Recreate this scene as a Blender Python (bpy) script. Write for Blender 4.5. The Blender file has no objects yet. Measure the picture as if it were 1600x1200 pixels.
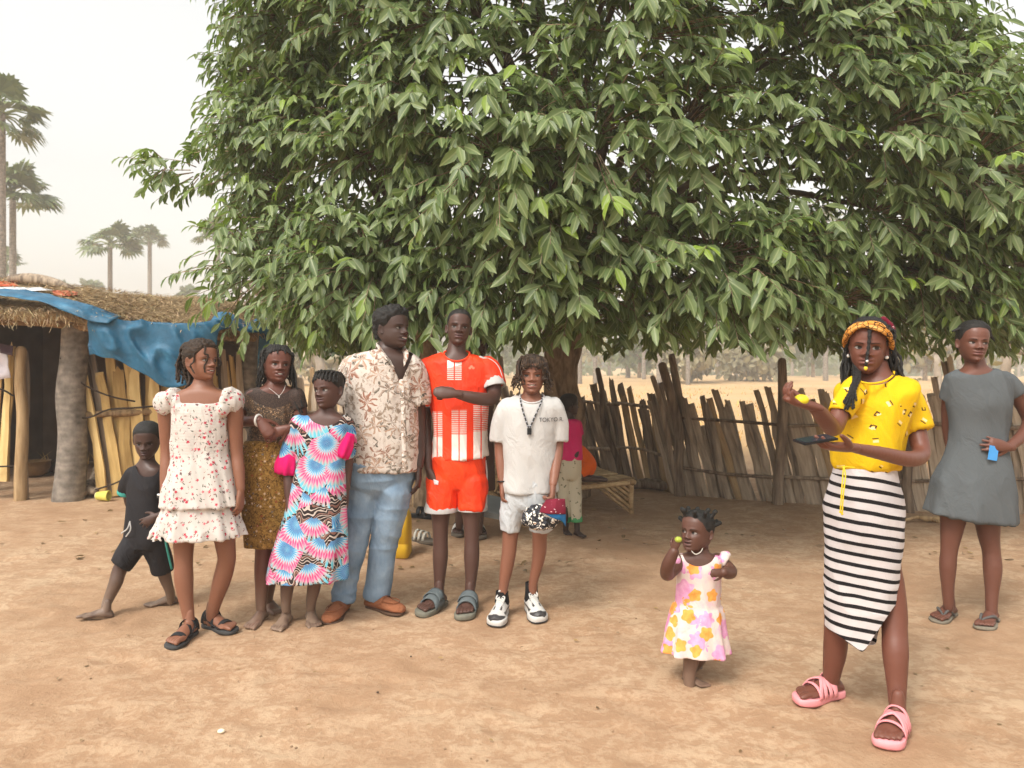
import bpy, math, random
import numpy as np
from mathutils import Vector, Matrix
from mathutils.bvhtree import BVHTree

SC = bpy.context.scene
COL = SC.collection
PI = math.pi

# ------------------------------------------------------------------ camera, sky, sun, exposure
FPX, CAMH, HORIZON = 1164.0, 1.42, 575.0          # focal length in 1600-wide pixels, eye height, horizon row
cam = bpy.data.cameras.new('camera')
cam.sensor_width = 36.0
cam.lens = FPX / 1600 * 36
cam.shift_y = -(600 - HORIZON) / 1600
cam.clip_start, cam.clip_end = 0.05, 2000
cam.dof.use_dof = True
cam.dof.focus_distance = 4.1
cam.dof.aperture_fstop = 4.0
camo = bpy.data.objects.new('camera', cam)
COL.objects.link(camo)
camo.location = (0, 0, CAMH)
camo.rotation_euler = (PI / 2, 0, 0)
SC.camera = camo

SUN_EL, SUN_AZ = math.radians(52), math.radians(215)   # soft hazy sun, behind the camera to the left
world = bpy.data.worlds.new('World')
SC.world = world
world.use_nodes = True
wn = world.node_tree
bg = wn.nodes['Background']
sky = wn.nodes.new('ShaderNodeTexSky')
sky.sky_type = 'NISHITA'
sky.sun_disc = False
sky.sun_elevation = SUN_EL
sky.sun_rotation = SUN_AZ
sky.air_density, sky.dust_density, sky.ozone_density = 2.0, 4.7, 1.0
hs = wn.nodes.new('ShaderNodeHueSaturation')
hs.inputs['Saturation'].default_value = 0.16
wn.links.new(sky.outputs[0], hs.inputs['Color'])
tint = wn.nodes.new('ShaderNodeMix'); tint.data_type = 'RGBA'; tint.blend_type = 'MULTIPLY'; tint.inputs['Factor'].default_value = 1.0
tint.inputs[7].default_value = (1.0, 0.985, 0.955, 1)      # dusty air
wn.links.new(hs.outputs[0], tint.inputs[6])
wn.links.new(tint.outputs[2], bg.inputs['Color'])
bg.inputs['Strength'].default_value = 0.15

sl = bpy.data.lights.new('sun', 'SUN')
sl.energy = 1.0
sl.angle = math.radians(15)
sl.color = (1.0, 0.95, 0.88)
suno = bpy.data.objects.new('sun', sl)
COL.objects.link(suno)
sd = Vector((math.sin(SUN_AZ) * math.cos(SUN_EL), math.cos(SUN_AZ) * math.cos(SUN_EL), math.sin(SUN_EL)))
suno.rotation_euler = sd.to_track_quat('Z', 'Y').to_euler()
suno.location = (-5, -5, 12)

SC.view_settings.view_transform = 'Standard'
SC.view_settings.look = 'None'
SC.view_settings.exposure = 0.92
SC.view_settings.gamma = 1.0
SC.cycles.use_denoising = True
SC.cycles.max_bounces = 7
SC.cycles.diffuse_bounces = 4
SC.cycles.glossy_bounces = 2
SC.cycles.transmission_bounces = 3
SC.cycles.volume_bounces = 1
SC.cycles.caustics_reflective = False
SC.cycles.caustics_refractive = False

# ------------------------------------------------------------------ helpers: pixels, meshes
def P(u, v, Y):
    return np.array([(u - 800) / FPX * Y, Y, CAMH - (v - HORIZON) / FPX * Y])
def G(u, v):
    return P(u, v, CAMH * FPX / (v - HORIZON))
def to_px(V):
    return V[:, 0] / V[:, 1] * FPX + 800, HORIZON - (V[:, 2] - CAMH) / V[:, 1] * FPX
def lin(r, g, b, k=1.0):
    f = lambda c: (c / 255 / 12.92) if c / 255 <= 0.04045 else ((c / 255 + 0.055) / 1.055) ** 2.4
    return (f(r) * k, f(g) * k, f(b) * k, 1.0)
def nrm(v):
    v = np.asarray(v, float)
    return v / (np.linalg.norm(v) + 1e-12)
def _hash(i, j, k, seed):
    h = (i.astype(np.int64) * 374761393 + j.astype(np.int64) * 668265263 + k.astype(np.int64) * 2147483647 + seed * 1274126177) & 0xffffffff
    h = ((h ^ (h >> 13)) * 1274126177) & 0xffffffff
    return ((h ^ (h >> 16)) & 0xffff) / 32767.5 - 1.0
def vnoise(Pn, scale=1.0, seed=0):
    Q = np.asarray(Pn) * scale
    i = np.floor(Q); f = Q - i; f = f * f * (3 - 2 * f)
    i = i.astype(np.int64); out = 0
    for a in (0, 1):
        for b in (0, 1):
            for c in (0, 1):
                w = (f[:, 0] if a else 1 - f[:, 0]) * (f[:, 1] if b else 1 - f[:, 1]) * (f[:, 2] if c else 1 - f[:, 2])
                out = out + w * _hash(i[:, 0] + a, i[:, 1] + b, i[:, 2] + c, seed)
    return out
def catmull(A, n):
    A = np.asarray(A, float)
    if len(A) < 3 or n <= 1:
        t = np.linspace(0, len(A) - 1, (len(A) - 1) * max(n, 1) + 1)
        i = np.minimum(t.astype(int), len(A) - 2); f = (t - i)[:, None]
        return A[i] * (1 - f) + A[i + 1] * f
    B = np.vstack([2 * A[0] - A[1], A, 2 * A[-1] - A[-2]])
    out = []
    for i in range(1, len(B) - 2):
        for t in np.linspace(0, 1, n, endpoint=False):
            p0, p1, p2, p3 = B[i - 1], B[i], B[i + 1], B[i + 2]
            out.append(0.5 * (2 * p1 + (p2 - p0) * t + (2 * p0 - 5 * p1 + 4 * p2 - p3) * t * t + (3 * p1 - p0 - 3 * p2 + p3) * t ** 3))
    out.append(A[-1])
    return np.array(out)

class MB:
    """collects vertices, quads, triangles (and optional vertex colours)"""
    def __init__(s):
        s.V, s.Q, s.T, s.C, s.n = [], [], [], [], 0
    def add(s, V, Q=None, T=None, C=None):
        V = np.asarray(V, float)
        s.V.append(V)
        if Q is not None and len(Q): s.Q.append(np.asarray(Q, int) + s.n)
        if T is not None and len(T): s.T.append(np.asarray(T, int) + s.n)
        if C is not None:
            C = np.asarray(C, float)
            if C.ndim == 1: C = np.tile(C[:3], (len(V), 1))
            s.C.append(C[:, :3])
        else:
            s.C.append(np.full((len(V), 3), 0.5))
        s.n += len(V)
        return s
    def arrays(s):
        V = np.vstack(s.V) if s.V else np.zeros((0, 3))
        Q = np.vstack(s.Q) if s.Q else np.zeros((0, 4), int)
        T = np.vstack(s.T) if s.T else np.zeros((0, 3), int)
        return V, Q, T, np.vstack(s.C)
    def mesh(s, name, colors=False, smooth=True, base=(0, 0, 0)):
        V, Q, T, C = s.arrays()
        me = bpy.data.meshes.new(name)
        faces = Q.tolist() + T.tolist()
        me.from_pydata((V - np.asarray(base)).tolist(), [], faces)
        if smooth: me.polygons.foreach_set('use_smooth', [True] * len(faces))
        if colors:
            ca = me.color_attributes.new('Col', 'FLOAT_COLOR', 'POINT')
            ca.data.foreach_set('color', np.hstack([C, np.ones((len(C), 1))]).astype(np.float32).ravel())
        me.update()
        return me
    def obj(s, name, mat, parent=None, colors=False, smooth=True, base=None):
        if base is None:
            base = tuple(parent.get('_base', (0, 0, 0))) if parent is not None else (0, 0, 0)
        o = bpy.data.objects.new(name, s.mesh(name, colors, smooth, base))
        COL.objects.link(o)
        if mat is not None: o.data.materials.append(mat)
        if parent is not None:
            o.parent = parent
        return o

def tag(o, label=None, cat=None, group=None, kind=None):
    if label: o['label'] = label
    if cat: o['category'] = cat
    if group: o['group'] = group
    if kind: o['kind'] = kind
    return o
BASES = {}
def thing(name, loc, label, cat, group=None):
    o = bpy.data.objects.new(name, None)
    COL.objects.link(o)
    o.location = tuple(loc)
    o.empty_display_size = 0.1
    tag(o, label, cat, group)
    BASES[o.name] = np.array(loc, float)
    return o
def sub(mb, name, mat, root, parent=None, **k):
    """a part of the thing `root` (below `parent` if that is a part); vertices in world space"""
    o = mb.obj(name, mat, None, base=BASES[root.name], **k)
    o.parent = parent if parent is not None else root
    return o

def grid_faces(nr, nc, wrap=True):
    r = np.arange(nr - 1)[:, None]; c = np.arange(nc if wrap else nc - 1)[None, :]
    c2 = (c + 1) % nc
    return np.stack([r * nc + c, r * nc + c2, (r + 1) * nc + c2, (r + 1) * nc + c], -1).reshape(-1, 4)

def rings_close(mb, R, color=None, cap=True):
    """R: (k, seg, 3) rings"""
    k, seg, _ = R.shape
    V = R.reshape(-1, 3); Q = grid_faces(k, seg)
    T = None
    if cap:
        c0, c1 = R[0].mean(0), R[-1].mean(0)
        V = np.vstack([V, c0, c1]); n = k * seg
        i = np.arange(seg); j = (i + 1) % seg
        T = np.vstack([np.stack([np.full(seg, n), j, i], 1), np.stack([np.full(seg, n + 1), (k - 1) * seg + i, (k - 1) * seg + j], 1)])
    mb.add(V, Q, T, color)

def tube(mb, pts, r, seg=10, sub=3, color=None, round_ends=True, flat=None, side=None, hollow=0, jitter=None):
    """tube through pts with radii r; flat = second radius factor along the frame's other axis"""
    pts = np.asarray(pts, float); k = len(pts)
    r = np.full(k, r, float) if np.isscalar(r) else np.asarray(r, float)
    fl = np.ones(k) if flat is None else (np.full(k, flat) if np.isscalar(flat) else np.asarray(flat, float))
    A = catmull(np.hstack([pts, r[:, None], fl[:, None]]), sub)
    C, R, F = A[:, :3], np.maximum(A[:, 3], 1e-4), A[:, 4]
    T = np.gradient(C, axis=0); T /= (np.linalg.norm(T, axis=1)[:, None] + 1e-12)
    ref = np.array(side, float) if side is not None else (np.array([1.0, 0, 0]) if abs(T[0][0]) < 0.8 else np.array([0, 1.0, 0]))
    n1 = ref - T[0] * ref.dot(T[0]); n1 = nrm(n1)
    th = np.linspace(0, 2 * PI, seg, endpoint=False)
    rings = []
    for i in range(len(C)):
        n1 = n1 - T[i] * n1.dot(T[i]); n1 = nrm(n1)
        n2 = np.cross(T[i], n1)
        rings.append(C[i] + (np.cos(th)[:, None] * n1 + np.sin(th)[:, None] * n2 * F[i]) * R[i])
    rings = list(rings)
    if round_ends:
        def cap(i, sgn):
            c, t = C[i], T[i] * sgn
            return [c + (rings_i - c) * math.cos(a) + t * R[i] * math.sin(a) for a in (0.6, 1.1) for rings_i in (base,)]
        base = rings[0]; s0 = cap(0, -1)[::-1]
        if hollow:
            base = rings[-1]; c, t = C[-1], T[-1]; w = hollow
            e0 = [c + (base - c) * max(0.2, 1 - w / R[-1]), c - t * 4 * w + (base - c) * max(0.15, 1 - 1.2 * w / R[-1])]
        else:
            base = rings[-1]; e0 = cap(-1, 1)
        rings = s0 + rings + e0
    rings_close(mb, np.array(rings), color)

def box(mb, c, size, rot=None, color=None, taper=1.0):
    x, y, z = np.array(size) / 2
    V = np.array([[-x, -y, -z], [x, -y, -z], [x, y, -z], [-x, y, -z], [-x * taper, -y * taper, z], [x * taper, -y * taper, z], [x * taper, y * taper, z], [-x * taper, y * taper, z]])
    if rot is not None: V = V @ np.array(rot).T
    mb.add(V + np.asarray(c), [[0, 3, 2, 1], [4, 5, 6, 7], [0, 1, 5, 4], [1, 2, 6, 5], [2, 3, 7, 6], [3, 0, 4, 7]], None, color)

def rz(a):
    c, s = math.cos(a), math.sin(a)
    return np.array([[c, -s, 0], [s, c, 0], [0, 0, 1.0]])
def rx(a):
    c, s = math.cos(a), math.sin(a)
    return np.array([[1.0, 0, 0], [0, c, -s], [0, s, c]])
def ry(a):
    c, s = math.cos(a), math.sin(a)
    return np.array([[c, 0, s], [0, 1.0, 0], [-s, 0, c]])
def ball(mb, c, r, color=None, nu=12, nv=8, rot=None):
    r = np.full(3, r) if np.isscalar(r) else np.asarray(r)
    th = np.linspace(0, 2 * PI, nu, endpoint=False); ph = np.linspace(-PI / 2, PI / 2, nv + 2)[1:-1]
    R = np.array([[np.cos(p) * np.cos(th), np.cos(p) * np.sin(th), np.full(nu, np.sin(p))] for p in ph]).transpose(0, 2, 1) * r
    if rot is not None: R = R @ np.array(rot).T
    rings_close(mb, R + np.asarray(c), color)

# ------------------------------------------------------------------ helpers: node materials
class X:
    """a scalar socket with arithmetic"""
    def __init__(s, M, sock): s.M, s.s = M, sock
    def _b(s, o, op, rev=False):
        n = s.M.nt.nodes.new('ShaderNodeMath'); n.operation = op
        for i, q in enumerate((o, s) if rev else (s, o)):
            if isinstance(q, X): s.M.nt.links.new(q.s, n.inputs[i])
            else: n.inputs[i].default_value = float(q)
        return X(s.M, n.outputs[0])
    def __add__(s, o): return s._b(o, 'ADD')
    __radd__ = __add__
    def __sub__(s, o): return s._b(o, 'SUBTRACT')
    def __rsub__(s, o): return s._b(o, 'SUBTRACT', True)
    def __mul__(s, o): return s._b(o, 'MULTIPLY')
    __rmul__ = __mul__
    def __truediv__(s, o): return s._b(o, 'DIVIDE')
    def __lt__(s, o): return s._b(o, 'LESS_THAN')
    def __gt__(s, o): return s._b(o, 'GREATER_THAN')
    def mod(s, o): return s._b(o, 'FLOORED_MODULO')
    def pw(s, o): return s._b(o, 'POWER')
    def atan2(s, o): return s._b(o, 'ARCTAN2')
    def mx(s, o): return s._b(o, 'MAXIMUM')
    def mn(s, o): return s._b(o, 'MINIMUM')
    def abs(s): return s._b(0, 'ABSOLUTE')
    def sin(s): return s._b(0, 'SINE')
    def cos(s): return s._b(0, 'COSINE')
    def sqrt(s): return s._b(0, 'SQRT')
    def inside(s, a, b): return (s > a) * (s < b)
    def step(s, a, b):
        n = s.M.nt.nodes.new('ShaderNodeMapRange'); n.interpolation_type = 'SMOOTHSTEP'
        s.M.nt.links.new(s.s, n.inputs['Value']); n.inputs['From Min'].default_value = a; n.inputs['From Max'].default_value = b
        return X(s.M, n.outputs[0])

class Mat:
    def __init__(s, name, rough=0.8, spec=0.3):
        s.m = bpy.data.materials.new(name); s.m.use_nodes = True
        s.nt = s.m.node_tree; s.b = s.nt.nodes['Principled BSDF']
        s.b.inputs['Roughness'].default_value = rough
        s.b.inputs['Specular IOR Level'].default_value = spec
        s.co = s.nt.nodes.new('ShaderNodeTexCoord').outputs['Object']
    def geo(s):
        return s.nt.nodes.new('ShaderNodeNewGeometry')
    def xyz(s, vec=None):
        n = s.nt.nodes.new('ShaderNodeSeparateXYZ'); s.nt.links.new(vec or s.co, n.inputs[0])
        return [X(s, o) for o in n.outputs]
    def comb(s, x, y, z):
        n = s.nt.nodes.new('ShaderNodeCombineXYZ')
        for i, q in enumerate((x, y, z)):
            if isinstance(q, X): s.nt.links.new(q.s, n.inputs[i])
            else: n.inputs[i].default_value = q
        return n.outputs[0]
    def scale(s, v, vec=None):
        n = s.nt.nodes.new('ShaderNodeMapping'); s.nt.links.new(vec or s.co, n.inputs[0]); n.inputs['Scale'].default_value = v
        return n.outputs[0]
    def noise(s, scale, detail=3, vec=None, dist=0.0, rough=0.55, color=False):
        n = s.nt.nodes.new('ShaderNodeTexNoise'); s.nt.links.new(vec or s.co, n.inputs['Vector'])
        n.inputs['Scale'].default_value = scale; n.inputs['Detail'].default_value = detail
        n.inputs['Distortion'].default_value = dist; n.inputs['Roughness'].default_value = rough
        return n.outputs['Color'] if color else X(s, n.outputs[0])
    def vor(s, scale, vec=None, feature='F1', rand=1.0, dims='3D'):
        n = s.nt.nodes.new('ShaderNodeTexVoronoi'); n.feature = feature; n.voronoi_dimensions = dims
        s.nt.links.new(vec or s.co, n.inputs['Vector']); n.inputs['Scale'].default_value = scale
        n.inputs['Randomness'].default_value = rand
        return n
    def wave(s, scale, dist=0, dscale=1, vec=None, detail=2):
        n = s.nt.nodes.new('ShaderNodeTexWave'); s.nt.links.new(vec or s.co, n.inputs['Vector'])
        n.inputs['Scale'].default_value = scale; n.inputs['Distortion'].default_value = dist
        n.inputs['Detail'].default_value = detail; n.inputs['Detail Scale'].default_value = dscale
        return X(s, n.outputs['Fac'])
    def ramp(s, x, stops, const=False):
        n = s.nt.nodes.new('ShaderNodeValToRGB'); s.nt.links.new(x.s if isinstance(x, X) else x, n.inputs[0])
        e = n.color_ramp.elements
        if const: n.color_ramp.interpolation = 'CONSTANT'
        while len(e) < len(stops): e.new(0.5)
        for q, (p, c) in zip(e, stops): q.position = p; q.color = tuple(c)[:3] + (1,)
        return n.outputs[0]
    def mix(s, f, a, b, mode='MIX'):
        n = s.nt.nodes.new('ShaderNodeMix'); n.data_type = 'RGBA'; n.blend_type = mode
        for sock, q in ((n.inputs['Factor'], f), (n.inputs[6], a), (n.inputs[7], b)):
            if isinstance(q, X): s.nt.links.new(q.s, sock)
            elif isinstance(q, (int, float)): sock.default_value = q
            elif isinstance(q, tuple): sock.default_value = q[:3] + (1,)
            else: s.nt.links.new(q, sock)
        return n.outputs[2]
    def attr(s, name='Col'):
        n = s.nt.nodes.new('ShaderNodeAttribute'); n.attribute_name = name
        return n
    def color(s, c):
        if isinstance(c, tuple): s.b.inputs['Base Color'].default_value = c[:3] + (1,)
        else: s.nt.links.new(c, s.b.inputs['Base Color'])
        return s
    def bump(s, x, strength=0.3, dist=0.01):
        n = s.nt.nodes.new('ShaderNodeBump'); n.inputs['Strength'].default_value = strength; n.inputs['Distance'].default_value = dist
        s.nt.links.new(x.s if isinstance(x, X) else x, n.inputs['Height']); s.nt.links.new(n.outputs[0], s.b.inputs['Normal'])
        return s
    def rough(s, x):
        s.nt.links.new(x.s, s.b.inputs['Roughness']); return s

def plain(name, c, rough=0.8, var=0.15, scale=20, bump=0.2, spec=0.3, bscale=None, dist=0.005):
    M = Mat(name, rough, spec)
    n = M.noise(scale, 4)
    d = tuple(q * (1 - var) for q in c[:3]); l = tuple(min(1, q * (1 + var)) for q in c[:3])
    M.color(M.ramp(n, [(0.3, d), (0.7, l)]))
    if bump: M.bump(M.noise(bscale or scale * 4, 3), bump, dist)
    return M.m
# ------------------------------------------------------------------ ground
rng = np.random.default_rng(7)
def axis(dense0, dense1, step, far0, far1):
    d = list(np.arange(dense0, dense1 + 1e-6, step))
    g, s = dense1, step
    while g < far1: s *= 1.35; g += s; d.append(g)
    g, s = dense0, step; pre = []
    while g > far0: s *= 1.35; g -= s; pre.append(g)
    return np.array(pre[::-1] + d)
gx = axis(-5.2, 5.2, 0.042, -700, 700); gy = axis(2.2, 8.6, 0.042, -60, 1500)
GXY = np.stack(np.meshgrid(gx, gy), -1).reshape(-1, 2)
gp = np.hstack([GXY, np.zeros((len(GXY), 1))])
near = np.clip(1 - np.maximum(np.abs(GXY[:, 0]) - 5, np.maximum(2.2 - GXY[:, 1], GXY[:, 1] - 8.4)) / 1.5, 0, 1)
gz = 0.006 * vnoise(gp, 1.3, 1) + 0.005 * vnoise(gp * [1, 1.6, 1], 5, 2) + 0.003 * vnoise(gp, 14, 3)
prints = rng.uniform([-4.5, 2.4], [4.5, 6.5], (420, 2)); pa = rng.uniform(0, PI, 420)
for (fx, fy), a in zip(prints, pa):                                # old footprints in the sand
    m = (np.abs(GXY[:, 0] - fx) < 0.2) & (np.abs(GXY[:, 1] - fy) < 0.2)
    q = GXY[m] - (fx, fy); l = q[:, 0] * math.cos(a) + q[:, 1] * math.sin(a); w = -q[:, 0] * math.sin(a) + q[:, 1] * math.cos(a)
    d = (l / 0.12) ** 2 + (w / 0.05) ** 2
    gz[m] += -0.009 * np.exp(-d) + 0.006 * np.exp(-(np.sqrt(d) - 1.5) ** 2 * 5)
gz = gz * near - 0.004
mound = np.exp(-((GXY[:, 0] - 25) / 30) ** 2 - ((GXY[:, 1] - 90) / 30) ** 2) * 0.5
gz = gz + mound * (GXY[:, 1] > 30)
M = Mat('sandy_ground', 0.95, 0.1)
x, y, z = M.xyz()
wv = M.comb(x, y * 0.75, 0.0)
n1 = M.noise(1.7, 6, wv, 0.3); n2 = M.noise(6.5, 7, M.comb(x, y * 1.25, 0.0), 0.35, 0.68); n3 = M.noise(70, 3, wv)
n4 = M.noise(0.45, 3, wv)
n5 = M.noise(26, 5, M.comb(x, y * 1.1, 0.0), 0.4, 0.62)
pale = (n2 * 0.5 + n5 * 0.5).step(0.46, 0.56) * (n1 * 0.7 + n4 * 0.6).step(0.45, 0.75)
base = M.ramp(n1 * 0.6 + n2 * 0.4, [(0.3, lin(150, 119, 92)), (0.5, lin(161, 130, 102)), (0.7, lin(172, 144, 116))])
base = M.mix(pale * 0.5, base, lin(193, 169, 140))
base = M.mix(n3.step(0.62, 0.75) * 0.35, base, lin(136, 106, 80))
base = M.mix((n4.step(0.5, 0.7)) * 0.3, base, lin(158, 121, 88))
gn = M.noise(0.16, 5, M.comb(x * 0.5, y, 0.0))
field = M.ramp(gn, [(0.3, lin(168, 138, 102)), (0.5, lin(186, 154, 112)), (0.7, lin(182, 156, 122))])
M.color(M.mix((y + n1 * 2).step(11.0, 15.0), base, field))
M.bump(n2 * 0.9 + n5 * 0.5 + n3 * 0.3 + M.noise(260, 2, wv) * 0.2, 0.7, 0.016)
mb = MB().add(np.hstack([GXY, gz[:, None]]), grid_faces(len(gy), len(gx), False))
ground = mb.obj('ground', M.m)
tag(ground, 'pale tan sandy ground of the yard with trampled prints', 'ground', kind='structure')

# ------------------------------------------------------------------ wood materials
def wood_mat(name, dark, mid, light, along=(1, 1, 0.12), sc=26, rand=0.5, rough=0.85):
    M = Mat(name, rough, 0.2)
    oi = M.nt.nodes.new('ShaderNodeObjectInfo')
    r = X(M, oi.outputs['Random'])
    off = M.nt.nodes.new('ShaderNodeVectorMath'); off.operation = 'ADD'
    M.nt.links.new(M.scale(along), off.inputs[0]); M.nt.links.new(M.comb(r * 17.0, r * 7.0, r * 3.0), off.inputs[1])
    n = M.noise(sc, 5, off.outputs[0], 0.3); k = M.noise(3.0, 3, off.outputs[0])
    c = M.ramp(n * 0.65 + k * 0.35 + (r - 0.5) * rand * 0.35, [(0.32, dark), (0.5, mid), (0.68, light)])
    M.color(c); M.bump(n, 0.5, 0.008)
    return M.m
W_GREY = wood_mat('weathered_wood', lin(104, 91, 79), lin(164, 147, 127), lin(194, 177, 155))
W_DARK = wood_mat('old_dark_wood', lin(78, 65, 55), lin(128, 111, 94), lin(166, 149, 128))
W_GOLD = wood_mat('split_bamboo', lin(150, 120, 72), lin(196, 164, 106), lin(218, 192, 136), sc=18)
W_POLE = wood_mat('bare_pole', lin(105, 84, 60), lin(152, 126, 92), lin(182, 156, 120))
W_BED = wood_mat('bed_strips', lin(116, 94, 68), lin(172, 144, 106), lin(204, 178, 138), along=(0.3, 1, 1))
M = Mat('palm_bark', 0.95, 0.1)
x, y, z = M.xyz()
ringz = (z * 95 + M.noise(4, 4) * 16).sin() * 0.5 + 0.5
n = M.noise(9, 5)
M.color(M.ramp(n * 0.93 + ringz * 0.07, [(0.25, lin(84, 78, 72)), (0.5, lin(124, 116, 107)), (0.75, lin(158, 148, 136))]))
M.bump(ringz * 0.05 + n * 0.7 + M.noise(60, 4) * 0.5, 0.6, 0.014)
PALM_BARK = M.m
LIMB = plain('limb_bark', lin(92, 80, 66), 0.95, 0.25, 9, 0.5)
M = Mat('tree_bark', 0.95, 0.1)
n = M.noise(14, 6, M.scale((1, 1, 0.35)), 0.5)
M.color(M.ramp(n, [(0.3, lin(80, 66, 52)), (0.5, lin(136, 116, 94)), (0.7, lin(168, 148, 122))]))
M.bump(n, 0.8, 0.03)
BARK = M.m
LIMB = plain('limb_bark', lin(92, 80, 66), 0.95, 0.25, 9, 0.5)
ROPE = plain('dark_rope', lin(52, 42, 34), 0.9)

PLANKS = []
def plank_mesh(i, w=0.075, t=0.03, split=True):
    r = np.random.default_rng(100 + i)
    k = 6; zz = np.linspace(0, 1, k); bend = r.normal(0, 0.018, k).cumsum() * 0.6; wid = w / 2 * (1 + r.normal(0, 0.1, k)) * np.linspace(1.08, 0.85, k)
    rings = []
    for j in range(k):
        h = t / 2 * (1 + r.normal(0, 0.12))
        top = (lambda s: r.uniform(-0.06, 0.02) if j == k - 1 else 0)
        rings.append([[bend[j] - wid[j], -h * 0.6, zz[j] + top(0)], [bend[j], -h * 1.15, zz[j] + top(0) + (0.02 if j == k - 1 else 0)], [bend[j] + wid[j], -h * 0.6, zz[j] + top(0)], [bend[j] + wid[j] * 0.95, h, zz[j]], [bend[j] - wid[j] * 0.95, h, zz[j]]])
    m = MB(); rings_close(m, np.array(rings))
    return m.mesh('picket', smooth=False)
for i in range(10): PLANKS.append(plank_mesh(i))
def put_plank(name, root, base, top, width, mat, yaw=0.0, i=None, thick=1.0):
    """one board from base to top (world points), sharing one of ten irregular meshes"""
    i = random.randrange(10) if i is None else i
    key = (i, mat.name)
    if key not in put_plank.cache:
        me = PLANKS[i].copy(); me.materials.append(mat); put_plank.cache[key] = me
    o = bpy.data.objects.new(name, put_plank.cache[key]); COL.objects.link(o)
    base, top = np.array(base), np.array(top)
    d = top - base; L = np.linalg.norm(d)
    q = Vector(d / L).to_track_quat('Z', 'Y').to_matrix()
    zax = Vector(d / L); xax = Vector((math.cos(yaw), math.sin(yaw), 0)); xax = (xax - zax * xax.dot(zax)).normalized(); yax = zax.cross(xax)
    R = Matrix((xax, yax, zax)).transposed()
    Mx = Matrix.Translation(Vector(base - BASES[root.name])) @ R.to_4x4() @ Matrix.Diagonal((width / 0.075, thick, L, 1))
    o.matrix_basis = Mx
    o.parent = root
    return o
put_plank.cache = {}
random.seed(4)

# ------------------------------------------------------------------ stick fence round the yard (right run and back run)
def fence(name, line, label, hts, lean, width=0.085, gap=0.1, rails=((0.42, 0.03), (0.95, 0.03)), mat=W_GREY, seed=1, posts=(), jitter=0.05, tall=0.12):
    r = np.random.default_rng(seed); random.seed(seed)
    pts = [G(*q) for q in line]
    root = thing(name, (pts[0][0], pts[0][1], 0), label, 'fence')
    for a, b, la in zip(pts[:-1], pts[1:], lean):
        d = b - a; L = np.linalg.norm(d[:2]); d = d / L; yaw = math.atan2(d[1], d[0]); s = 0.0
        while s < L:
            w = width * r.uniform(0.7, 1.35)
            h = r.uniform(*hts) + (r.uniform(0.15, 0.4) if r.random() < tall else 0)
            p = a + d * s; p[2] = -0.03
            p = p + np.array([-d[1], d[0], 0]) * r.uniform(-0.03, 0.03)
            ln = la + r.normal(0, jitter)
            t = p + np.array([d[0] * ln * h, d[1] * ln * h + r.normal(0, 0.03), h])
            put_plank('picket', root, p, t, w, mat if r.random() < 0.86 else W_POLE, yaw + r.normal(0, 0.15))
            if r.random() < 0.6:                                         # a second board tucked behind
                q = p + d * r.uniform(0.03, 0.09) + np.array([-d[1], d[0], 0]) * 0.07; h2 = h * r.uniform(0.75, 1.0); l2 = la + r.normal(0, jitter)
                put_plank('picket', root, q, q + np.array([d[0] * l2 * h2, d[1] * l2 * h2, h2]), w * r.uniform(0.7, 1.1), mat, yaw + r.normal(0, 0.15))
            s += w + gap * r.uniform(-0.25, 0.7)
    for h, rad in rails:
        for a, b in zip(pts[:-1], pts[1:]):
            n = max(3, int(np.linalg.norm(b - a) / 0.7)); f = np.linspace(-0.01, 1.01, n)[:, None]
            q = a * (1 - f) + b * f; q[:, 2] = h + r.normal(0, 0.025, n); q[:, 1] -= 0.055
            m = MB(); tube(m, q, rad * r.uniform(0.7, 1.1), 6, 2); sub(m, 'rail', W_DARK, root)
    for (u, v, ut, vt, rad) in posts:
        p = G(u, v); p[1] -= 0.06; t = P(ut, vt, p[1] - 0.02)
        mid = (p * 0.5 + t * 0.5) + np.array([r.normal(0, 0.03), 0, 0]); p[2] = -0.1
        m = MB(); tube(m, [p, p * .75 + t * .25 + [r.normal(0, .02), 0, 0], mid, t * 0.8 + p * 0.2 + [r.normal(0, .02), 0, 0], t], np.array([1.15, 1.0, 0.95, 0.9, 0.8]) * rad, 9, 3)
        sub(m, 'post', W_DARK, root)
    return root
random.seed(11)
fence('stick_fence', [(1052, 770), (1215, 785), (1420, 797), (1720, 806)], 'leaning grey picket fence of split palm boards right of the tree trunk',
      (1.0, 1.28), (-0.25, -0.22, -0.15), width=0.08, gap=-0.004, jitter=0.04, seed=3, rails=((0.3, 0.022), (0.86, 0.022)),
      posts=((1212, 786, 1222, 565, 0.055), (1062, 772, 1035, 572, 0.06), (1063, 772, 1020, 590, 0.035), (1418, 798, 1404, 590, 0.045), (1560, 803, 1545, 600, 0.045)))
fence('stick_fence', [(905, 741), (965, 748), (1050, 769)], 'dark broken corner of the picket fence leaning behind the bamboo bed',
      (0.95, 1.35), (-0.32, -0.36), width=0.1, gap=0.012, seed=8, rails=((0.4, 0.022), (0.95, 0.022)), mat=W_DARK, posts=((972, 752, 934, 578, 0.04),))
fence('stick_fence', [(560, 712), (700, 714), (800, 722), (903, 740)], 'old dark picket fence running behind the two tree trunks',
      (1.0, 1.32), (-0.08, -0.12, -0.22), width=0.1, gap=0.05, seed=5, rails=((0.4, 0.025), (0.9, 0.025)), mat=W_DARK, posts=((812, 725, 782, 560, 0.05),))
fence('stick_fence', [(415, 690), (480, 680), (562, 690)], 'rough stick fence far behind the girl with long braids',
      (0.9, 1.35), (0.05, -0.02), width=0.14, gap=0.16, seed=6, rails=((0.5, 0.035),), mat=W_GREY, posts=(), jitter=0.12)

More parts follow.
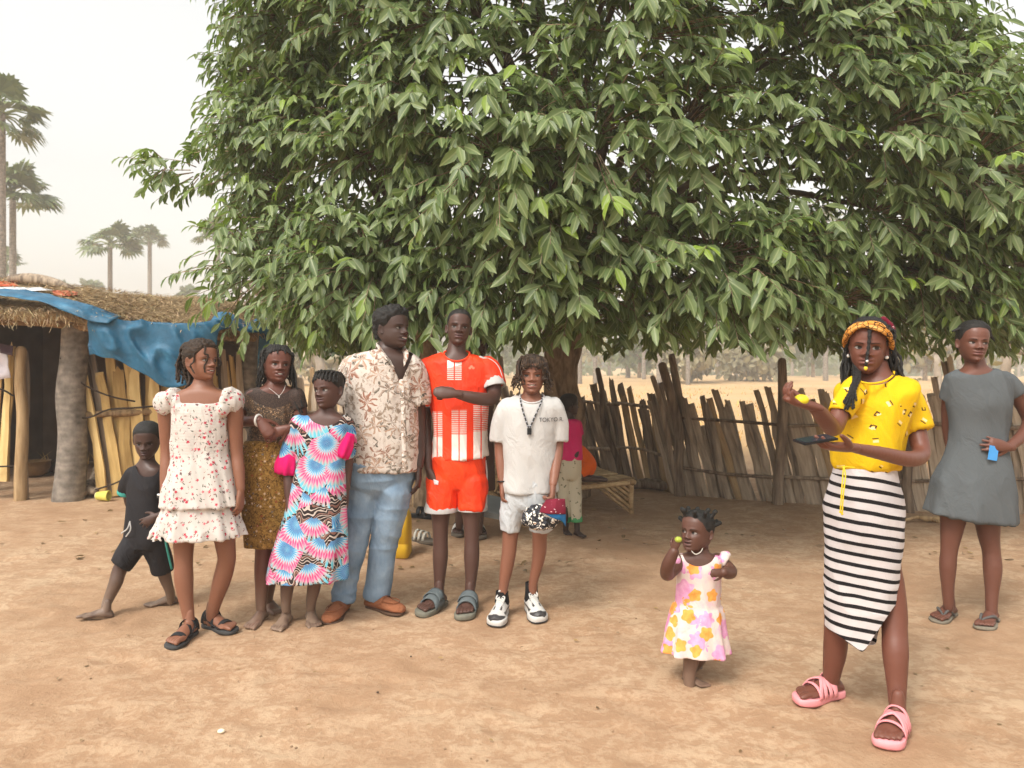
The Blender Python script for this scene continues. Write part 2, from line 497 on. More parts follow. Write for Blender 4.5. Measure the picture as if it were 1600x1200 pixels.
# ------------------------------------------------------------------ hut with thatched roof
hut = thing('hut', (P(100, 0, 8.05)[0], 8.05, 0), 'thatched hut with dark open doorway and palm trunk post', 'hut')
def post(u0, u1, v0, v1, Y, r, mat, name='post', k=6, root=hut):
    m = MB(); p0, p1 = P(u0, v0, Y), P(u1, v1, Y); p0[2] = min(p0[2], 0) - 0.05
    f = np.linspace(0, 1, k)[:, None]; q = p0 * (1 - f) + p1 * f; q[1:-1, :2] += rng.normal(0, 0.012, (k - 2, 2))
    tube(m, q, r * np.linspace(1.12, 0.9, k) * (1 + rng.normal(0, 0.03, k)), 14, 3)
    return sub(m, name, mat, root)
post(106, 118, 781, 505, 8.06, 0.142, PALM_BARK)
post(394, 388, 760, 520, 8.9, 0.12, PALM_BARK)
post(-90, -84, 770, 500, 8.3, 0.13, PALM_BARK)
m = MB(); tube(m, [P(-120, 495, 7.95), P(-20, 497, 7.97), P(60, 500, 7.98), P(138, 510, 8.0)], [0.07, 0.075, 0.07, 0.06], 10, 3); sub(m, 'eave_beam', W_POLE, hut)
m = MB(); tube(m, [P(120, 508, 8.1), P(250, 520, 8.3), P(395, 528, 8.85)], [0.06, 0.055, 0.05], 10, 3); sub(m, 'eave_beam', W_POLE, hut)
# inside walls of mud, closed at the back and the sides
MUD = plain('mud_wall', lin(96, 78, 62), 0.95, 0.2, 4)
m = MB()
xl, xr, zb = P(-140, 0, 8.3)[0], P(396, 0, 9.0)[0], 2.35
xr = P(384, 0, 11.4)[0]; box(m, ((xl + xr) / 2 - 0.3, 11.4, zb / 2), (xr - xl + 0.6, 0.12, zb)); sub(m, 'back_wall', MUD, hut, smooth=False)
m = MB(); box(m, (xl - 0.5, 9.8, zb / 2), (0.12, 3.1, zb)); sub(m, 'side_wall', MUD, hut, smooth=False)
m = MB(); box(m, ((P(392, 0, 9)[0] + P(385, 0, 11.3)[0]) / 2, 10.15, 0.9), (0.1, 2.3, 1.8), rz(0.30)); sub(m, 'side_wall', MUD, hut, smooth=False)
# roof: thick thatch slab between eave and ridge, then loose straw on it
ev = np.array([P(-150, 482, 7.55), P(0, 484, 7.6), P(120, 486, 7.65), P(210, 498, 7.75), P(320, 508, 7.95), P(430, 505, 8.55)])
rd = np.array([P(-150, 440, 9.9), P(0, 438, 9.9), P(120, 452, 9.9), P(240, 466, 9.9), P(330, 470, 9.9), P(412, 492, 9.9)])
bk = rd * [1.17, 1, 1] + np.array([0, 1.8, -0.45])
ev2, rd2, bk2 = catmull(ev, 8), catmull(rd, 8), catmull(bk, 8)
n = len(ev2); rows = []
for f in np.linspace(0, 1, 7): rows.append(ev2 * (1 - f) + rd2 * f + np.array([0, 0, 0.10 * math.sin(f * PI)]))
for f in (0.5, 1.0): rows.append(rd2 * (1 - f) + bk2 * f)
top = np.array(rows); top[..., 2] += 0.035 * vnoise(top.reshape(-1, 3), 3.0, 5).reshape(top.shape[:2])
bot = top - np.array([0, 0, 0.10])
V = np.vstack([top.reshape(-1, 3), bot.reshape(-1, 3)]); r_, c_ = top.shape[:2]
Q = np.vstack([grid_faces(r_, c_, False), grid_faces(r_, c_, False)[:, ::-1] + r_ * c_])
rim = [i for i in range(c_)] + [c_ * k + c_ - 1 for k in range(1, r_)] + [c_ * (r_ - 1) + i for i in range(c_ - 2, -1, -1)] + [c_ * k for k in range(r_ - 2, 0, -1)]
Q = np.vstack([Q, [[a, a + r_ * c_, b + r_ * c_, b] for a, b in zip(rim, rim[1:] + rim[:1])]])
M = Mat('thatch', 0.95, 0.1)
nn = M.noise(30, 4, M.scale((1.6, 0.25, 0.6)), 0.4)
M.color(M.ramp(nn, [(0.3, lin(116, 96, 68)), (0.5, lin(160, 137, 102)), (0.7, lin(190, 167, 128))])); M.bump(nn, 0.9, 0.03)
roof = sub(MB().add(V, Q), 'roof', M.m, hut)
M = Mat('straw', 0.9, 0.2); M.color(M.attr().outputs['Color']); STRAW = M.m
def straw(N, seed, fringe=False):
    r = np.random.default_rng(seed)
    i = r.uniform(0, n - 1.001, N); a = i.astype(int); f = (i - a)[:, None]
    E = ev2[a] * (1 - f) + ev2[a + 1] * f; R_ = rd2[a] * (1 - f) + rd2[a + 1] * f
    t = (r.uniform(-0.05, 0.03, N) if fringe else r.uniform(-0.02, 1.02, N))[:, None]
    p = E * (1 - t) + R_ * t + np.array([0, 0, 0.10]) * np.sin(np.clip(t, 0, 1) * PI)
    d = (E - R_); d /= np.linalg.norm(d, axis=1)[:, None]
    d += r.normal(0, 0.22, (N, 3)) * [1.6, 0.6, 0.25]; d[:, 0] += 0.25
    if fringe: d[:, 2] -= r.uniform(0, 0.8, N)
    d /= np.linalg.norm(d, axis=1)[:, None]
    L = r.uniform(0.12, 0.42, N)[:, None] * (0.42 if fringe else 1)
    p = p + np.array([0, 0, 1]) * (r.uniform(-0.13 if fringe else 0.0, 0.035, N)[:, None] + 0.005)
    s = np.cross(d, [0, 0, 1.0]); s /= np.linalg.norm(s, axis=1)[:, None] + 1e-9
    w = r.uniform(0.002, 0.0055, N)[:, None]
    up = np.array([0, 0, 0.03]) * r.random(N)[:, None]
    V = np.stack([p - s * w, p + s * w, p + d * L + s * w * 0.4 + up, p + d * L - s * w * 0.4 + up], 1).reshape(-1, 3)
    c = np.array(lin(184, 160, 122)[:3])[None] * r.uniform(0.5, 1.3, N)[:, None] * (1 + r.normal(0, 0.05, (N, 3)))
    return V, np.arange(4 * N).reshape(-1, 4), np.repeat(c, 4, 0)
m = MB()
for a in (straw(7500, 1), straw(1900, 2, True)): m.add(a[0], a[1], None, a[2])
o = sub(m, 'straw', STRAW, hut, colors=True, smooth=False); o['kind'] = 'stuff'

# things lying on the roof
m = MB(); q = [P(18, 436, 8.9), P(45, 436, 8.9), P(80, 442, 8.9), P(112, 452, 8.9)]
tube(m, q, [0.05, 0.075, 0.07, 0.04], 9, 3)
lg = thing('log', q[1] - [0, 0, 0.08], 'weathered log lying on the hut roof', 'log'); sub(m, 'bark', W_GREY, lg)
m = MB(); tube(m, [P(25, 431, 9.0), P(70, 437, 9.0), P(100, 445, 9.0)], [0.02, 0.028, 0.02], 7, 3); sub(m, 'branch', W_DARK, lg)
def sheet(name, quad, c, label, cat, bend=0.02, rough=0.5, nu=10, nv=6, seed=0, amp=0.012):
    """a small piece of plastic or cloth over four world corners (TL, TR, BR, BL)"""
    a, b, c2, d = [np.array(q) for q in quad]
    f = np.linspace(0, 1, nu)[None, :, None]; g = np.linspace(0, 1, nv)[:, None, None]
    S = (a * (1 - f) + b * f) * (1 - g) + (d * (1 - f) + c2 * f) * g
    nn_ = nrm(np.cross(b - a, d - a)); nn_ = nn_ if nn_[2] >= 0 else -nn_
    S = S + nn_ * (amp * vnoise(S.reshape(-1, 3), 9, seed).reshape(nv, nu, 1) + 0.012)
    T = S - nn_ * 0.006
    V = np.vstack([S.reshape(-1, 3), T.reshape(-1, 3)])
    Fq = grid_faces(nv, nu, False); k = nu * nv
    rim_ = list(range(nu)) + [nu * j + nu - 1 for j in range(1, nv)] + [nu * (nv - 1) + j for j in range(nu - 2, -1, -1)] + [nu * j for j in range(nv - 2, 0, -1)]
    Q = np.vstack([Fq, Fq[:, ::-1] + k, [[p, p + k, q + k, q] for p, q in zip(rim_, rim_[1:] + rim_[:1])]])
    o = MB().add(V - S.mean((0, 1)), Q).obj(name, plain(name + '_' + cat, c, rough, 0.1, 12, 0.1))
    o.location = S.mean((0, 1))
    return tag(o, label, cat)
sheet('plastic_scrap', [P(-20, 449, 8.4), P(60, 450, 8.5), P(84, 455, 8.3), P(-20, 456, 8.1)], lin(214, 216, 218), 'white plastic scrap on the hut roof above the blue tarp', 'plastic sheet')
sheet('plastic_scrap', [P(-20, 441, 8.9), P(22, 443, 8.9), P(30, 448, 8.6), P(-20, 449, 8.5)], lin(206, 92, 52), 'orange plastic scrap on the roof at the left edge', 'plastic sheet')
sheet('plastic_scrap', [P(80, 455, 8.4), P(122, 458, 8.5), P(120, 463, 8.2), P(84, 461, 8.2)], lin(196, 104, 70), 'orange red plastic scrap beside the log on the roof', 'plastic sheet')
sheet('plastic_scrap', [P(213, 476, 8.8), P(236, 479, 8.8), P(240, 483, 8.6), P(218, 480, 8.6)], lin(96, 150, 200), 'small pale blue plastic scrap in the middle of the thatch', 'plastic sheet')
sheet('plastic_scrap', [P(258, 473, 9.2), P(282, 477, 9.2), P(284, 480, 9.0), P(262, 477, 9.0)], lin(216, 214, 210), 'thin white plastic scrap on the thatch right of the pale blue scrap', 'plastic sheet')

# blue tarpaulin: pieces over the eave
M = Mat('blue_tarp', 0.55, 0.35)
n = M.noise(6, 4); n2 = M.noise(30, 3)
M.color(M.ramp(n, [(0.3, lin(26, 76, 102)), (0.6, lin(38, 96, 126)), (0.8, lin(72, 130, 160))])); M.bump(n2 * 0.4 + n, 0.35, 0.03)
TARP = M.m
def cloth(rows, sub_u=6, sub_v=5, amp=0.03, seed=1, thick=0.004, sc=5):
    """rows: list of rows of world points -> smooth sheet with folds and thickness"""
    R_ = np.array([catmull(np.array(r_), sub_u) for r_ in rows])
    A = catmull(R_.reshape(len(rows), -1), sub_v).reshape(-1, R_.shape[1], 3)
    k = A.shape[0] * A.shape[1]; fl = A.reshape(-1, 3)
    A = A + np.array([0.3, -1, 0.5]) * (amp * vnoise(fl * [1, 1, 0.35], sc, seed) + amp * 1.3 * (1 - np.abs(vnoise(fl * [1, 1, 0.55] + fl[:, [2, 0, 1]] * [.5, 0, 0], sc * 1.3, seed + 9))) ** 3).reshape(A.shape[0], -1, 1)
    B = A + np.array([0, thick, -thick])
    nu, nv = A.shape[1], A.shape[0]
    Fq = grid_faces(nv, nu, False)
    rim_ = list(range(nu)) + [nu * j + nu - 1 for j in range(1, nv)] + [nu * (nv - 1) + j for j in range(nu - 2, -1, -1)] + [nu * j for j in range(nv - 2, 0, -1)]
    Q = np.vstack([Fq, Fq[:, ::-1] + k, [[p, p + k, q + k, q] for p, q in zip(rim_, rim_[1:] + rim_[:1])]])
    return MB().add(np.vstack([A.reshape(-1, 3), B.reshape(-1, 3)]), Q)
tp = thing('tarp', P(230, 560, 7.6), 'blue plastic tarp draped along the hut eave and hanging over the slats', 'tarp')
sub(cloth([[P(-60, 452, 8.0), P(10, 452, 7.95), P(70, 459, 7.9), P(115, 470, 7.75), P(150, 480, 7.62), P(190, 494, 7.62)],
           [P(-60, 458, 7.75), P(10, 458, 7.7), P(70, 465, 7.6), P(112, 478, 7.5), P(142, 490, 7.47), P(180, 500, 7.5)],
           [P(-60, 464, 7.56), P(10, 464, 7.52), P(65, 473, 7.48), P(102, 488, 7.45), P(134, 500, 7.43), P(170, 508, 7.45)]], amp=0.02, seed=4), 'eave_strip', TARP, tp)
sub(cloth([[P(137, 492, 7.52), P(165, 496, 7.5), P(205, 500, 7.55), P(250, 506, 7.6), P(300, 511, 7.66), P(345, 500, 7.7)],
           [P(138, 515, 7.52), P(168, 520, 7.46), P(205, 520, 7.52), P(250, 530, 7.55), P(300, 535, 7.62), P(342, 520, 7.7)],
           [P(139, 540, 7.55), P(172, 545, 7.46), P(212, 552, 7.5), P(252, 565, 7.55), P(298, 570, 7.62), P(338, 545, 7.72)],
           [P(141, 556, 7.6), P(176, 562, 7.52), P(226, 585, 7.52), P(256, 606, 7.56), P(298, 604, 7.64), P(334, 565, 7.74)]], amp=0.05, seed=7, sub_u=10, sub_v=9), 'hanging_sheet', TARP, tp)
sub(cloth([[P(325, 505, 8.0), P(342, 488, 8.0), P(365, 492, 8.15), P(385, 505, 8.25), P(405, 497, 8.35), P(425, 503, 8.45)],
           [P(325, 520, 7.85), P(342, 500, 7.85), P(365, 503, 7.98), P(385, 516, 8.1), P(408, 508, 8.2), P(432, 515, 8.4)],
           [P(320, 545, 7.82), P(337, 520, 7.8), P(362, 514, 7.95), P(385, 522, 8.08), P(412, 522, 8.2), P(431, 545, 8.4)]], amp=0.03, seed=3), 'corner_sheet', TARP, tp)
sub(cloth([[P(408, 505, 8.5), P(420, 504, 8.5), P(432, 512, 8.55)], [P(404, 535, 8.5), P(416, 535, 8.48), P(430, 540, 8.52)], [P(402, 575, 8.5), P(408, 565, 8.5), P(424, 556, 8.52)]], amp=0.02, seed=8), 'corner_flap', TARP, tp)

# slat walls of the hut
random.seed(21)
def slat_wall(label, slats, ropes, seed=1):
    r = np.random.default_rng(seed)
    p0 = P(slats[0][0], slats[0][1], slats[0][4])
    root = thing('slat_wall', (p0[0], p0[1], 0), label, 'slat wall')
    for (ub, vb, ut, vt, Y, w, mt) in slats:
        b = P(ub, vb, Y); t = P(ut, vt, Y + r.uniform(-0.03, 0.05)); b[2] = max(-0.03, b[2])
        put_plank('slat', root, b, t, w, mt, r.normal(0, 0.12), thick=0.9)
    for q, rad in ropes:
        m = MB(); tube(m, [P(*a) for a in q], rad, 6, 4); sub(m, 'rope', ROPE, root)
    return root
S = []
ut = [122, 135, 152, 170, 186, 201, 211, 222, 234, 246, 256, 268, 279, 290, 301]
vt = [568, 532, 582, 556, 578, 560, 576, 572, 580, 588, 590, 585, 592, 590, 594]
ub = [158, 178, 184, 196, 206, 214, 224, 234, 244, 254, 262, 271, 281, 291, 302]
for i, (a, b, c) in enumerate(zip(ut, vt, ub)):
    S.append((c, 776 - i * 0.7, a, b, 8.16 + 0.02 * i + (0.04 if i % 2 else 0), 0.118 if i != 1 else 0.1, W_GREY if i in (1,) else W_GOLD))
slat_wall('golden split slat wall under the blue tarp beside the palm trunk post', S,
          [([(95, 560, 7.95), (118, 590, 8.0), (140, 606, 8.02), (175, 620, 8.05), (210, 627, 8.1)], 0.01),
           ([(110, 652, 8.0), (140, 652, 8.04), (170, 640, 8.06), (215, 637, 8.1), (260, 633, 8.2), (305, 632, 8.3)], 0.011),
           ([(150, 765, 8.08), (175, 757, 8.1), (200, 748, 8.12), (260, 742, 8.2)], 0.01)], 3)
S = [(u + 14, 752, u, 548 + (i * 37) % 22, 8.7 + 0.01 * i, 0.07, W_GOLD if i % 3 else W_GREY) for i, u in enumerate(range(318, 386, 9))]
slat_wall('narrow golden slat wall between the two girls under the tarp corner', S, [([(315, 672, 8.6), (350, 670, 8.62), (388, 668, 8.64)], 0.009), ([(320, 702, 8.6), (352, 704, 8.62), (390, 700, 8.64)], 0.009)], 4)
S = [(2, 752, 10, 566, 8.05, 0.1, W_GOLD), (-14, 752, -6, 570, 8.06, 0.1, W_GOLD), (9, 752, 20, 541, 8.1, 0.07, W_GOLD), (-30, 752, -24, 560, 8.06, 0.09, W_GOLD), (-46, 752, -40, 566, 8.06, 0.09, W_GOLD)]
sw = slat_wall('split slat wall with a bare pole at the left edge by the doorway', S, [([(-40, 605, 7.95), (0, 608, 7.97), (20, 618, 8.0)], 0.01), ([(-40, 730, 7.95), (0, 729, 7.98), (26, 728, 8.0)], 0.01)], 5)
post(32, 33, 762, 548, 8.0, 0.056, W_POLE, 'pole', root=sw)
post(40, 40, 758, 550, 8.08, 0.03, W_DARK, 'pole', root=sw)
m = MB(); tube(m, [P(110, 650, 8.1), P(135, 648, 8.12), P(310, 640, 8.5)], 0.04, 8, 2); sub(m, 'cross_rail', W_POLE, [o for o in COL.objects if o.name.startswith('slat_wall')][0])
sheet('hanging_cloth', [P(-14, 540, 7.95), P(14, 545, 7.95), P(16, 590, 7.9), P(-14, 596, 7.9)], lin(206, 200, 206), 'white cloth hung over the slats at the left edge', 'cloth', amp=0.05)
sheet('hanging_cloth', [P(0, 536, 7.9), P(20, 540, 7.9), P(20, 556, 7.88), P(2, 552, 7.88)], lin(62, 36, 46), 'dark maroon cloth hung beside the white cloth', 'cloth', amp=0.04)
# pots in the doorway
POT = plain('blackened_pot', lin(64, 54, 46), 0.6, 0.3, 9); BASIN = plain('brass_basin', lin(120, 92, 54), 0.5, 0.3, 9)
def lathe(mb, c, prof, seg=20, color=None):
    th = np.linspace(0, 2 * PI, seg, endpoint=False)
    R_ = np.array([[np.cos(th) * r, np.sin(th) * r, np.full(seg, z)] for r, z in prof]).transpose(0, 2, 1) + np.asarray(c)
    rings_close(mb, R_, color)
def vessel(name, u, v, r, h, mat, label, cat):
    g = G(u, v); m = MB()
    lathe(m, (0, 0, 0), [(r * 0.55, 0), (r * 0.85, h * 0.2), (r, h * 0.6), (r * 1.02, h * 0.98), (r * 1.06, h), (r * 0.98, h), (r * 0.9, h * 0.6), (r * 0.5, h * 0.08)])
    o = m.obj(name, mat); o.location = g; return tag(o, label, cat)
vessel('basin', 52, 744, 0.2, 0.2, BASIN, 'brown metal basin inside the dark doorway', 'basin')
vessel('cooking_pot', 72, 738, 0.16, 0.16, POT, 'blackened cooking pot in the doorway behind the basin', 'pot')
# cup, stump by the hut
cu = thing('cup', G(158, 783), 'small yellow plastic cup lying by the hut post', 'cup')
m = MB(); c = G(152, 782) + [0, 0, 0.05]
R_ = [c + np.array([0.0, 0, 0]) + (np.array([[0, math.cos(a), math.sin(a)] for a in np.linspace(0, 2 * PI, 18, endpoint=False)]) * r) + np.array([xx, -0.25 * xx, 0.05 * xx]) for xx, r in ((0.0, 0.043), (0.03, 0.046), (0.13, 0.055), (0.135, 0.058), (0.145, 0.058), (0.145, 0.051), (0.02, 0.04))]
rings_close(m, np.array(R_)); sub(m, 'body', plain('yellow_plastic', lin(206, 196, 96), 0.45, 0.08, 14, 0.05), cu)
m = MB(); R_ = [c + np.array([[0, math.cos(a), math.sin(a)] for a in np.linspace(0, 2 * PI, 18, endpoint=False)]) * r + np.array([xx, -0.25 * xx, 0]) for xx, r in ((-0.004, 0.036), (-0.012, 0.037), (-0.012, 0.02))]
rings_close(m, np.array(R_)); sub(m, 'base_ring', plain('pale_yellow_plastic', lin(226, 222, 170), 0.5, 0.05, 14, 0), cu)
st = thing('driftwood', G(135, 778), 'gnarled grey piece of wood lying at the foot of the slats', 'wood')
m = MB(); tube(m, [G(122, 780) + [0, 0, .05], G(134, 775) + [0, 0, .09], G(146, 770) + [0, 0, .14], G(150, 762) + [0, 0, .26]], [0.06, 0.075, 0.05, 0.02], 9, 4); sub(m, 'stem', W_GREY, st)
m = MB(); tube(m, [G(138, 776) + [0, 0, .08], G(150, 778) + [0, 0, .08], G(160, 772) + [0, 0, .1]], [0.05, 0.035, 0.02], 8, 4); sub(m, 'knot', W_DARK, st)

# ------------------------------------------------------------------ bamboo beds
def bed(label, corners, ztop, seed, nsl=16):
    """corners: four ground points FL, FR, BR, BL; slat top, frame rails and triangular braced legs"""
    r = np.random.default_rng(seed); a, b, c, d = [np.array(q) for q in corners]
    root = thing('bamboo_bed', a * [1, 1, 0], label, 'bed')
    up = np.array([0, 0, 1.0])
    for k in range(nsl):                                           # top strips run along the long side
        f = k / (nsl - 1); p, q = a * (1 - f) + d * f, b * (1 - f) + c * f
        n_ = 5; t = np.linspace(-0.02, 1.02, n_)[:, None]; L = p * (1 - t) + q * t + up * (ztop + r.normal(0, 0.004, (n_, 1)))
        m = MB(); tube(m, L, 0.019 * r.uniform(0.8, 1.2), 6, 1, flat=0.45, side=(0, 1, 0.2)); sub(m, 'top_slat', W_BED, root)
    for p, q in ((a, b), (b, c), (c, d), (d, a)):
        m = MB(); t = np.linspace(-0.03, 1.03, 4)[:, None]; tube(m, p * (1 - t) + q * t + up * (ztop - 0.035), 0.026, 8, 1); sub(m, 'frame_rail', W_BED, root)
    for p, (e1, e2) in ((a, (b, d)), (b, (a, c)), (c, (b, d)), (d, (a, c))):
        m = MB(); tube(m, [p - up * 0.03, p + up * ztop * 0.5 + r.normal(0, 0.006, 3), p + up * (ztop - 0.02)], [0.03, 0.028, 0.03], 8, 2); sub(m, 'leg', W_BED, root)
        for e in (e1, e2):                                         # fanned strips filling the corner brace
            dr = (e - p) / np.linalg.norm(e - p)
            for k in range(5):
                z0 = ztop * (0.06 + 0.15 * k); l = 0.06 + 0.30 * (1 - k / 5.0)
                q0 = p + up * z0 + dr * 0.025; q1 = p + up * (ztop - 0.045) + dr * l * 1.1
                m = MB(); tube(m, [q0, (q0 + q1) / 2, q1], 0.016, 5, 1); sub(m, 'brace_strip', W_BED, root)
    return root
g1, g2 = G(914, 820), G(986, 802)
dv = np.array([-0.35, 1.05, 0])
bed('low bamboo bed with splayed strip legs behind the child in magenta', [g1 + [-0.55, -0.05, 0], g2, g2 + dv, g1 + dv + [-0.55, 0, 0]], 0.335, 2)
bed('low bamboo bed behind the boy in orange', [G(648, 790), G(800, 794), G(795, 794) + [0, 0.9, 0], G(648, 790) + [0, 0.9, 0]], 0.36, 3)

# ------------------------------------------------------------------ leaves
def leaf_mat(name, dark, mid, young, rib, trans=0.36):
    M = Mat(name, 0.42, 0.45)
    sp = M.nt.nodes.new('ShaderNodeSeparateColor'); M.nt.links.new(M.attr().outputs['Color'], sp.inputs[0])
    ac, rnd, yg = [X(M, o) for o in sp.outputs]
    c = M.mix(rnd, dark, mid)
    c = M.mix(yg, c, young)
    c = M.mix((1 - ac.step(0.06, 0.2)) * 0.55, c, rib)
    M.color(c)
    t = M.nt.nodes.new('ShaderNodeBsdfTranslucent'); M.nt.links.new(M.mix(0.5, c, lin(130, 160, 40)), t.inputs[0])
    ms = M.nt.nodes.new('ShaderNodeMixShader'); ms.inputs[0].default_value = trans
    out = M.nt.nodes['Material Output']
    M.nt.links.new(M.b.outputs[0], ms.inputs[1]); M.nt.links.new(t.outputs[0], ms.inputs[2]); M.nt.links.new(ms.outputs[0], out.inputs[0])
    return M.m
LEAF = leaf_mat('broad_leaf', lin(74, 96, 50), lin(126, 142, 90), lin(142, 168, 64), lin(168, 178, 124))
LEAF_S = leaf_mat('small_leaf', lin(44, 62, 30), lin(86, 104, 52), lin(110, 130, 50), lin(100, 120, 70))
LT = np.array([[0, 0, 0], [-.75, .28, .16], [0, .28, .02], [.75, .28, .16], [-1, .58, .1], [0, .58, -.02], [1, .58, .1], [-.55, .84, .0], [0, .84, -.07], [.55, .84, .0], [0, 1.04, -.16]])   # across, along, out
LQ = np.array([[1, 2, 5, 4], [2, 3, 6, 5], [4, 5, 8, 7], [5, 6, 9, 8]]); LTR = np.array([[0, 2, 1], [0, 3, 2], [7, 8, 10], [8, 9, 10]])
LT_FULL, LQ_FULL, LTR_FULL = LT, LQ, LTR
LT_LOW = np.array([[0, 0, 0], [-.92, .36, .15], [0, .36, .01], [.92, .36, .15], [-.78, .74, .05], [0, .74, -.04], [.78, .74, .05], [0, 1.04, -.16]]); LQ_LOW = np.array([[1, 2, 5, 4], [2, 3, 6, 5]]); LTR_LOW = np.array([[0, 2, 1], [0, 3, 2], [4, 5, 7], [5, 6, 7]])
def leaves_arrays(pos, axis_, nor, L, W, g, yg):
    LT, LQ, LTR = (LT_LOW, LQ_LOW, LTR_LOW) if len(pos) > 500 else (LT_FULL, LQ_FULL, LTR_FULL)
    """pos, axis_, nor (N,3); L, W (N,) -> V, Q, T, C"""
    ax = axis_ / np.linalg.norm(axis_, axis=1)[:, None]
    nr_ = nor - ax * (nor * ax).sum(1)[:, None]; nr_ /= np.linalg.norm(nr_, axis=1)[:, None] + 1e-9
    sd_ = np.cross(ax, nr_)
    V = pos[:, None] + LT[None, :, 0, None] * W[:, None, None] * sd_[:, None] + LT[None, :, 1, None] * L[:, None, None] * ax[:, None] + (LT[None, :, 2, None] * (L * 0.6)[:, None, None]) * nr_[:, None]
    N = len(pos); k = len(LT); off = (np.arange(N) * k)[:, None, None]
    C = np.zeros((N, k, 3)); C[:, :, 0] = np.minimum(np.abs(LT[:, 0]), 1)[None]; C[:, :, 1] = g[:, None]; C[:, :, 2] = yg[:, None]
    return V.reshape(-1, 3), (LQ[None] + off).reshape(-1, 4), (LTR[None] + off).reshape(-1, 3), C.reshape(-1, 3)
SPRIG_TW = []
def crown_twigs(lobes, rad, centre, per, seed, zmin, leafL=0.124, per_leaf=9, droop=0.5):
    """twigs with drooping leaves over the outer side of each lobe; returns leaf arrays + twig tubes"""
    r = np.random.default_rng(seed)
    n_ = len(lobes)
    idx = np.repeat(np.arange(n_), per)
    out = lobes[idx] - centre; out /= np.linalg.norm(out, axis=1)[:, None]
    d = r.normal(0, 1, (len(idx), 3)); d /= np.linalg.norm(d, axis=1)[:, None]
    d = d + out * 0.75 + [0, -0.12, 0.2]; d /= np.linalg.norm(d, axis=1)[:, None]
    R_ = rad[idx] * r.uniform(0.55, 1.0, len(idx))
    start = lobes[idx] + d * (R_ * 0.35)[:, None]
    tl = r.uniform(0.3, 0.55, len(idx))
    hd = d.copy(); hd[:, 2] = hd[:, 2] * 0.5 + 0.1
    mid = lobes[idx] + d * R_[:, None]
    end = mid + hd * (tl * 0.45)[:, None] + np.array([0, 0, -1]) * (tl * r.uniform(0.1, droop, len(idx)))[:, None]
    keep = end[:, 2] > zmin + 0.12 * vnoise(end * [1, 1, 0], 1.1, seed)
    idx, start, mid, end, d = idx[keep], start[keep], mid[keep], end[keep], d[keep]
    N = len(idx)
    t = (np.arange(per_leaf) + 0.5) / per_leaf
    t = 0.25 + 0.75 * t[None] + r.uniform(-0.04, 0.04, (N, per_leaf))
    s1 = (1 - t)[..., None]; t_ = t[..., None]
    pos = start[:, None] * s1 ** 2 + 2 * mid[:, None] * s1 * t_ + end[:, None] * t_ ** 2
    tang = 2 * (mid - start)[:, None] * s1 + 2 * (end - mid)[:, None] * t_; tang /= np.linalg.norm(tang, axis=2)[..., None]
    sidev = np.cross(tang, np.array([0, 0, 1.0])); sidev /= np.linalg.norm(sidev, axis=2)[..., None] + 1e-9
    sg = np.where(np.arange(per_leaf) % 2, 1.0, -1.0)[None, :, None]
    ax = tang * 0.7 + sidev * sg * r.uniform(0.35, 1.0, (N, per_leaf, 1)) + np.array([0, 0, -1.0]) * r.uniform(0.25, 1.25, (N, per_leaf, 1)) + r.normal(0, 0.22, (N, per_leaf, 3))
    nor = out_n = (d[:, None] * 0.8 + np.array([0, -0.25, 0.75]) + r.normal(0, 0.42, (N, per_leaf, 3)))
    L = leafL * r.uniform(0.7, 1.2, (N, per_leaf)) * np.interp(pos[..., 1], [4.6, 6.2], [1.15, 1.0]); W = L * r.uniform(0.165, 0.215, (N, per_leaf))
    yg = np.clip((r.random((N, 1)) < 0.05) * r.uniform(0.3, 1.0, (N, 1)) * (t > 0.7), 0, 1)
    g = np.clip(r.normal(0.5, 0.28, (N, per_leaf)) + r.normal(0, 0.15, (N, 1)), 0, 1)
    f = lambda q: q.reshape(-1, q.shape[-1]) if q.ndim == 3 else q.reshape(-1)
    return f(pos), f(ax), f(nor), f(L), f(W), f(g), f(yg), start, mid, end
def twig_mesh(mb, start, mid, end, r0=0.006):
    for f0, f1, ra, rb in ((0, .5, 1, .7), (.5, 1.0, .7, .35)):
        q = lambda t: start * (1 - t) ** 2 + 2 * mid * t * (1 - t) + end * t * t
        p0, p1 = q(f0), q(f1); ax = p1 - p0; ax /= np.linalg.norm(ax, axis=1)[:, None] + 1e-9
        s = np.cross(ax, [0.3, 0.2, 1.0]); s /= np.linalg.norm(s, axis=1)[:, None] + 1e-9; w = np.cross(ax, s)
        V = np.stack([p0 + s * r0 * ra, p0 + (-0.5 * s + 0.87 * w) * r0 * ra, p0 + (-0.5 * s - 0.87 * w) * r0 * ra,
                      p1 + s * r0 * rb, p1 + (-0.5 * s + 0.87 * w) * r0 * rb, p1 + (-0.5 * s - 0.87 * w) * r0 * rb], 1)
        N = len(start); off = (np.arange(N) * 6)[:, None, None]
        mb.add(V.reshape(-1, 3), (np.array([[0, 1, 4, 3], [1, 2, 5, 4], [2, 0, 3, 5]])[None] + off).reshape(-1, 4))

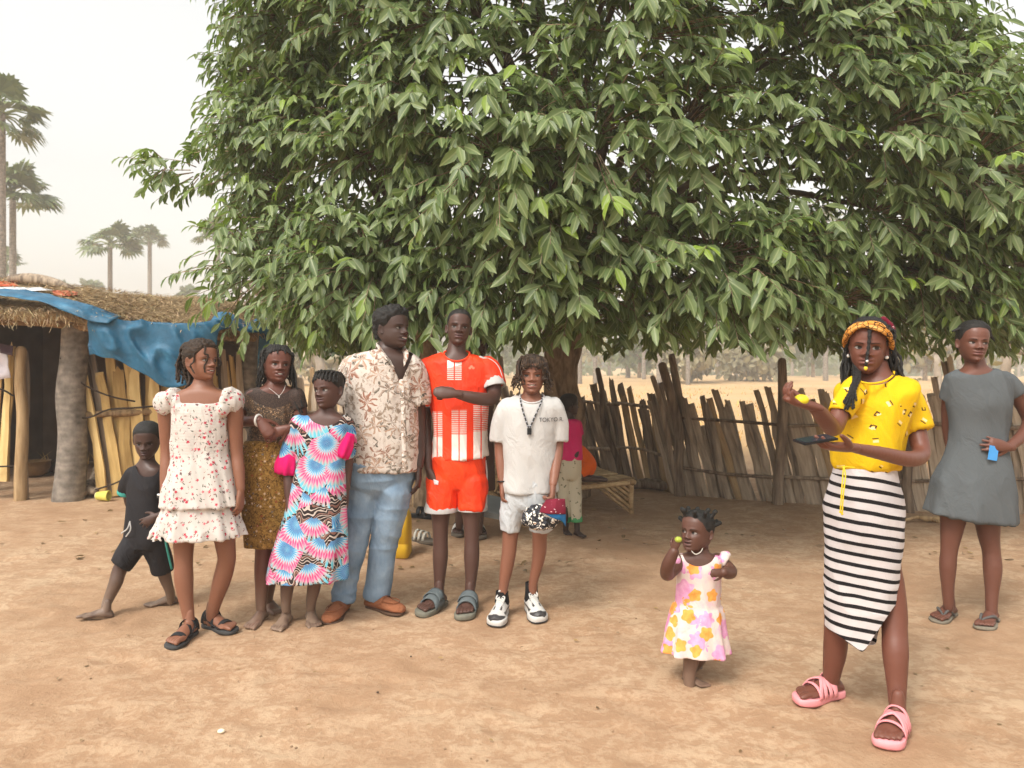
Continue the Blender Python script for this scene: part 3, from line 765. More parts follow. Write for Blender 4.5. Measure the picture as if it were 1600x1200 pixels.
# ------------------------------------------------------------------ the big tree: lobes on a broad low dome
CR = np.array([0.82, 7.35, 3.4])
def shell(zz):
    return np.interp(zz, [1.7, 2.2, 3.2, 4.6, 5.6, 6.6, 7.4], [3.45, 3.85, 4.05, 4.0, 3.6, 2.6, 1.0])
def lobes_shell(N, seed, fr=(0.8, 1.0), dmin=0.5, zlo=2.0):
    r = np.random.default_rng(seed); out = []
    for _ in range(N * 60):
        a = r.uniform(0, 2 * PI); zz = r.uniform(zlo, 7.0)
        if math.sin(a) > 0.3 and r.random() < 0.88: continue        # the far side needs fewer
        R_ = shell(zz) * r.uniform(*fr)
        p = np.array([CR[0] + R_ * math.cos(a) * (np.interp(zz, [1.8, 2.6, 4.2, 5.5], [0.72, 0.77, 0.80, 0.84]) if math.cos(a) < 0 else np.interp(zz, [1.8, 3.0, 3.8, 4.6, 5.4], [1.05, 1.02, 0.86, 0.72, 0.66])), CR[1] + R_ * 0.63 * math.sin(a), zz])
        if all(np.sum((p - q) ** 2) > dmin ** 2 for q in out): out.append(p)
        if len(out) >= N: break
    return np.array(out)
L1 = lobes_shell(175, 3, (0.86, 1.0), 0.52, 2.0)
L1 = np.vstack([L1, [P(590, 420, 5.5), P(1300, 470, 5.6), P(900, 440, 5.2), P(1450, 460, 5.9), P(700, 465, 5.5), P(1130, 455, 5.3), P(430, 420, 6.2), P(960, 492, 5.6), P(1070, 500, 5.8), P(1190, 505, 6.0), P(1310, 500, 6.2), P(1440, 515, 6.4), P(1530, 500, 6.6), P(790, 488, 5.7), P(880, 470, 6.4), P(1000, 515, 7.4), P(1130, 520, 7.6), P(1250, 520, 7.8), P(560, 455, 6.0)]])
L2 = lobes_shell(75, 5, (0.45, 0.75), 0.7, 2.1)
EXTRA = np.array([P(318, 268, 6.7), P(262, 258, 6.7)])
is_left = L1[:, 0] < -0.75 + 0.25 * np.sin(L1[:, 2] * 2)
def make_tree(label, trunk_pts, trunk_r, lobes, inner, extra, seed, limb_every=6):
    root = thing('tree', trunk_pts[0] * [1, 1, 0], label, 'tree')
    r = np.random.default_rng(seed)
    m = MB(); tube(m, trunk_pts, trunk_r, 16, 5); 
    V = m.V[0]; V[:, :2] += (0.05 * trunk_r[0] / 0.2) * np.stack([vnoise(V, 5, 1), vnoise(V, 5, 2)], 1)
    sub(m, 'trunk', BARK, root)
    top = np.array(trunk_pts[-1])
    allL = np.vstack([lobes] + ([inner] if len(inner) else []))
    for k in range(0, len(allL), limb_every):
        e = allL[k]; d = e - top; L = np.linalg.norm(d)
        p1 = top + d * 0.35 + np.array([0, 0, 0.16 * L]) + r.normal(0, 0.1, 3); p2 = top + d * 0.7 + np.array([0, 0, 0.12 * L]) + r.normal(0, 0.1, 3)
        m = MB(); tube(m, [top - [0, 0, 0.15], p1, p2, e], np.array([0.045, 0.03, 0.02, 0.01]) * (1.15 if L > 2.5 else 0.85), 7, 4); sub(m, 'limb', LIMB, root)
    parts = []
    cen = CR + [0, 0.3, -0.4]
    A = crown_twigs(lobes, r.uniform(0.42, 0.68, len(lobes)), cen, 54, seed + 1, 1.54)
    B = crown_twigs(inner, r.uniform(0.5, 0.8, len(inner)), cen, 26, seed + 2, 1.75) if len(inner) else None
    sets = [A] + ([B] if B else [])
    if len(extra): sets.append(crown_twigs(extra, np.array([0.33, 0.3])[:len(extra)], extra[0] + [2.0, 0, 0.3], 10, seed + 5, 1.8, droop=0.3))
    pos, ax, nor, L, W, g, yg = [np.concatenate([s[i] for s in sets]) for i in range(7)]
    m = MB()
    for s in (sets if len(sets) < 3 else [sets[0], sets[2]])[:2 if len(extra) else 1]: twig_mesh(m, s[7], s[8], s[9])
    o = sub(m, 'twig', BARK, root); o['kind'] = 'stuff'
    size = L / np.linalg.norm(pos - [0, 0, CAMH], axis=1)
    u, v = to_px(pos)
    ok = (u > 0) & (u < 1600) & (v > 0) & (v < 600)
    size = np.where(ok, size, 0); size[pos[:, 1] > 7.2] *= 0.3
    order = np.argsort(-size); big, rest = order[:300], order[300:]
    V, Q, T, C = leaves_arrays(pos[rest], ax[rest], nor[rest], L[rest], W[rest], g[rest], yg[rest])
    m = MB(); m.add(V, Q, T, C); o = sub(m, 'crown', LEAF, root, colors=True); o['kind'] = 'stuff'
    # the 300 largest in view: leaves of their own, sharing twelve blade meshes
    blades = []
    for k in range(12):
        rr = np.random.default_rng(40 + k)
        V, Q, T, C = leaves_arrays(np.zeros((1, 3)), np.array([[0, 0, -1.0]]), np.array([[0, -1.0, 0]]), np.array([1.0]), np.array([rr.uniform(0.17, 0.21)]), np.array([rr.uniform(0.15, 0.9)]), np.array([0.8 if k == 5 else 0.0]))
        V = V + np.array([0, -1, 0]) * (0.05 * rr.normal() * (V[:, 2:3] ** 2)) + np.array([1, 0, 0]) * 0.06 * rr.normal() * (V[:, 2:3] ** 2)
        me = MB().add(V, Q, T, C).mesh('leaf', colors=True); me.materials.append(LEAF); blades.append(me)
    for i in big:
        o = bpy.data.objects.new('leaf', blades[(5 if yg[i] > 0.3 else int(g[i] * 97) % 12)]); COL.objects.link(o)
        za = -Vector(nrm(ax[i])); ya = -(Vector(nor[i]) - za * Vector(nor[i]).dot(za)).normalized(); xa = ya.cross(za)
        Rm = Matrix((xa, ya, za)).transposed()
        o.matrix_basis = Matrix.Translation(Vector(pos[i] - BASES[root.name])) @ Rm.to_4x4() @ Matrix.Diagonal((L[i], L[i], L[i], 1))
        o.parent = root
    return root
t1 = [P(884, 700, 8.3) * [1, 1, 0] - [0, 0, .1], P(884, 660, 8.3), P(880, 600, 8.3), P(878, 555, 8.3), P(886, 500, 8.3), P(890, 450, 8.2)]
make_tree('big broadleaf tree with thick trunk behind the dreadlocked boy', t1, [0.25, 0.215, 0.2, 0.2, 0.21, 0.15], L1[~is_left], L2[L2[:, 0] > -0.9], np.zeros((0, 3)), 50)
t2 = [P(672, 700, 7.7) * [1, 1, 0] - [0, 0, .1], P(670, 640, 7.7), P(668, 570, 7.7), P(666, 530, 7.7), P(660, 490, 7.7), P(640, 440, 7.6)]
make_tree('broadleaf tree with narrow dark trunk between the man and the orange boy', t2, [0.17, 0.14, 0.115, 0.12, 0.15, 0.1], L1[is_left], L2[L2[:, 0] <= -0.9], EXTRA, 60)

# ------------------------------------------------------------------ trees and palms further off
def cloud_tree(name, base, h, crown_r, crown_h, N, seed, label, leaf=0.22, lm=LEAF_S, trunk=0.14, group=None, cat='tree', fork=5):
    r = np.random.default_rng(seed); base = np.array(base, float)
    root = thing(name, base, label, cat, group)
    top = base + [r.normal(0, 0.1), 0, h - crown_h * 0.75]
    m = MB(); tube(m, [base - [0, 0, 0.1], base * .5 + top * .5 + [r.normal(0, .1), 0, 0], top], [trunk * 1.2, trunk, trunk * 0.8], 8, 3)
    cen = base + [0, 0, h - crown_h / 2]
    lob = r.normal(0, 1, (fork * 3, 3)); lob /= np.linalg.norm(lob, axis=1)[:, None]; lob = cen + lob * [crown_r * 0.62, crown_r * 0.62, crown_h * 0.32] * r.uniform(0.6, 1.1, (fork * 3, 1))
    for e in lob[:fork + 3]: tube(m, [top - [0, 0, .1], top * .5 + e * .5 + [0, 0, .1], e], [trunk * .5, trunk * .35, trunk * .12], 6, 3)
    sub(m, 'trunk', BARK, root)
    i = r.integers(0, len(lob), N); d = r.normal(0, 1, (N, 3)); d /= np.linalg.norm(d, axis=1)[:, None]
    pos = lob[i] + d * (crown_r * 0.42 * r.uniform(0.5, 1.05, N))[:, None] * [1, 1, 0.75]
    ax = d * 0.4 + r.normal(0, 0.6, (N, 3)) + [0, 0, -0.5]; nor = d + [0, 0, 0.6] + r.normal(0, 0.4, (N, 3))
    L = leaf * r.uniform(0.6, 1.3, N)
    m = MB().add(*leaves_arrays(pos, ax, nor, L, L * 0.3, np.clip(r.normal(0.5, 0.3, N), 0, 1), np.zeros(N)))
    o = sub(m, 'crown', lm, root, colors=True); o['kind'] = 'stuff'
    return root
b3 = P(578, 700, 10.5) * [1, 1, 0]
cloud_tree('tree', b3, 3.3, 1.25, 1.9, 5200, 5, 'dark green fine leaved tree behind the man with floral shirt', 0.1, trunk=0.15)
def fan_palm(base, h, R_, seed, label, nleaf=24, trunk=0.22, dead=0, lean=0.0, crown=True):
    r = np.random.default_rng(seed); base = np.array(base, float)
    root = thing('palm_tree', base, label, 'palm', 'fan palms beyond the yard')
    top = base + [lean, 0, h]
    m = MB(); tube(m, [base - [0, 0, .2], base * .6 + top * .4 + [lean * .1, 0, 0], top], [trunk * 1.25, trunk, trunk * 0.85], 10, 4); sub(m, 'trunk', PALM_BARK, root)
    if not crown: return root
    for part, cnt in (('crown', nleaf), ('dead_frond', dead))[:2 if dead else 1]:
        m = MB()
        for k in range(cnt):
            a = r.uniform(0, 2 * PI) if part == 'crown' else r.uniform(0, 2 * PI)
            el = math.asin(r.uniform(-0.45, 0.98)) if part == 'crown' else r.uniform(-1.45, -1.0)
            d = np.array([math.cos(a) * math.cos(el), math.sin(a) * math.cos(el), math.sin(el)])
            pl = R_ * r.uniform(0.42, 0.55); hub = top + d * pl + [0, 0, -0.05 * R_]
            tube(m, [top, top + d * pl * 0.55 + [0, 0, .03 * R_], hub], [0.05, 0.035, 0.03], 5, 1)
            s = nrm(np.cross(d, [0, 0, 1.0]) + 1e-6); w = np.cross(s, d)
            s2 = s * math.cos(r.uniform(-.5, .5)) + w * math.sin(r.uniform(-.6, .6)); s2 = nrm(s2); nn2 = np.cross(d, s2)
            seg = 17; fr = R_ * r.uniform(0.42, 0.55) * (1 if part == 'crown' else 0.6)
            for j in range(seg):
                b = (j / (seg - 1) - 0.5) * (3.7 if part == 'crown' else 1.6)
                q = d * math.cos(b) + s2 * math.sin(b); pq = -d * math.sin(b) + s2 * math.cos(b)
                l = fr * (1 - 0.12 * abs(b)); wd = l * 0.115
                tip = hub + q * l + np.array([0, 0, -1]) * l * r.uniform(0.1, 0.42) + nn2 * 0.0
                mid_ = hub + q * l * 0.62 + nn2 * (0.05 * l * (1 if j % 2 else -1))
                V = np.array([hub, mid_ - pq * wd, mid_ + pq * wd, tip]); m.add(V, None, [[0, 1, 2], [1, 3, 2]], np.array([1.0, r.uniform(0.1, 0.9), 0]))
        o = sub(m, part, FRONDM if part == 'crown' else DEADM, root, colors=True, smooth=False)
    return root
FRONDM = leaf_mat('fan_frond', lin(66, 82, 44), lin(112, 124, 74), lin(120, 130, 70), lin(120, 128, 84), 0.12)
DEADM = plain('dead_frond', lin(168, 122, 78), 0.9, 0.2, 3, 0)
def palm_at(u, vtop, Y, Rpx, seed, label, **k):
    p = P(u, 0, Y); h = CAMH + (HORIZON - vtop) / FPX * Y - Rpx / FPX * Y * 0.75
    return fan_palm((p[0], Y, 0), h, Rpx / FPX * Y, seed, label, **k)
palm_at(2, 118, 31, 80, 1, 'nearest fan palm with huge crown at the top left edge', trunk=0.18, nleaf=21)
palm_at(20, 248, 40, 74, 2, 'tall fan palm with full crown standing below the topmost palm', trunk=0.18, nleaf=21)
palm_at(172, 342, 60, 52, 3, 'round crowned fan palm behind the middle of the hut roof', trunk=0.2, nleaf=21)
palm_at(234, 350, 78, 33, 4, 'slender smaller fan palm right of the round crowned palm', trunk=0.24, nleaf=28)
palm_at(340, 340, 62, 42, 5, 'fan palm half hidden by the big tree leaves on the left', trunk=0.24)
palm_at(8, 385, 66, 36, 6, 'short fan palm at the left edge just above the hut roof', trunk=0.25)
palm_at(142, 434, 85, 27, 7, 'low fan palm peeping over the thatch left of the round palm', trunk=0.3, dead=0)
palm_at(296, 442, 80, 27, 8, 'low fan palm peeping over the thatch right of the slender palm', trunk=0.3, dead=0)
palm_at(330, 461, 90, 20, 9, 'small far palm at the right end of the thatch', trunk=0.3, dead=0)
palm_at(95, 436, 95, 22, 10, 'small far palm behind the log on the roof', trunk=0.3, dead=0)
r = np.random.default_rng(3)
us = [905, 930, 952, 981, 1006, 1030, 1052, 1075, 1098, 1122, 1150, 1172, 1196, 1238, 1262, 1290, 1440, 1462, 1478, 1500, 1545, 1592, 470, 555, 523]
ORD = ['first', 'second', 'third', 'fourth', 'fifth', 'sixth', 'seventh']
FARL = ['%s pale far palm trunk right of the thick tree trunk' % ORD[k] for k in range(6)] + ['%s pale far palm trunk right of the forked fence post' % ORD[k] for k in range(7)] + \
       ['%s pale far palm trunk left of the woman in yellow' % ORD[2 - k] for k in range(3)] + ['%s pale far palm trunk between yellow woman and grey dress girl' % ORD[k] for k in range(4)] + \
       ['pale far palm trunk behind the shoulder of the grey dress girl', 'pale far palm trunk at the right edge of the picture', 'pale far palm trunk behind the girl with long braids', 'pale far palm trunk close beside the man\'s shoulder', 'pale far palm trunk above the far stick fence']
for i, u in enumerate(us):
    Y = r.uniform(55, 120); p = P(u, 0, Y)
    fan_palm((p[0], Y, 0), r.uniform(11, 16), r.uniform(1.7, 2.3), 100 + i, FARL[i], nleaf=16, trunk=r.uniform(0.14, 0.24), dead=0)
# bare and sparse trees
def bare_tree(base, h, seed, label, spread=0.5, twig=True, r0=0.25, mat=None, depth=5):
    r = np.random.default_rng(seed); base = np.array(base, float)
    root = thing('bare_tree', base, label, 'tree'); m = MB(); tips = []
    def grow(p, d, L, rad, k):
        q = p + d * L * 0.5 + r.normal(0, 0.05 * L, 3); e = p + d * L + r.normal(0, 0.06 * L, 3)
        tube(m, [p, q, e], [rad, rad * 0.85, rad * 0.66], 6 if k < 3 else 4, 2, round_ends=False)
        if k >= depth: tips.append(e); return
        for _ in range(3 if k < 3 else 2):
            nd = nrm(d + r.normal(0, spread, 3) + [0, 0, 0.12]); grow(e, nd, L * r.uniform(0.6, 0.85), rad * 0.6, k + 1)
    grow(base - [0, 0, .1], np.array([0, 0, 1.0]), h * 0.32, r0, 0)
    sub(m, 'trunk', mat, root)
    if twig:
        t = np.repeat(np.array(tips), 5, 0); N = len(t); pos = t + r.normal(0, 0.35, (N, 3)); L = r.uniform(0.12, 0.3, N)
        o = sub(MB().add(*leaves_arrays(pos, r.normal(0, 1, (N, 3)), r.normal(0, 1, (N, 3)), L, L * 0.3, r.random(N), np.zeros(N))), 'foliage', LEAF_DRY, root, colors=True); o['kind'] = 'stuff'
    return root
LEAF_DRY = leaf_mat('dry_leaf', lin(112, 106, 76), lin(150, 140, 104), lin(120, 120, 80), lin(150, 140, 104), 0.1)
GREYB = plain('grey_bark', lin(142, 130, 116), 0.95, 0.2, 3)
bare_tree((P(440, 0, 26)[0], 26, 0), 5.6, 1, 'pale bare tree with thick grey trunk behind the tarp corner', 0.55, False, 0.42, GREYB)
bare_tree((P(505, 0, 34)[0], 34, 0), 6.0, 2, 'bare spreading tree above the far stick fence', 0.6, True, 0.3, GREYB)
bare_tree((P(1570, 0, 22)[0], 22, 0), 6.5, 4, 'sparse grey tree behind the girl in the grey dress', 0.6, True, 0.2, GREYB)
bare_tree((P(1466, 0, 40)[0], 40, 0), 6.5, 6, 'sparse dry tree far behind the fence on the right', 0.6, True, 0.25, GREYB)
r = np.random.default_rng(12)
BUSH = ['low grey green bush far behind the fence by the big trunk', 'broad green bush far beyond the fence left of the forked post', 'hazy bush far beyond the fence right of the forked post', 'hazy green tree behind the yellow shirted woman', 'hazy green tree beside the grey dressed girl',
        'hazy grey green tree behind the far stick fence', 'wide hazy tree behind the man', 'pale hazy tree left of the man', 'tall hazy tree on the right edge', 'hazy dry tree behind the thin trunk', 'hazy tree over the hut end', 'wide hazy tree straight behind the thick trunk']
for i, (u, Y, h, cr, chh) in enumerate([(1000, 80, 5, 4, 3.6), (1075, 62, 4.2, 4, 3.2), (1175, 66, 4.2, 4, 3.4), (1270, 85, 7, 5, 5), (1445, 70, 5.5, 4, 4), (500, 60, 5, 5, 3.6), (600, 70, 6, 6, 4), (540, 95, 7, 6, 5), (1620, 60, 6, 4, 4.5), (760, 90, 6.5, 6, 5), (425, 85, 7, 6, 5), (900, 100, 7, 7, 5)]):
    cloud_tree('far_tree', (P(u, 0, Y)[0], Y, 0), h, cr, chh, 900, 70 + i, BUSH[i], 0.75, LEAF_DRY if i % 3 else LEAF_S, trunk=0.2, group='hazy trees far beyond the fence')
# far belt of woodland that reads as one mass
r = np.random.default_rng(30); N = 6500
px = r.uniform(-190, 190, N); py = r.uniform(125, 150, N)
hh = 5.0 + 3.0 * vnoise(np.stack([px, py * 0, py * 0], 1), 0.08, 2) + 2.0 * vnoise(np.stack([px, py * 0, py * 0], 1), 0.3, 3)
pz = hh * r.random(N) ** 0.8
L = r.uniform(1.0, 2.1, N)
o = MB().add(*leaves_arrays(np.stack([px, py, pz], 1), r.normal(0, 1, (N, 3)), r.normal(0, 1, (N, 3)) + [0, -1, 0.5], L, L * 0.35, np.clip(r.normal(.5, .3, N), 0, 1), np.zeros(N))).obj('far_woodland', LEAF_S, colors=True)
tag(o, 'far hazy belt of woodland along the horizon', 'woodland', kind='stuff')
# dry grass tufts in the field
r = np.random.default_rng(31); N = 9000
py = 11 + 60 * r.random(N) ** 1.8; px = r.uniform(-0.75, 0.75, N) * py * 1.1
cl = vnoise(np.stack([px, py, px * 0], 1), 0.5, 6); k_ = cl > -0.1; px, py = px[k_], py[k_]; N = len(px)
hgt = r.uniform(0.05, 0.22, N); d = r.normal(0, 0.5, (N, 2)) * hgt[:, None]; w = 0.006 + 0.0006 * py
V = np.stack([np.stack([px - w, py, 0 * px], 1), np.stack([px + w, py, 0 * px], 1), np.stack([px + d[:, 0], py + d[:, 1], hgt], 1)], 1).reshape(-1, 3)
C = np.repeat(np.array(lin(198, 160, 98)[:3])[None] * r.uniform(0.6, 1.25, (N, 1)), 3, 0)
o = MB().add(V, None, np.arange(3 * N).reshape(-1, 3), C).obj('dry_grass', STRAW, colors=True, smooth=False)
tag(o, 'dry golden grass of the field beyond the fence', 'grass', kind='stuff')

# ------------------------------------------------------------------ dusty air
hz = MB(); box(hz, (0, 60, 8.4), (520, 250, 19.0)); o = hz.obj('haze', None, smooth=False); tag(o, 'thin dusty haze in the air', 'haze', kind='stuff')
hm = bpy.data.materials.new('haze_air'); hm.use_nodes = True; hn = hm.node_tree
for q in list(hn.nodes):
    if q.type == 'BSDF_PRINCIPLED': hn.nodes.remove(q)
pv = hn.nodes.new('ShaderNodeVolumePrincipled'); pv.inputs['Color'].default_value = (0.95, 0.93, 0.90, 1); pv.inputs['Density'].default_value = 0.003
pv.inputs['Anisotropy'].default_value = 0.0
hn.links.new(pv.outputs[0], hn.nodes['Material Output'].inputs['Volume'])
o.data.materials.append(hm)
# ================================================================== people
TMP = bpy.data.scenes.new('remesh_scene')
def tmp_graph():
    with bpy.context.temp_override(scene=TMP, view_layer=TMP.view_layers[0]):
        dg = bpy.context.evaluated_depsgraph_get()
    dg.update()
    return dg
def remesh(mb, voxel, smooth=4, factor=0.5):
    V, Q, T, _ = mb.arrays()
    me = bpy.data.meshes.new('tmp'); me.from_pydata(V.tolist(), [], Q.tolist() + T.tolist())
    o = bpy.data.objects.new('tmp', me); TMP.collection.objects.link(o)
    r = o.modifiers.new('r', 'REMESH'); r.mode = 'VOXEL'; r.voxel_size = voxel; r.adaptivity = 0
    if smooth:
        s = o.modifiers.new('s', 'SMOOTH'); s.factor = factor; s.iterations = smooth
    dg = tmp_graph()
    e = o.evaluated_get(dg).to_mesh()
    n = len(e.vertices); A = np.empty(n * 3, np.float32); e.vertices.foreach_get('co', A)
    k = len(e.loops); L = np.empty(k, np.int32); e.loops.foreach_get('vertex_index', L)
    tot = np.empty(len(e.polygons), np.int32); e.polygons.foreach_get('loop_total', tot)
    assert (tot == 4).all()
    bpy.data.objects.remove(o); bpy.data.meshes.remove(me)
    return A.reshape(-1, 3).astype(float), L.reshape(-1, 4)
def normals(V, Q):
    n = np.cross(V[Q[:, 2]] - V[Q[:, 0]], V[Q[:, 3]] - V[Q[:, 1]])
    N = np.zeros_like(V)
    for k in range(4):
        for c in range(3): N[:, c] += np.bincount(Q[:, k], n[:, c], len(V))
    return N / (np.linalg.norm(N, axis=1)[:, None] + 1e-12)

# ---- skin and hair
M = Mat('skin', 0.40, 0.36)
n = M.noise(45, 4)
M.color(M.mix((n - 0.5).abs() * 0.5, M.attr().outputs['Color'], M.mix(1.0, M.attr().outputs['Color'], (1.35, 1.3, 1.28), 'MULTIPLY')))
M.bump(M.noise(230, 3), 0.3, 0.002)
M.rough(M.noise(30, 4) * 0.15 + 0.36)
SKIN = M.m
def hair_mat(name, c, c2=None, rough=0.6):
    M = Mat(name, rough, 0.3); n = M.noise(60, 3)
    M.color(M.ramp(n, [(0.35, c), (0.75, c2 or tuple(q * 1.8 for q in c[:3]))])); M.bump(M.noise(350, 3), 0.8, 0.004)
    return M.m
HAIR = hair_mat('black_hair', (0.010, 0.009, 0.008)); HAIR_BR = hair_mat('brown_locks', (0.016, 0.011, 0.008), (0.06, 0.035, 0.02))
HAIR_LOC = hair_mat('tinted_locks', (0.014, 0.010, 0.008), (0.10, 0.055, 0.028))

# ---- analytic head (unit height, chin z=0, crown z=1, face towards -y)
HZ = np.array([0.0, .03, .08, .15, .2, .27, .35, .45, .55, .65, .75, .84, .91, .96, .99, 1.0])
HF = np.array([-.27, -.345, -.385, -.372, -.385, -.392, -.382, -.375, -.395, -.398, -.382, -.335, -.26, -.18, -.09, 0.02])
HBk = np.array([-.12, -.05, .03, .12, .2, .3, .38, .43, .455, .462, .45, .40, .32, .23, .13, 0.03])
HW = np.array([.07, .13, .185, .232, .255, .277, .292, .305, .318, .326, .322, .29, .232, .165, .09, 0.004])
def _smooth(xs, ys, s):
    g = np.linspace(xs[0], xs[-1], 801); k = np.exp(-(np.arange(-60, 61) / (s * 800 / (xs[-1] - xs[0]))) ** 2); k /= k.sum()
    y = np.interp(g, xs, ys); return g, np.convolve(np.pad(y, 60, mode='reflect', reflect_type='odd'), k, 'valid')
_TF, _TB, _TW = _smooth(HZ, HF, .022), _smooth(HZ, HBk, .022), _smooth(HZ, HW, .022)
_NA = _smooth(np.array([0.25, 0.318, 0.335, 0.37, 0.42, 0.5, 0.56, .62]), np.array([0, 0, 0.06, 0.112, 0.078, 0.030, 0.004, 0.0]), .012)
def prof(z, par):
    f, b, w = np.interp(z, *_TF), np.interp(z, *_TB), np.interp(z, *_TW)
    tp = np.sqrt(np.clip((1 - z) / 0.02, 0, 1)); f, b, w = 0.02 + (f - 0.02) * tp, 0.02 + (b - 0.02) * tp, w * tp
    w = w * np.where(z < 0.45, par.get('jaw', 1.0) * (1 - z / 0.45) + z / 0.45, 1.0)
    return f, b, w * par.get('wide', 1.0)
def gau(x, s): return np.exp(-(x / s) ** 2)
def face_relief(x, z, par):
    """forward displacement of the front of the face"""
    nw = par.get('nose', 1.0); ax_ = np.abs(x)
    nA = np.interp(z, *_NA)
    nW = np.interp(z, [0.32, 0.36, 0.42, 0.5], [0.09, 0.075, 0.052, 0.042]) * nw
    r = nA * gau(x, nW) + 0.050 * gau(ax_ - 0.066 * nw, 0.030) * gau(z - 0.352, 0.026)
    r += -0.036 * gau(ax_ - 0.138, 0.075) * gau(z - 0.475, 0.045)
    r += 0.016 * gau(ax_ - 0.12, 0.11) * gau(z - 0.56, 0.035)
    r += 0.020 * gau(ax_ - 0.185, 0.075) * gau(z - 0.37, 0.07)
    r += 0.022 * gau(x, 0.075) * gau(z - 0.075, 0.05)
    mw = par.get('mouth_w', 0.105) * 1.08; env = np.clip(1 - (x / (mw * 1.1)) ** 2, 0, 1) ** 0.7
    op = par.get('open', 0.0)
    r += env * (0.042 * gau(z - 0.268, 0.022) + 0.042 * gau(z - (0.2 - op), 0.024) - (0.02 + 0.25 * op) * gau(z - (0.236 - op * 0.5), 0.009 + op * 0.5))
    r += -0.03 * gau(ax_ - 0.036 * nw, 0.018) * gau(z - 0.333, 0.012)
    r += 0.02 * gau(x, 0.13) * gau(z - 0.23, 0.07)
    return r
def head_pt(phi, z, par):
    f, b, w = prof(z, par)
    yc = 0.05
    c, s = np.cos(phi), np.sin(phi)
    e = 0.88
    x = w * np.sign(s) * np.abs(s) ** e
    y = np.where(c > 0, yc - (yc - f) * np.abs(c) ** e, yc + (b - yc) * np.abs(c) ** e)
    fr = np.clip(c * 1.5, 0, 1)
    y = y - face_relief(x, z, par) * fr
    return np.stack([x, y, z + 0 * x], -1)
def face_y(x, z, par):
    f, b, w = prof(z, par)
    s = np.clip(np.abs(x) / w, 0, 0.999) ** (1 / 0.88); c = np.sqrt(1 - s * s)
    return 0.05 - (0.05 - f) * c ** 0.88 - face_relief(x, z, par) * np.clip(c * 1.5, 0, 1)
NPH, NZ = 88, 78
_t = np.linspace(-PI, PI, NPH, endpoint=False); HPHI = _t - 0.62 * np.sin(_t)
HZS = 1 - (1 - np.linspace(0, 1, NZ)) ** 1.12
def head_rot(yaw, pitch, roll):
    return rz(math.radians(yaw)) @ rx(-math.radians(pitch)) @ ry(math.radians(roll))
def patch(mb, x, z, par, off, col, H):
    """thin curved sheet on the face from grids x, z"""
    y = face_y(x, z, par) - off
    V = np.stack([x, y, z], -1); nr, nc = x.shape
    mb.add(H(V.reshape(-1, 3)), grid_faces(nr, nc, False), None, col)
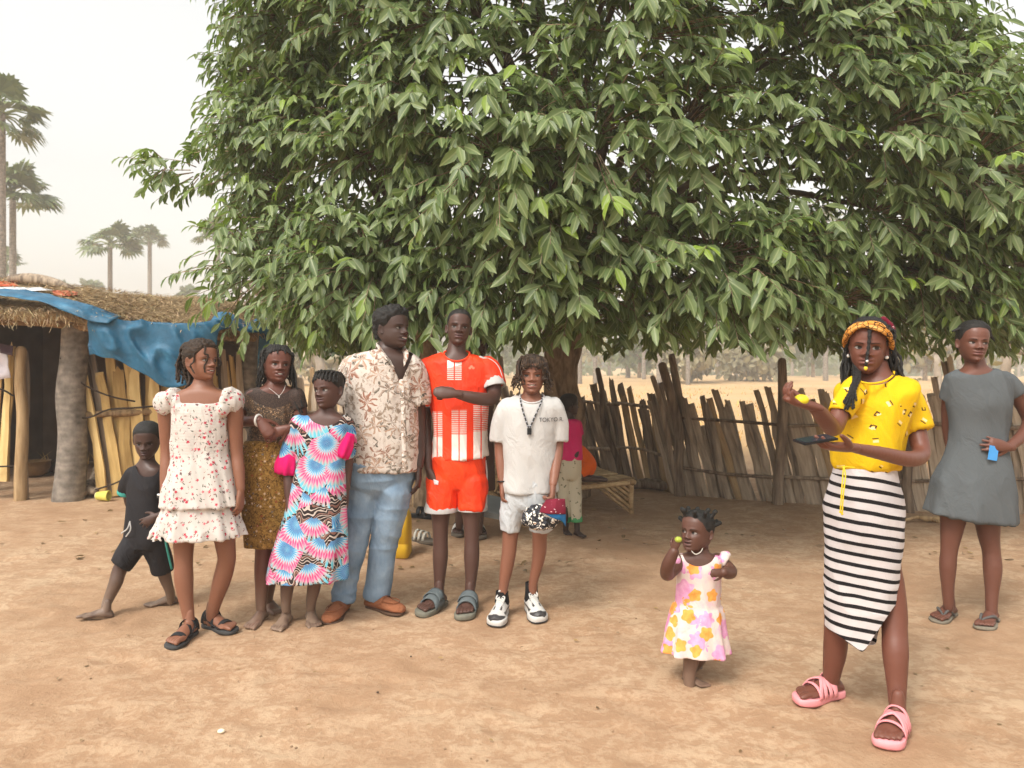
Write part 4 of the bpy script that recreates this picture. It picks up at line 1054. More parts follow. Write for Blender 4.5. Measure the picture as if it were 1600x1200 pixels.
class Head:
    def __init__(s, C, h, yaw, pitch=0, roll=0, **par):
        s.C, s.h, s.R, s.par = np.asarray(C), h, head_rot(yaw, pitch, roll), par
    def T(s, V):
        return s.C + ((np.asarray(V) - [0, 0.03, 0.5]) * s.h) @ s.R.T
    def scalp(s, phi, z, off=0.0):
        p = head_pt(np.atleast_1d(phi), np.atleast_1d(z), s.par)
        n = p - np.array([0, 0.05, 0.45]); n[:, 2] *= 0.9; n /= np.linalg.norm(n, axis=1)[:, None]
        return s.T(p + n * off)
    def build(s, mb, skin):
        par = s.par; skin = np.array(skin[:3])
        ph, zz = np.meshgrid(HPHI, HZS); p = head_pt(ph, zz, par)
        C = np.tile(skin, (NPH * NZ, 1)); x, y, z = p.reshape(-1, 3).T
        mw = par.get('mouth_w', 0.105) * 1.08; op = par.get('open', 0.0)
        env = 1 - (x / (mw * 1.05)) ** 2
        lip = (env > 0) & (y < -0.2) & (z < 0.236 + 0.052 * np.clip(env, 0, 1) ** 0.6) & (z > 0.236 - op - 0.058 * np.clip(env, 0, 1) ** 0.6)
        C[lip] = C[lip] * 0.2 + np.array(skin * [1.12, 1.1, 1.45]) * 0.8
        rings_close(mb, s.T(p.reshape(-1, 3)).reshape(NZ, NPH, 3), None); mb.C[-1][:NPH * NZ] = C; mb.C[-1][NPH * NZ:] = skin
        for sx in (-1, 1):
            cx, cz, hw = 0.138 * sx, 0.474, 0.069
            up, dn = par.get('lid', 0.030) * 1.2, 0.025
            tx = np.linspace(-1, 1, 13)[None, :]; tz = np.linspace(-1, 1, 7)[:, None]
            sh = (1 - np.abs(tx) ** 2.2) ** 0.8
            X_ = cx + hw * tx + 0 * tz; Z_ = cz + np.where(tz > 0, tz * up, tz * dn) * sh + 0.006 * tx * sx
            def ep(Xg, Zg, off, col):
                bul = 0.016 * np.clip(1 - ((Xg - cx) / hw) ** 2, 0, 1)
                y = face_y(np.full_like(Xg, cx), np.full_like(Zg, cz), par) * 0.35 + face_y(Xg, Zg, par) * 0.65 - bul - off
                mb.add(s.T(np.stack([Xg, y, Zg], -1).reshape(-1, 3)), grid_faces(*Xg.shape, False), None, np.array(col))
            ep(X_, Z_, 0.006, par.get('white', (0.22, 0.19, 0.17)))
            gx_, gz_ = par.get('gaze', (0, 0)); r0 = 0.037
            a = np.linspace(0, 2 * PI, 14)[None, :]; rr = np.linspace(0.02, 1, 4)[:, None]
            Xi = cx + gx_ * 0.03 + r0 * rr * np.cos(a); Zi = cz + 0.004 + gz_ * 0.012 + r0 * rr * np.sin(a)
            tq = np.clip((Xi - cx) / hw, -0.98, 0.98); lim = (1 - np.abs(tq) ** 2.2) ** 0.8
            Zi = np.clip(Zi, cz - dn * lim, cz + up * lim)
            ep(Xi, Zi, 0.009, (0.012, 0.008, 0.006))
            tx = np.linspace(-1.08, 1.08, 15)[None, :]; tz = np.linspace(0, 1, 3)[:, None]       # upper lid edge
            sh = np.clip(1 - np.abs(tx) ** 2.2, 0, 1) ** 0.8
            ep(cx + hw * tx + 0 * tz, cz + up * sh + 0.006 * tx * sx + (tz - 0.35) * 0.014, 0.010, skin * 0.22)
            tx = np.linspace(0, 1, 12)[None, :]; tz = np.linspace(-1, 1, 3)[:, None]            # brow
            X_ = sx * (0.062 + 0.15 * tx + 0 * tz); Z_ = 0.548 + 0.022 * np.sin(tx * PI * 0.8) - 0.012 * tx + tz * 0.0105 * (1 - 0.55 * tx)
            patch(mb, X_, Z_, par, 0.004, skin * 0.16 + 0.002, s.T)
            e = MB()                                                                            # ear
            a = np.linspace(0, 2 * PI, 16, endpoint=False)
            R_ = []
            for k, (q, o) in enumerate(((0.5, -0.02), (0.92, 0.0), (1.05, 0.022), (0.98, 0.04), (0.72, 0.028), (0.35, 0.012))):
                R_.append(np.stack([np.full(16, o), 0.062 * q * np.cos(a) + 0.018 * q * np.sin(a), 0.115 * q * np.sin(a) * (1 - 0.12 * np.sin(a) * -1)], -1))
            R_ = np.array(R_); R_[..., 0] += 0.018 * (R_[..., 1] > 0)
            R_ = R_ @ rz(-0.45).T; R_[..., 0] *= sx
            w_ = prof(np.array(0.43), par)[2]
            rings_close(mb, s.T((R_ + np.array([sx * (w_ - 0.002), 0.065, 0.425])).reshape(-1, 3)).reshape(R_.shape), np.array(skin) * 0.95)
        tx = np.linspace(-1, 1, 15)[None, :]; tz = np.linspace(-1, 1, 3)[:, None]           # line between the lips, nostrils: shade of these hollows painted as dark patches
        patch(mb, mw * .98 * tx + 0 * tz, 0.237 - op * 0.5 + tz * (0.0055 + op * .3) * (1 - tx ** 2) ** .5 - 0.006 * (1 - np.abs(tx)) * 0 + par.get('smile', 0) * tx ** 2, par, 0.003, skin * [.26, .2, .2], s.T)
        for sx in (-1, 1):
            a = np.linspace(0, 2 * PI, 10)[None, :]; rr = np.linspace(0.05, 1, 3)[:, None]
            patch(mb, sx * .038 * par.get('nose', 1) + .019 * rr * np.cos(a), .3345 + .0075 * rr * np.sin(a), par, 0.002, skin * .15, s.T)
        if par.get('teeth'):
            tw, th_ = par['teeth']
            tx = np.linspace(-1, 1, 9)[None, :]; tz = np.linspace(-1, 1, 4)[:, None]
            X_ = tw * tx + 0 * tz; Z_ = (0.238 - op * 0.3) + tz * th_ * (1 - 0.6 * tx ** 2) + par.get('smile', 0) * tx ** 2
            patch(mb, X_, Z_, dict(par, open=0), 0.004, (0.62, 0.58, 0.52), s.T)
    def hairline(s, phi, front=0.82, temple=0.7, side=0.44, nape=0.17):
        return np.interp(np.abs(phi), [0, 0.55, 0.95, 1.25, 1.5, 1.8, 2.3, PI], [front, front - 0.02, temple, side + 0.06, side, side + 0.02, nape + 0.08, nape])
    def cap(s, thick=0.03, amp=0.0, scale=20, seed=1, lump=None, taper=0.06, **hl):
        """hair as a shell standing off the scalp"""
        ph, zz = np.meshgrid(HPHI, HZS); p = head_pt(ph, zz, s.par)
        line = s.hairline(ph, **hl)
        inside = zz - line
        n = p - np.array([0, 0.05, 0.45]); n /= np.linalg.norm(n, axis=-1)[..., None]
        t = thick * np.clip(inside / taper, -0.25, 1)
        if lump is not None: t = t * lump(ph, zz)
        q = (p + n * (t[..., None] + 0.0)).reshape(-1, 3)
        if amp: q = q + n.reshape(-1, 3) * (amp * vnoise(q, scale, seed) * np.clip(inside / taper, 0, 1).ravel())[:, None]
        V = s.T(q); F = grid_faces(NZ, NPH)
        ok = (inside.ravel()[F] > -0.035).all(1)
        V = np.vstack([V, V[-NPH:].mean(0)]); k = len(V) - 1
        i = np.arange(NPH); T = np.stack([np.full(NPH, k), (NZ - 1) * NPH + i, (NZ - 1) * NPH + (i + 1) % NPH], 1)
        return MB().add(V, F[ok], T)

# ---- hands and feet
def hand(mb, wrist, d, pn, L, curl=(0.25, 0.35, 0.25), thumb=1, spread=0.10, thumb_curl=0.3, tdir=0.75, curls=None):
    """palm + four fingers + thumb. d: towards the fingers, pn: palm side, thumb: sign along d x pn"""
    d = nrm(d); pn = nrm(np.array(pn) - d * np.dot(pn, d)); sd_ = np.cross(d, pn) * thumb
    w = np.asarray(wrist, float)
    tube(mb, [w - d * 0.17 * L, w + d * 0.02 * L, w + d * 0.22 * L, w + d * 0.42 * L, w + d * 0.50 * L], np.array([.095, .142, .19, .215, .19]) * L, 14, 2, flat=[.85, .75, .55, .45, .42], side=sd_)
    for i, (o, l, fw) in enumerate(((.155, .42, .052), (.052, .465, .054), (-.05, .43, .051), (-.145, .34, .045))):
        b = w + d * (0.44 - 0.02 * abs(i - 1)) * L + sd_ * o * L
        a = spread * (1.4 - i) * 0.8; dd = nrm(d * math.cos(a) + sd_ * math.sin(a)); p = b; pts = [b - dd * 0.05 * L, b]; ang = 0
        cs = curls[i] if curls else curl
        for k, seg in enumerate((0.46, 0.30, 0.24)):
            ang += cs[k]
            v = dd * math.cos(ang) + pn * math.sin(ang); p = p + v * seg * l * L; pts.append(p)
        tube(mb, pts, np.array([1.1, 1.08, 1.0, .92, .75]) * fw * L, 10, 3)
    b = w + d * 0.08 * L + sd_ * 0.12 * L + pn * 0.03 * L
    td = nrm(d * (1 - tdir * .45) + sd_ * tdir + pn * 0.35); pts = [b, b + td * 0.2 * L]
    for k, seg in enumerate((0.17, 0.13)):
        a = thumb_curl * (k + 1); v = nrm(td * math.cos(a) + (d * 0.8 + pn * 0.35 - sd_ * 0.3) * math.sin(a)); pts.append(pts[-1] + v * seg * L)
    tube(mb, pts, np.array([.085, .07, .06, .045]) * L, 10, 3)
class Foot:
    """frame of a foot on the ground: ankle ground point, toe direction, length"""
    def __init__(s, x, y, yaw, L, lift=0.0, side=1, pitch=0.0):
        s.o = np.array([x, y, lift]); a = math.radians(yaw); s.L = L; s.side = side
        s.d = np.array([math.sin(a), -math.cos(a), 0]); s.s = np.array([math.cos(a), math.sin(a), 0]); s.u = np.array([0, 0, 1.0])
        if pitch:
            q = math.radians(pitch); s.d, s.u = s.d * math.cos(q) + s.u * math.sin(q), s.u * math.cos(q) - s.d * math.sin(q)
    def p(s, l, w, h): return s.o + (s.d * l + s.s * w * s.side + s.u * h) * s.L
    def build(s, mb, ankle_r, ankle_h=0.30, toes=True):
        L = s.L
        prof_ = [(-.24, .09, .10), (-.2, .125, .17), (-.1, .145, .26), (.02, .15, .30), (.15, .15, .265), (.3, .165, .20), (.42, .185, .145), (.52, .195, .105), (.57, .18, .085)]
        th = np.linspace(0, 2 * PI, 18, endpoint=False); R_ = []
        for l, w, h in prof_:
            cx, cz = np.cos(th), np.sin(th)
            zz = np.where(cz > 0, h * 0.42 + cz * h * 0.58, h * 0.42 * (1 + np.maximum(cz * 1.35, -1.0)))
            off = 0.015 if l > 0.3 else 0
            R_.append(np.array([s.p(l, w * c * (1 - 0.25 * max(k, 0)) - off, z) for c, k, z in zip(cx, cz, zz)]))
        rings_close(mb, np.array(R_))
        tube(mb, [s.p(-.02, 0, .18), s.p(-.03, 0, ankle_h), s.p(-.035, 0, ankle_h + .16)], [ankle_r * 1.0, ankle_r * 0.88, ankle_r * 0.68], 12, 2)
        if toes:
            for w, l, r in ((-.125, .20, .055), (-.045, .185, .043), (.03, .165, .040), (.098, .14, .038), (.158, .105, .036)):
                b = .54 - 0.02 * (w + .125) * 8
                tube(mb, [s.p(b - .08, w, .06), s.p(b + l * .3, w * 1.03, .062), s.p(b + l * .7, w * 1.05, .055), s.p(b + l, w * 1.05, .042)], np.array([r * 1.1, r, r * 1.02, r * .85]) * L, 9, 2)
    def outline(s, m=0.0, n=28):
        """closed outline of a sole, (l, w) in foot lengths"""
        pts = np.array([(-.27, 0), (-.24, .09), (-.14, .135), (.05, .135), (.25, .16), (.42, .2), (.55, .205), (.66, .17), (.745, .08), (.785, -.06), (.76, -.15), (.66, -.2), (.5, -.21), (.35, -.175), (.15, -.125), (-.05, -.125), (-.2, -.11)])
        c = pts.mean(0); q = pts + m * (pts - c) / np.linalg.norm(pts - c, axis=1)[:, None]
        return catmull(np.vstack([q, q[:1]]), 3)[:-1]
    def sole(s, mb, z0, z1, m=0.03, color=None, toe_up=0.0, heel=0.0):
        q = s.outline(m)
        R_ = []
        for z, f in ((z0, 0.96), (z0 + (z1 - z0) * .2, 1.0), (z1 - (z1 - z0) * .15, 1.0), (z1, 0.97)):
            c = q.mean(0); k = c + (q - c) * f
            R_.append(np.array([s.p(l, w, z + toe_up * max(0, l - .4) ** 2 + heel * max(0, .2 - l) * (z - z0) / max(z1 - z0, 1e-6)) for l, w in k]))
        rings_close(mb, np.array(R_), color)
    def band(s, mb, l0, l1, w, h, base=0.03, thick=0.012, skew=0.0, color=None, seg=14, hump=None, slant=0.0):
        """strap arching over the foot between l0 and l1"""
        a = np.linspace(0.02, PI - 0.02, seg)
        rows = []
        for l in np.linspace(l0, l1, 5):
            t = (l - l0) / max(l1 - l0, 1e-6); hh = h[0] * (1 - t) + h[1] * t if isinstance(h, tuple) else h; ww = w[0] * (1 - t) + w[1] * t if isinstance(w, tuple) else w
            rows.append((l, ww, hh))
        out, inn = [], []
        for l, ww, hh in rows:
            out.append([s.p(l + skew * math.cos(q) - slant * math.sin(q), ww * math.cos(q), base + (hh - base) * math.sin(q) ** 0.8) for q in a])
            inn.append([s.p(l + skew * math.cos(q) - slant * math.sin(q), (ww - thick) * math.cos(q), base + (hh - base - thick) * math.sin(q) ** 0.8) for q in a])
        A, B = np.array(out), np.array(inn); nr, nc = A.shape[:2]; k = nr * nc
        Fq = grid_faces(nr, nc, False)
        rim_ = list(range(nc)) + [nc * j + nc - 1 for j in range(1, nr)] + [nc * (nr - 1) + j for j in range(nc - 2, -1, -1)] + [nc * j for j in range(nr - 2, 0, -1)]
        mb.add(np.vstack([A.reshape(-1, 3), B.reshape(-1, 3)]), np.vstack([Fq, Fq[:, ::-1] + k, [[p, p + k, q + k, q] for p, q in zip(rim_, rim_[1:] + rim_[:1])]]), None, color)

# ---- a person: body rings, limbs, garments, all given where the photo shows them
class Person:
    def __init__(s, Y0, foot_u, label, yaw=0):
        s.Y0, s.s = Y0, Y0 / FPX
        x = (foot_u - 800) / FPX * Y0
        s.root = thing('person', (x, Y0, 0), label, 'person')
        s.yaw = yaw; s.body = MB(); s.fine = MB(); s.head = None; s.skin = None; s.extra = MB(); s.feet = []
    def J(s, u, v, dy=0.0): return P(u, v, s.Y0 + dy)
    def rings(s, mb, R_, seg=30, sub=4, yaw=None, nr=0, ph=0.0, hollow=0.0, exp=2.25):
        """R_ rows: u, v, a, b [, dy, tilt, ruffle] with a, b in pixels at the person's depth"""
        yaw = math.radians(s.yaw if yaw is None else yaw)
        rows = np.array([list(q) + [0] * (7 - len(q)) for q in R_], float)
        C = np.array([s.J(q[0], q[1], q[4]) for q in rows])
        A = catmull(np.hstack([C, rows[:, 2:4] * s.s, rows[:, 5:7]]), sub)
        th = np.linspace(0, 2 * PI, seg, endpoint=False); e = 2 / exp
        cx, cy = np.sign(np.cos(th)) * np.abs(np.cos(th)) ** e, np.sign(np.sin(th)) * np.abs(np.sin(th)) ** e
        sd_ = np.array([math.cos(yaw), math.sin(yaw), 0]); fr = np.array([math.sin(yaw), -math.cos(yaw), 0])
        out = []
        for q in A:
            r = 1 + q[6] * np.cos(nr * th + ph) * (1 + 0.35 * np.sin(3 * th + 1)) if nr else 1 + 0 * th
            out.append(q[:3] + (sd_ * q[3] * (cx * r)[:, None]) + fr * q[4] * (cy * r)[:, None] + np.array([0, 0, 1.0]) * (q[5] * s.s * cx)[:, None])
        if hollow:
            c = out[-1].mean(0); up = nrm(out[-4].mean(0) - c)
            R1 = c + (out[-1] - c) * (1 - 0.012 / (np.linalg.norm(out[-1] - c, axis=1)[:, None] + 1e-6)); R2 = R1 * 1.0; R2 = c + (R1 - c) * 0.97 + up * hollow
            out += [R1, R2]
        rings_close(mb, np.array(out))
    def limb(s, mb, pts, seg=14, sub=4, hollow=0, flat=None, round_ends=True):
        """pts rows: u, v, dy, radius px"""
        q = [s.J(a, b, c) for a, b, c, _ in pts]
        tube(mb, q, np.array([p[3] for p in pts]) * s.s, seg, sub, hollow=hollow, flat=flat, round_ends=round_ends)
    def hand(s, u, v, dy, d, pn, L, **k):
        s.fine_hand = True; hand(s.fine, s.J(u, v, dy), d, pn, L, **k)
    def foot(s, u, Y, yaw, L, ankle_r, side=1, lift=0.0, toes=True, pitch=0.0):
        f = Foot((u - 800) / FPX * Y, Y, yaw, L, lift, side, pitch); f.build(s.fine, ankle_r, toes=toes); s.feet.append(f); return f
    def finish(s, skin, voxel=0.009, dust=0.0, palm=None):
        skin = np.array(skin[:3]) * [.86, .82, .78]
        m = MB()
        V, Q = remesh(s.body, voxel, 5); C = np.tile(skin, (len(V), 1)); m.add(V, Q, None, C)
        if s.fine.n:
            V, Q = remesh(s.fine, 0.0042, 2); C = np.tile(skin, (len(V), 1))
            if dust:
                f = np.clip(1 - V[:, 2] / 0.2, 0, 1) ** 0.8 * dust * np.clip(0.75 + 0.5 * vnoise(V, 30, 3), 0, 1)
                C = C * (1 - f[:, None]) + np.array(lin(140, 120, 102)[:3]) * f[:, None]
            m.add(V, Q, None, C)
        if dust:
            V = m.V[0]; f = np.clip(1 - V[:, 2] / 0.28, 0, 1) * dust * 0.9; m.C[0] = m.C[0] * (1 - f[:, None]) + np.array(lin(140, 120, 102)[:3]) * f[:, None]
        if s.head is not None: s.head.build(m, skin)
        if s.extra.n:
            V, Q, T, C = s.extra.arrays(); m.add(V, Q, T, C)
        return sub(m, 'body', SKIN, s.root, colors=True)
    def garment(s, mb, name, mat, voxel=0.0076, smooth=4, cut=None, wr=(), seed=1, parent=None, colors=None):
        """remesh a garment's volumes to one surface, cut openings, add folds"""
        V, Q = remesh(mb, voxel, smooth)
        N = normals(V, Q)
        for amp, sc, st in wr:
            W_ = V * st * [1, 1, 0.6] + 0.22 * V[:, [2, 0, 1]] * [1, 0, 0]
            rg = (1 - np.abs(vnoise(W_, sc * 0.8, seed + 3))) ** 2.5
            V = V + N * np.maximum(amp * (0.7 * vnoise(W_, sc, seed) + 1.5 * (rg - 0.35)) + 0.001, -0.003)[:, None]
        if cut is not None:
            u, v = to_px(V); k = cut(u, v, V - [0, s.Y0, 0], N)
            Q = Q[~k[Q].any(1)]
            E = np.sort(np.vstack([Q[:, [0, 1]], Q[:, [1, 2]], Q[:, [2, 3]], Q[:, [3, 0]]]), 1)
            Eu, cn = np.unique(E, axis=0, return_counts=True); B = Eu[cn == 1]
            deg = np.bincount(B.ravel(), minlength=len(V)).astype(float); on = deg > 0
            for _ in range(14):                                          # even out the cut edge
                S_ = np.stack([np.bincount(B[:, 0], V[B[:, 1], c], len(V)) + np.bincount(B[:, 1], V[B[:, 0], c], len(V)) for c in range(3)], 1)
                V[on] = 0.5 * V[on] + 0.5 * S_[on] / deg[on][:, None]
        m = MB().add(V, Q, None, colors(V) if colors else None)
        return sub(m, name, mat, s.root, parent, colors=colors is not None)
    def part(s, mb, name, mat, parent=None, **k):
        return sub(mb, name, mat, s.root, parent, **k)
    def leg(s, mb, pts, dy0, dy1, **k):
        if mb is s.body: pts = list(pts) + [(pts[-1][0], pts[-1][1] + 0.045 / s.s, pts[-1][2] * .86)]
        t = np.linspace(0, 1, len(pts)); s.limb(mb, [(a, b, dy0 * (1 - q) + dy1 * q, r) for (a, b, r), q in zip(pts, t)], **k)
    def drape(s, mb, start, pts, r, **k):
        tube(mb, [start] + [s.J(*p) for p in pts], r, **k)
def loop_line(P_, closed=True):
    return np.vstack([P_, P_[:1]]) if closed else P_
def twist(mb, pts, r, seg=7, sub=5, freq=None, color=None):
    """braid: a tube whose radius pulses along its length"""
    pts = np.asarray(pts, float); L = np.linalg.norm(np.diff(pts, axis=0), axis=1).sum()
    A = catmull(pts, max(2, int(math.ceil(L / 0.0055 / (len(pts) - 1)))))
    k = len(A); f = freq or L / 0.022
    rr = np.linspace(r, r * 0.75, k) * (1 + 0.22 * np.sin(np.linspace(0, 2 * PI * f, k)))
    tube(mb, A, rr, seg, 1, color=color)

def hang(hd, mb, phi, z, length, r, off=0.05, low=0.42, sway=(0, 0, 0), braid=True, seed=0, col=None):
    """a strand rooted on the scalp: follows the head down, then falls"""
    rr = np.random.default_rng(int(abs(phi * 1000) + z * 777) + seed)
    zs = [z, z - 0.06] + list(np.arange(z - 0.18, low, -0.14)) if z > low + 0.1 else [z]
    pts = [hd.scalp(phi + rr.normal(0, 0.04), q, (0.005 if i == 0 else off) + rr.uniform(0, 0.015))[0] for i, q in enumerate(zs)]
    e = pts[-1]; n = 4
    for k in range(1, n + 1):
        pts.append(e + np.array([0, 0, -length * k / n]) + np.array(sway) * (k / n) ** 1.4 + rr.normal(0, 0.007, 3))
    (twist if braid else lambda m, p, r, color=None: tube(m, p, r, 6, 4, color=color))(mb, pts, r, color=col)
    return pts[-1]
# ------------------------------------------------------------------ fabrics
def flowers(M, scale, k, R_, vec=None, lobe=0.36):
    vec = vec or M.co
    v = M.vor(scale, vec)
    df = M.nt.nodes.new('ShaderNodeVectorMath'); df.operation = 'SUBTRACT'; M.nt.links.new(vec, df.inputs[0]); M.nt.links.new(v.outputs['Position'], df.inputs[1])
    dx, dy, dz = M.xyz(df.outputs[0])
    cs = M.nt.nodes.new('ShaderNodeSeparateColor'); M.nt.links.new(v.outputs['Color'], cs.inputs[0]); r1, r2, r3 = [X(M, o) for o in cs.outputs]
    r = (dx * dx + dy * dy + dz * dz).sqrt() * scale; a = dz.atan2(dx)
    return r, a, r1, r2, r3, r < (((a * k + r1 * 6.28).cos() * lobe + (1 - lobe)) * R_), dx, dz
def cloth_bump(M, extra=None, s=0.35, d=0.012, sc=9):
    x, y, z = M.xyz()
    n = M.noise(sc * 1.2, 3, M.comb(x + z * 0.35, y, z * 0.5), 0.8); k = M.noise(sc * 2.6, 3, M.comb(x - z * 0.5, y, z * 0.6), 1.2); w = M.noise(260, 2)
    M.bump(1 - (n - 0.5).abs() * 2.2 + (1 - (k - 0.5).abs() * 2.2) * 0.2 + w * 0.05 + (extra if extra is not None else 0), min(1.0, s * 1.25), d * 1.3)
def cloth_plain(name, c, var=0.12, rough=0.85, sc=9, s=0.35):
    M = Mat(name, rough, 0.2); n = M.noise(5, 4)
    M.color(M.ramp(n, [(0.3, tuple(q * (1 - var) for q in c[:3])), (0.7, tuple(min(1, q * (1 + var)) for q in c[:3]))])); cloth_bump(M, s=s, sc=sc)
    return M.m
# white dress with small red flowers
M = Mat('floral_white_cotton', 0.85, 0.2); x, y, z = M.xyz()
r, a, r1, r2, r3, m1, _, _ = flowers(M, 38, 5, 0.36, None, .25)
r_, a_, q1, q2, q3, m2, _, _ = flowers(M, 56, 2, 0.36, M.scale((1, 1, 0.8)))
c = M.mix(m2 * (q2 > 0.25), lin(194, 187, 180), M.ramp(q1, [(0, lin(92, 96, 84)), (0.6, lin(140, 98, 92)), (1, lin(196, 84, 92))], True))
c = M.mix(m1 * (r2 > 0.3), c, M.ramp(r1, [(0, lin(176, 42, 66)), (0.55, lin(205, 76, 92)), (0.8, lin(98, 72, 74))], True))
M.color(c); M.bump((z * 420).sin() * (z > 0.95) * 0.05 + M.noise(40, 3, M.scale((1, 1, 0.3))) * (z > 0.95) + M.noise(12, 3, M.scale((1, 1, 0.2))), 0.5, 0.01)
F_FLORET = M.m
M = Mat('bronze_lace', 0.6, 0.5); n = M.noise(70, 4, None, 1.0); v = M.vor(110); n2 = M.noise(12, 3)
d = X(M, v.outputs['Distance'])
c = M.ramp(n, [(0.35, lin(40, 30, 24)), (0.55, lin(78, 58, 40)), (0.7, lin(118, 88, 56))])
M.color(M.mix((d < 0.3) * n2.step(0.35, 0.6), c, lin(186, 150, 112))); cloth_bump(M, s=0.5); F_LACE = M.m
M = Mat('dark_mesh', 0.7, 0.3); M.color(M.ramp(M.noise(200, 2), [(0.4, lin(44, 34, 30)), (0.6, lin(72, 56, 48))])); F_MESH = M.m
M = Mat('ochre_wax_print', 0.85, 0.2)
r, a, r1, r2, r3, m1, _, _ = flowers(M, 42, 6, 0.36); n = M.noise(60, 4, None, 1.5)
c = M.ramp(n, [(0.35, lin(72, 50, 22)), (0.5, lin(122, 90, 40)), (0.65, lin(148, 114, 60))])
c = M.mix(m1 * (r2 > 0.35), c, M.ramp(r1, [(0, lin(70, 40, 34)), (0.35, lin(186, 160, 136)), (0.6, lin(128, 50, 38)), (0.8, lin(76, 84, 96))], True))
M.color(M.mix(m1 * (r < 0.1), c, lin(206, 190, 170))); cloth_bump(M); F_OCHRE = M.m
# bright feather print
M = Mat('feather_wax_print', 0.8, 0.25); x, y, z = M.xyz()
r, a, r1, r2, r3, m1, dx, dz = flowers(M, 7.0, 5, 0.3, M.comb(x, y * 0.3, z))
dz = dz - 0.055
a = dz.atan2(dx); r = (dx * dx + dz * dz).sqrt() * 6.0
fa = (a + 1.5708 + (r1 - 0.5) * 1.6).abs(); fr_ = r / 6.0
spike = (a * 30 + r1 * 20).sin()
fan = (fa < 0.95) * (fr_ < (spike * 0.03 + 0.135)) * (fr_ > 0.015)
sp = fr_ * 5.6 + spike * 0.06 + r2 * 0.25
feather = M.ramp(sp, [(0.0, lin(150, 176, 186)), (0.12, lin(70, 150, 186)), (0.3, lin(18, 96, 158)), (0.42, lin(74, 166, 204)), (0.5, lin(176, 186, 192)), (0.58, lin(196, 48, 110)), (0.72, lin(204, 100, 144)), (0.8, lin(170, 160, 160)), (0.92, lin(96, 178, 196))])
feather = M.mix((((a * 42 + r1 * 40).sin()) > 0.7) * 0.5, feather, lin(200, 198, 196))
zz = (r3 * 2.0 - 1.0) * x * 60 + z * 300 + M.noise(8, 2, None, 0.5) * 60 + ((x * 110).sin() * 2.2)
zig = M.ramp(zz.sin(), [(0.52, lin(40, 30, 30)), (0.62, lin(186, 172, 162))])
zig = M.mix((zz * 0.33).sin() > 0.86, zig, lin(120, 84, 74))
M.color(M.mix(fan.mx((r3 > 0.62) * (fr_ < 0.15)), zig, feather)); cloth_bump(M); F_FEATHER = M.m
F_PINK = cloth_plain('hot_pink_cotton', lin(205, 22, 98), 0.2)
# man's shirt
M = Mat('tropical_shirt', 0.85, 0.2); x, y, z = M.xyz()
wob = M.nt.nodes.new('ShaderNodeVectorMath'); wob.operation = 'MULTIPLY_ADD'
M.nt.links.new(M.noise(16, 3, None, 0.0, color=True), wob.inputs[0]); wob.inputs[1].default_value = (0.05, 0.05, 0.05); M.nt.links.new(M.co, wob.inputs[2])
wv = wob.outputs[0]
r, a, r1, r2, r3, m1, dx, dz = flowers(M, 10, 7, 0.72, wv, 0.5)
r_, a_, q1, q2, q3, m2, ex, ez = flowers(M, 16, 3, 0.72, wv, 0.55)
leafc = M.ramp(q1, [(0, lin(104, 98, 88)), (0.35, lin(140, 124, 108)), (0.6, lin(136, 100, 84)), (0.85, lin(80, 78, 70))], True)
flowc = M.ramp(r1, [(0, lin(168, 140, 120)), (0.4, lin(148, 104, 86)), (0.7, lin(128, 112, 98))], True)
vein = ((a * 14).sin() > 0.3)
c = M.mix(m2 * (q2 > 0.25), lin(200, 190, 180), M.mix(((a_ * 9).sin() > 0.35) * 0.6, leafc, lin(190, 178, 166)))
c = M.mix(m1 * (r2 > 0.2), c, M.mix(vein * 0.55, flowc, lin(196, 176, 162)))
c = M.mix(M.noise(42, 4, None, 1.2).step(0.58, 0.62) * 0.55, c, lin(132, 108, 94))
M.color(c); cloth_bump(M, s=0.45); F_TROPIC = M.m
M = Mat('faded_denim', 0.85, 0.2); n = M.noise(5, 5); w = M.noise(90, 3, M.scale((1, 1, 0.25)))
M.color(M.mix(w.step(0.45, 0.7) * 0.1, M.ramp(n, [(0.3, lin(96, 120, 142)), (0.55, lin(130, 152, 172)), (0.75, lin(166, 184, 198))]), lin(168, 182, 196))); cloth_bump(M, s=0.3, d=0.012, sc=7); F_DENIM = M.m
F_SUEDE = cloth_plain('brown_suede', lin(140, 88, 60), 0.2, 0.9, 30)
F_SOLE = plain('rubber_sole', lin(96, 88, 78), 0.8, 0.1)
F_WHITE = cloth_plain('white_cotton', lin(182, 180, 177), 0.05)
F_BLACK = cloth_plain('black_jersey', lin(34, 33, 36), 0.25, 0.75)
F_TEAL = cloth_plain('teal_trim', lin(70, 160, 150), 0.1)
F_GREYD = cloth_plain('grey_linen', lin(84, 88, 90), 0.08, 0.9)
F_WSHORT = cloth_plain('pale_washed_denim', lin(178, 181, 183), 0.06, 0.85, 14, 0.5)
F_MAG = cloth_plain('magenta_cotton', lin(196, 40, 100), 0.12)
F_ORANGE2 = cloth_plain('orange_cotton', lin(226, 98, 22), 0.12)
F_BROWNC = cloth_plain('dark_brown_cotton', lin(70, 52, 46), 0.15)
M = Mat('leaf_print_trousers', 0.85, 0.2); r, a, r1, r2, r3, m1, _, _ = flowers(M, 22, 2, 0.34)
M.color(M.mix(m1 * (r2 > 0.4), lin(186, 178, 156), lin(116, 116, 96))); cloth_bump(M); F_LEAFP = M.m
F_GREEN = cloth_plain('green_cuff', lin(74, 150, 96), 0.1)
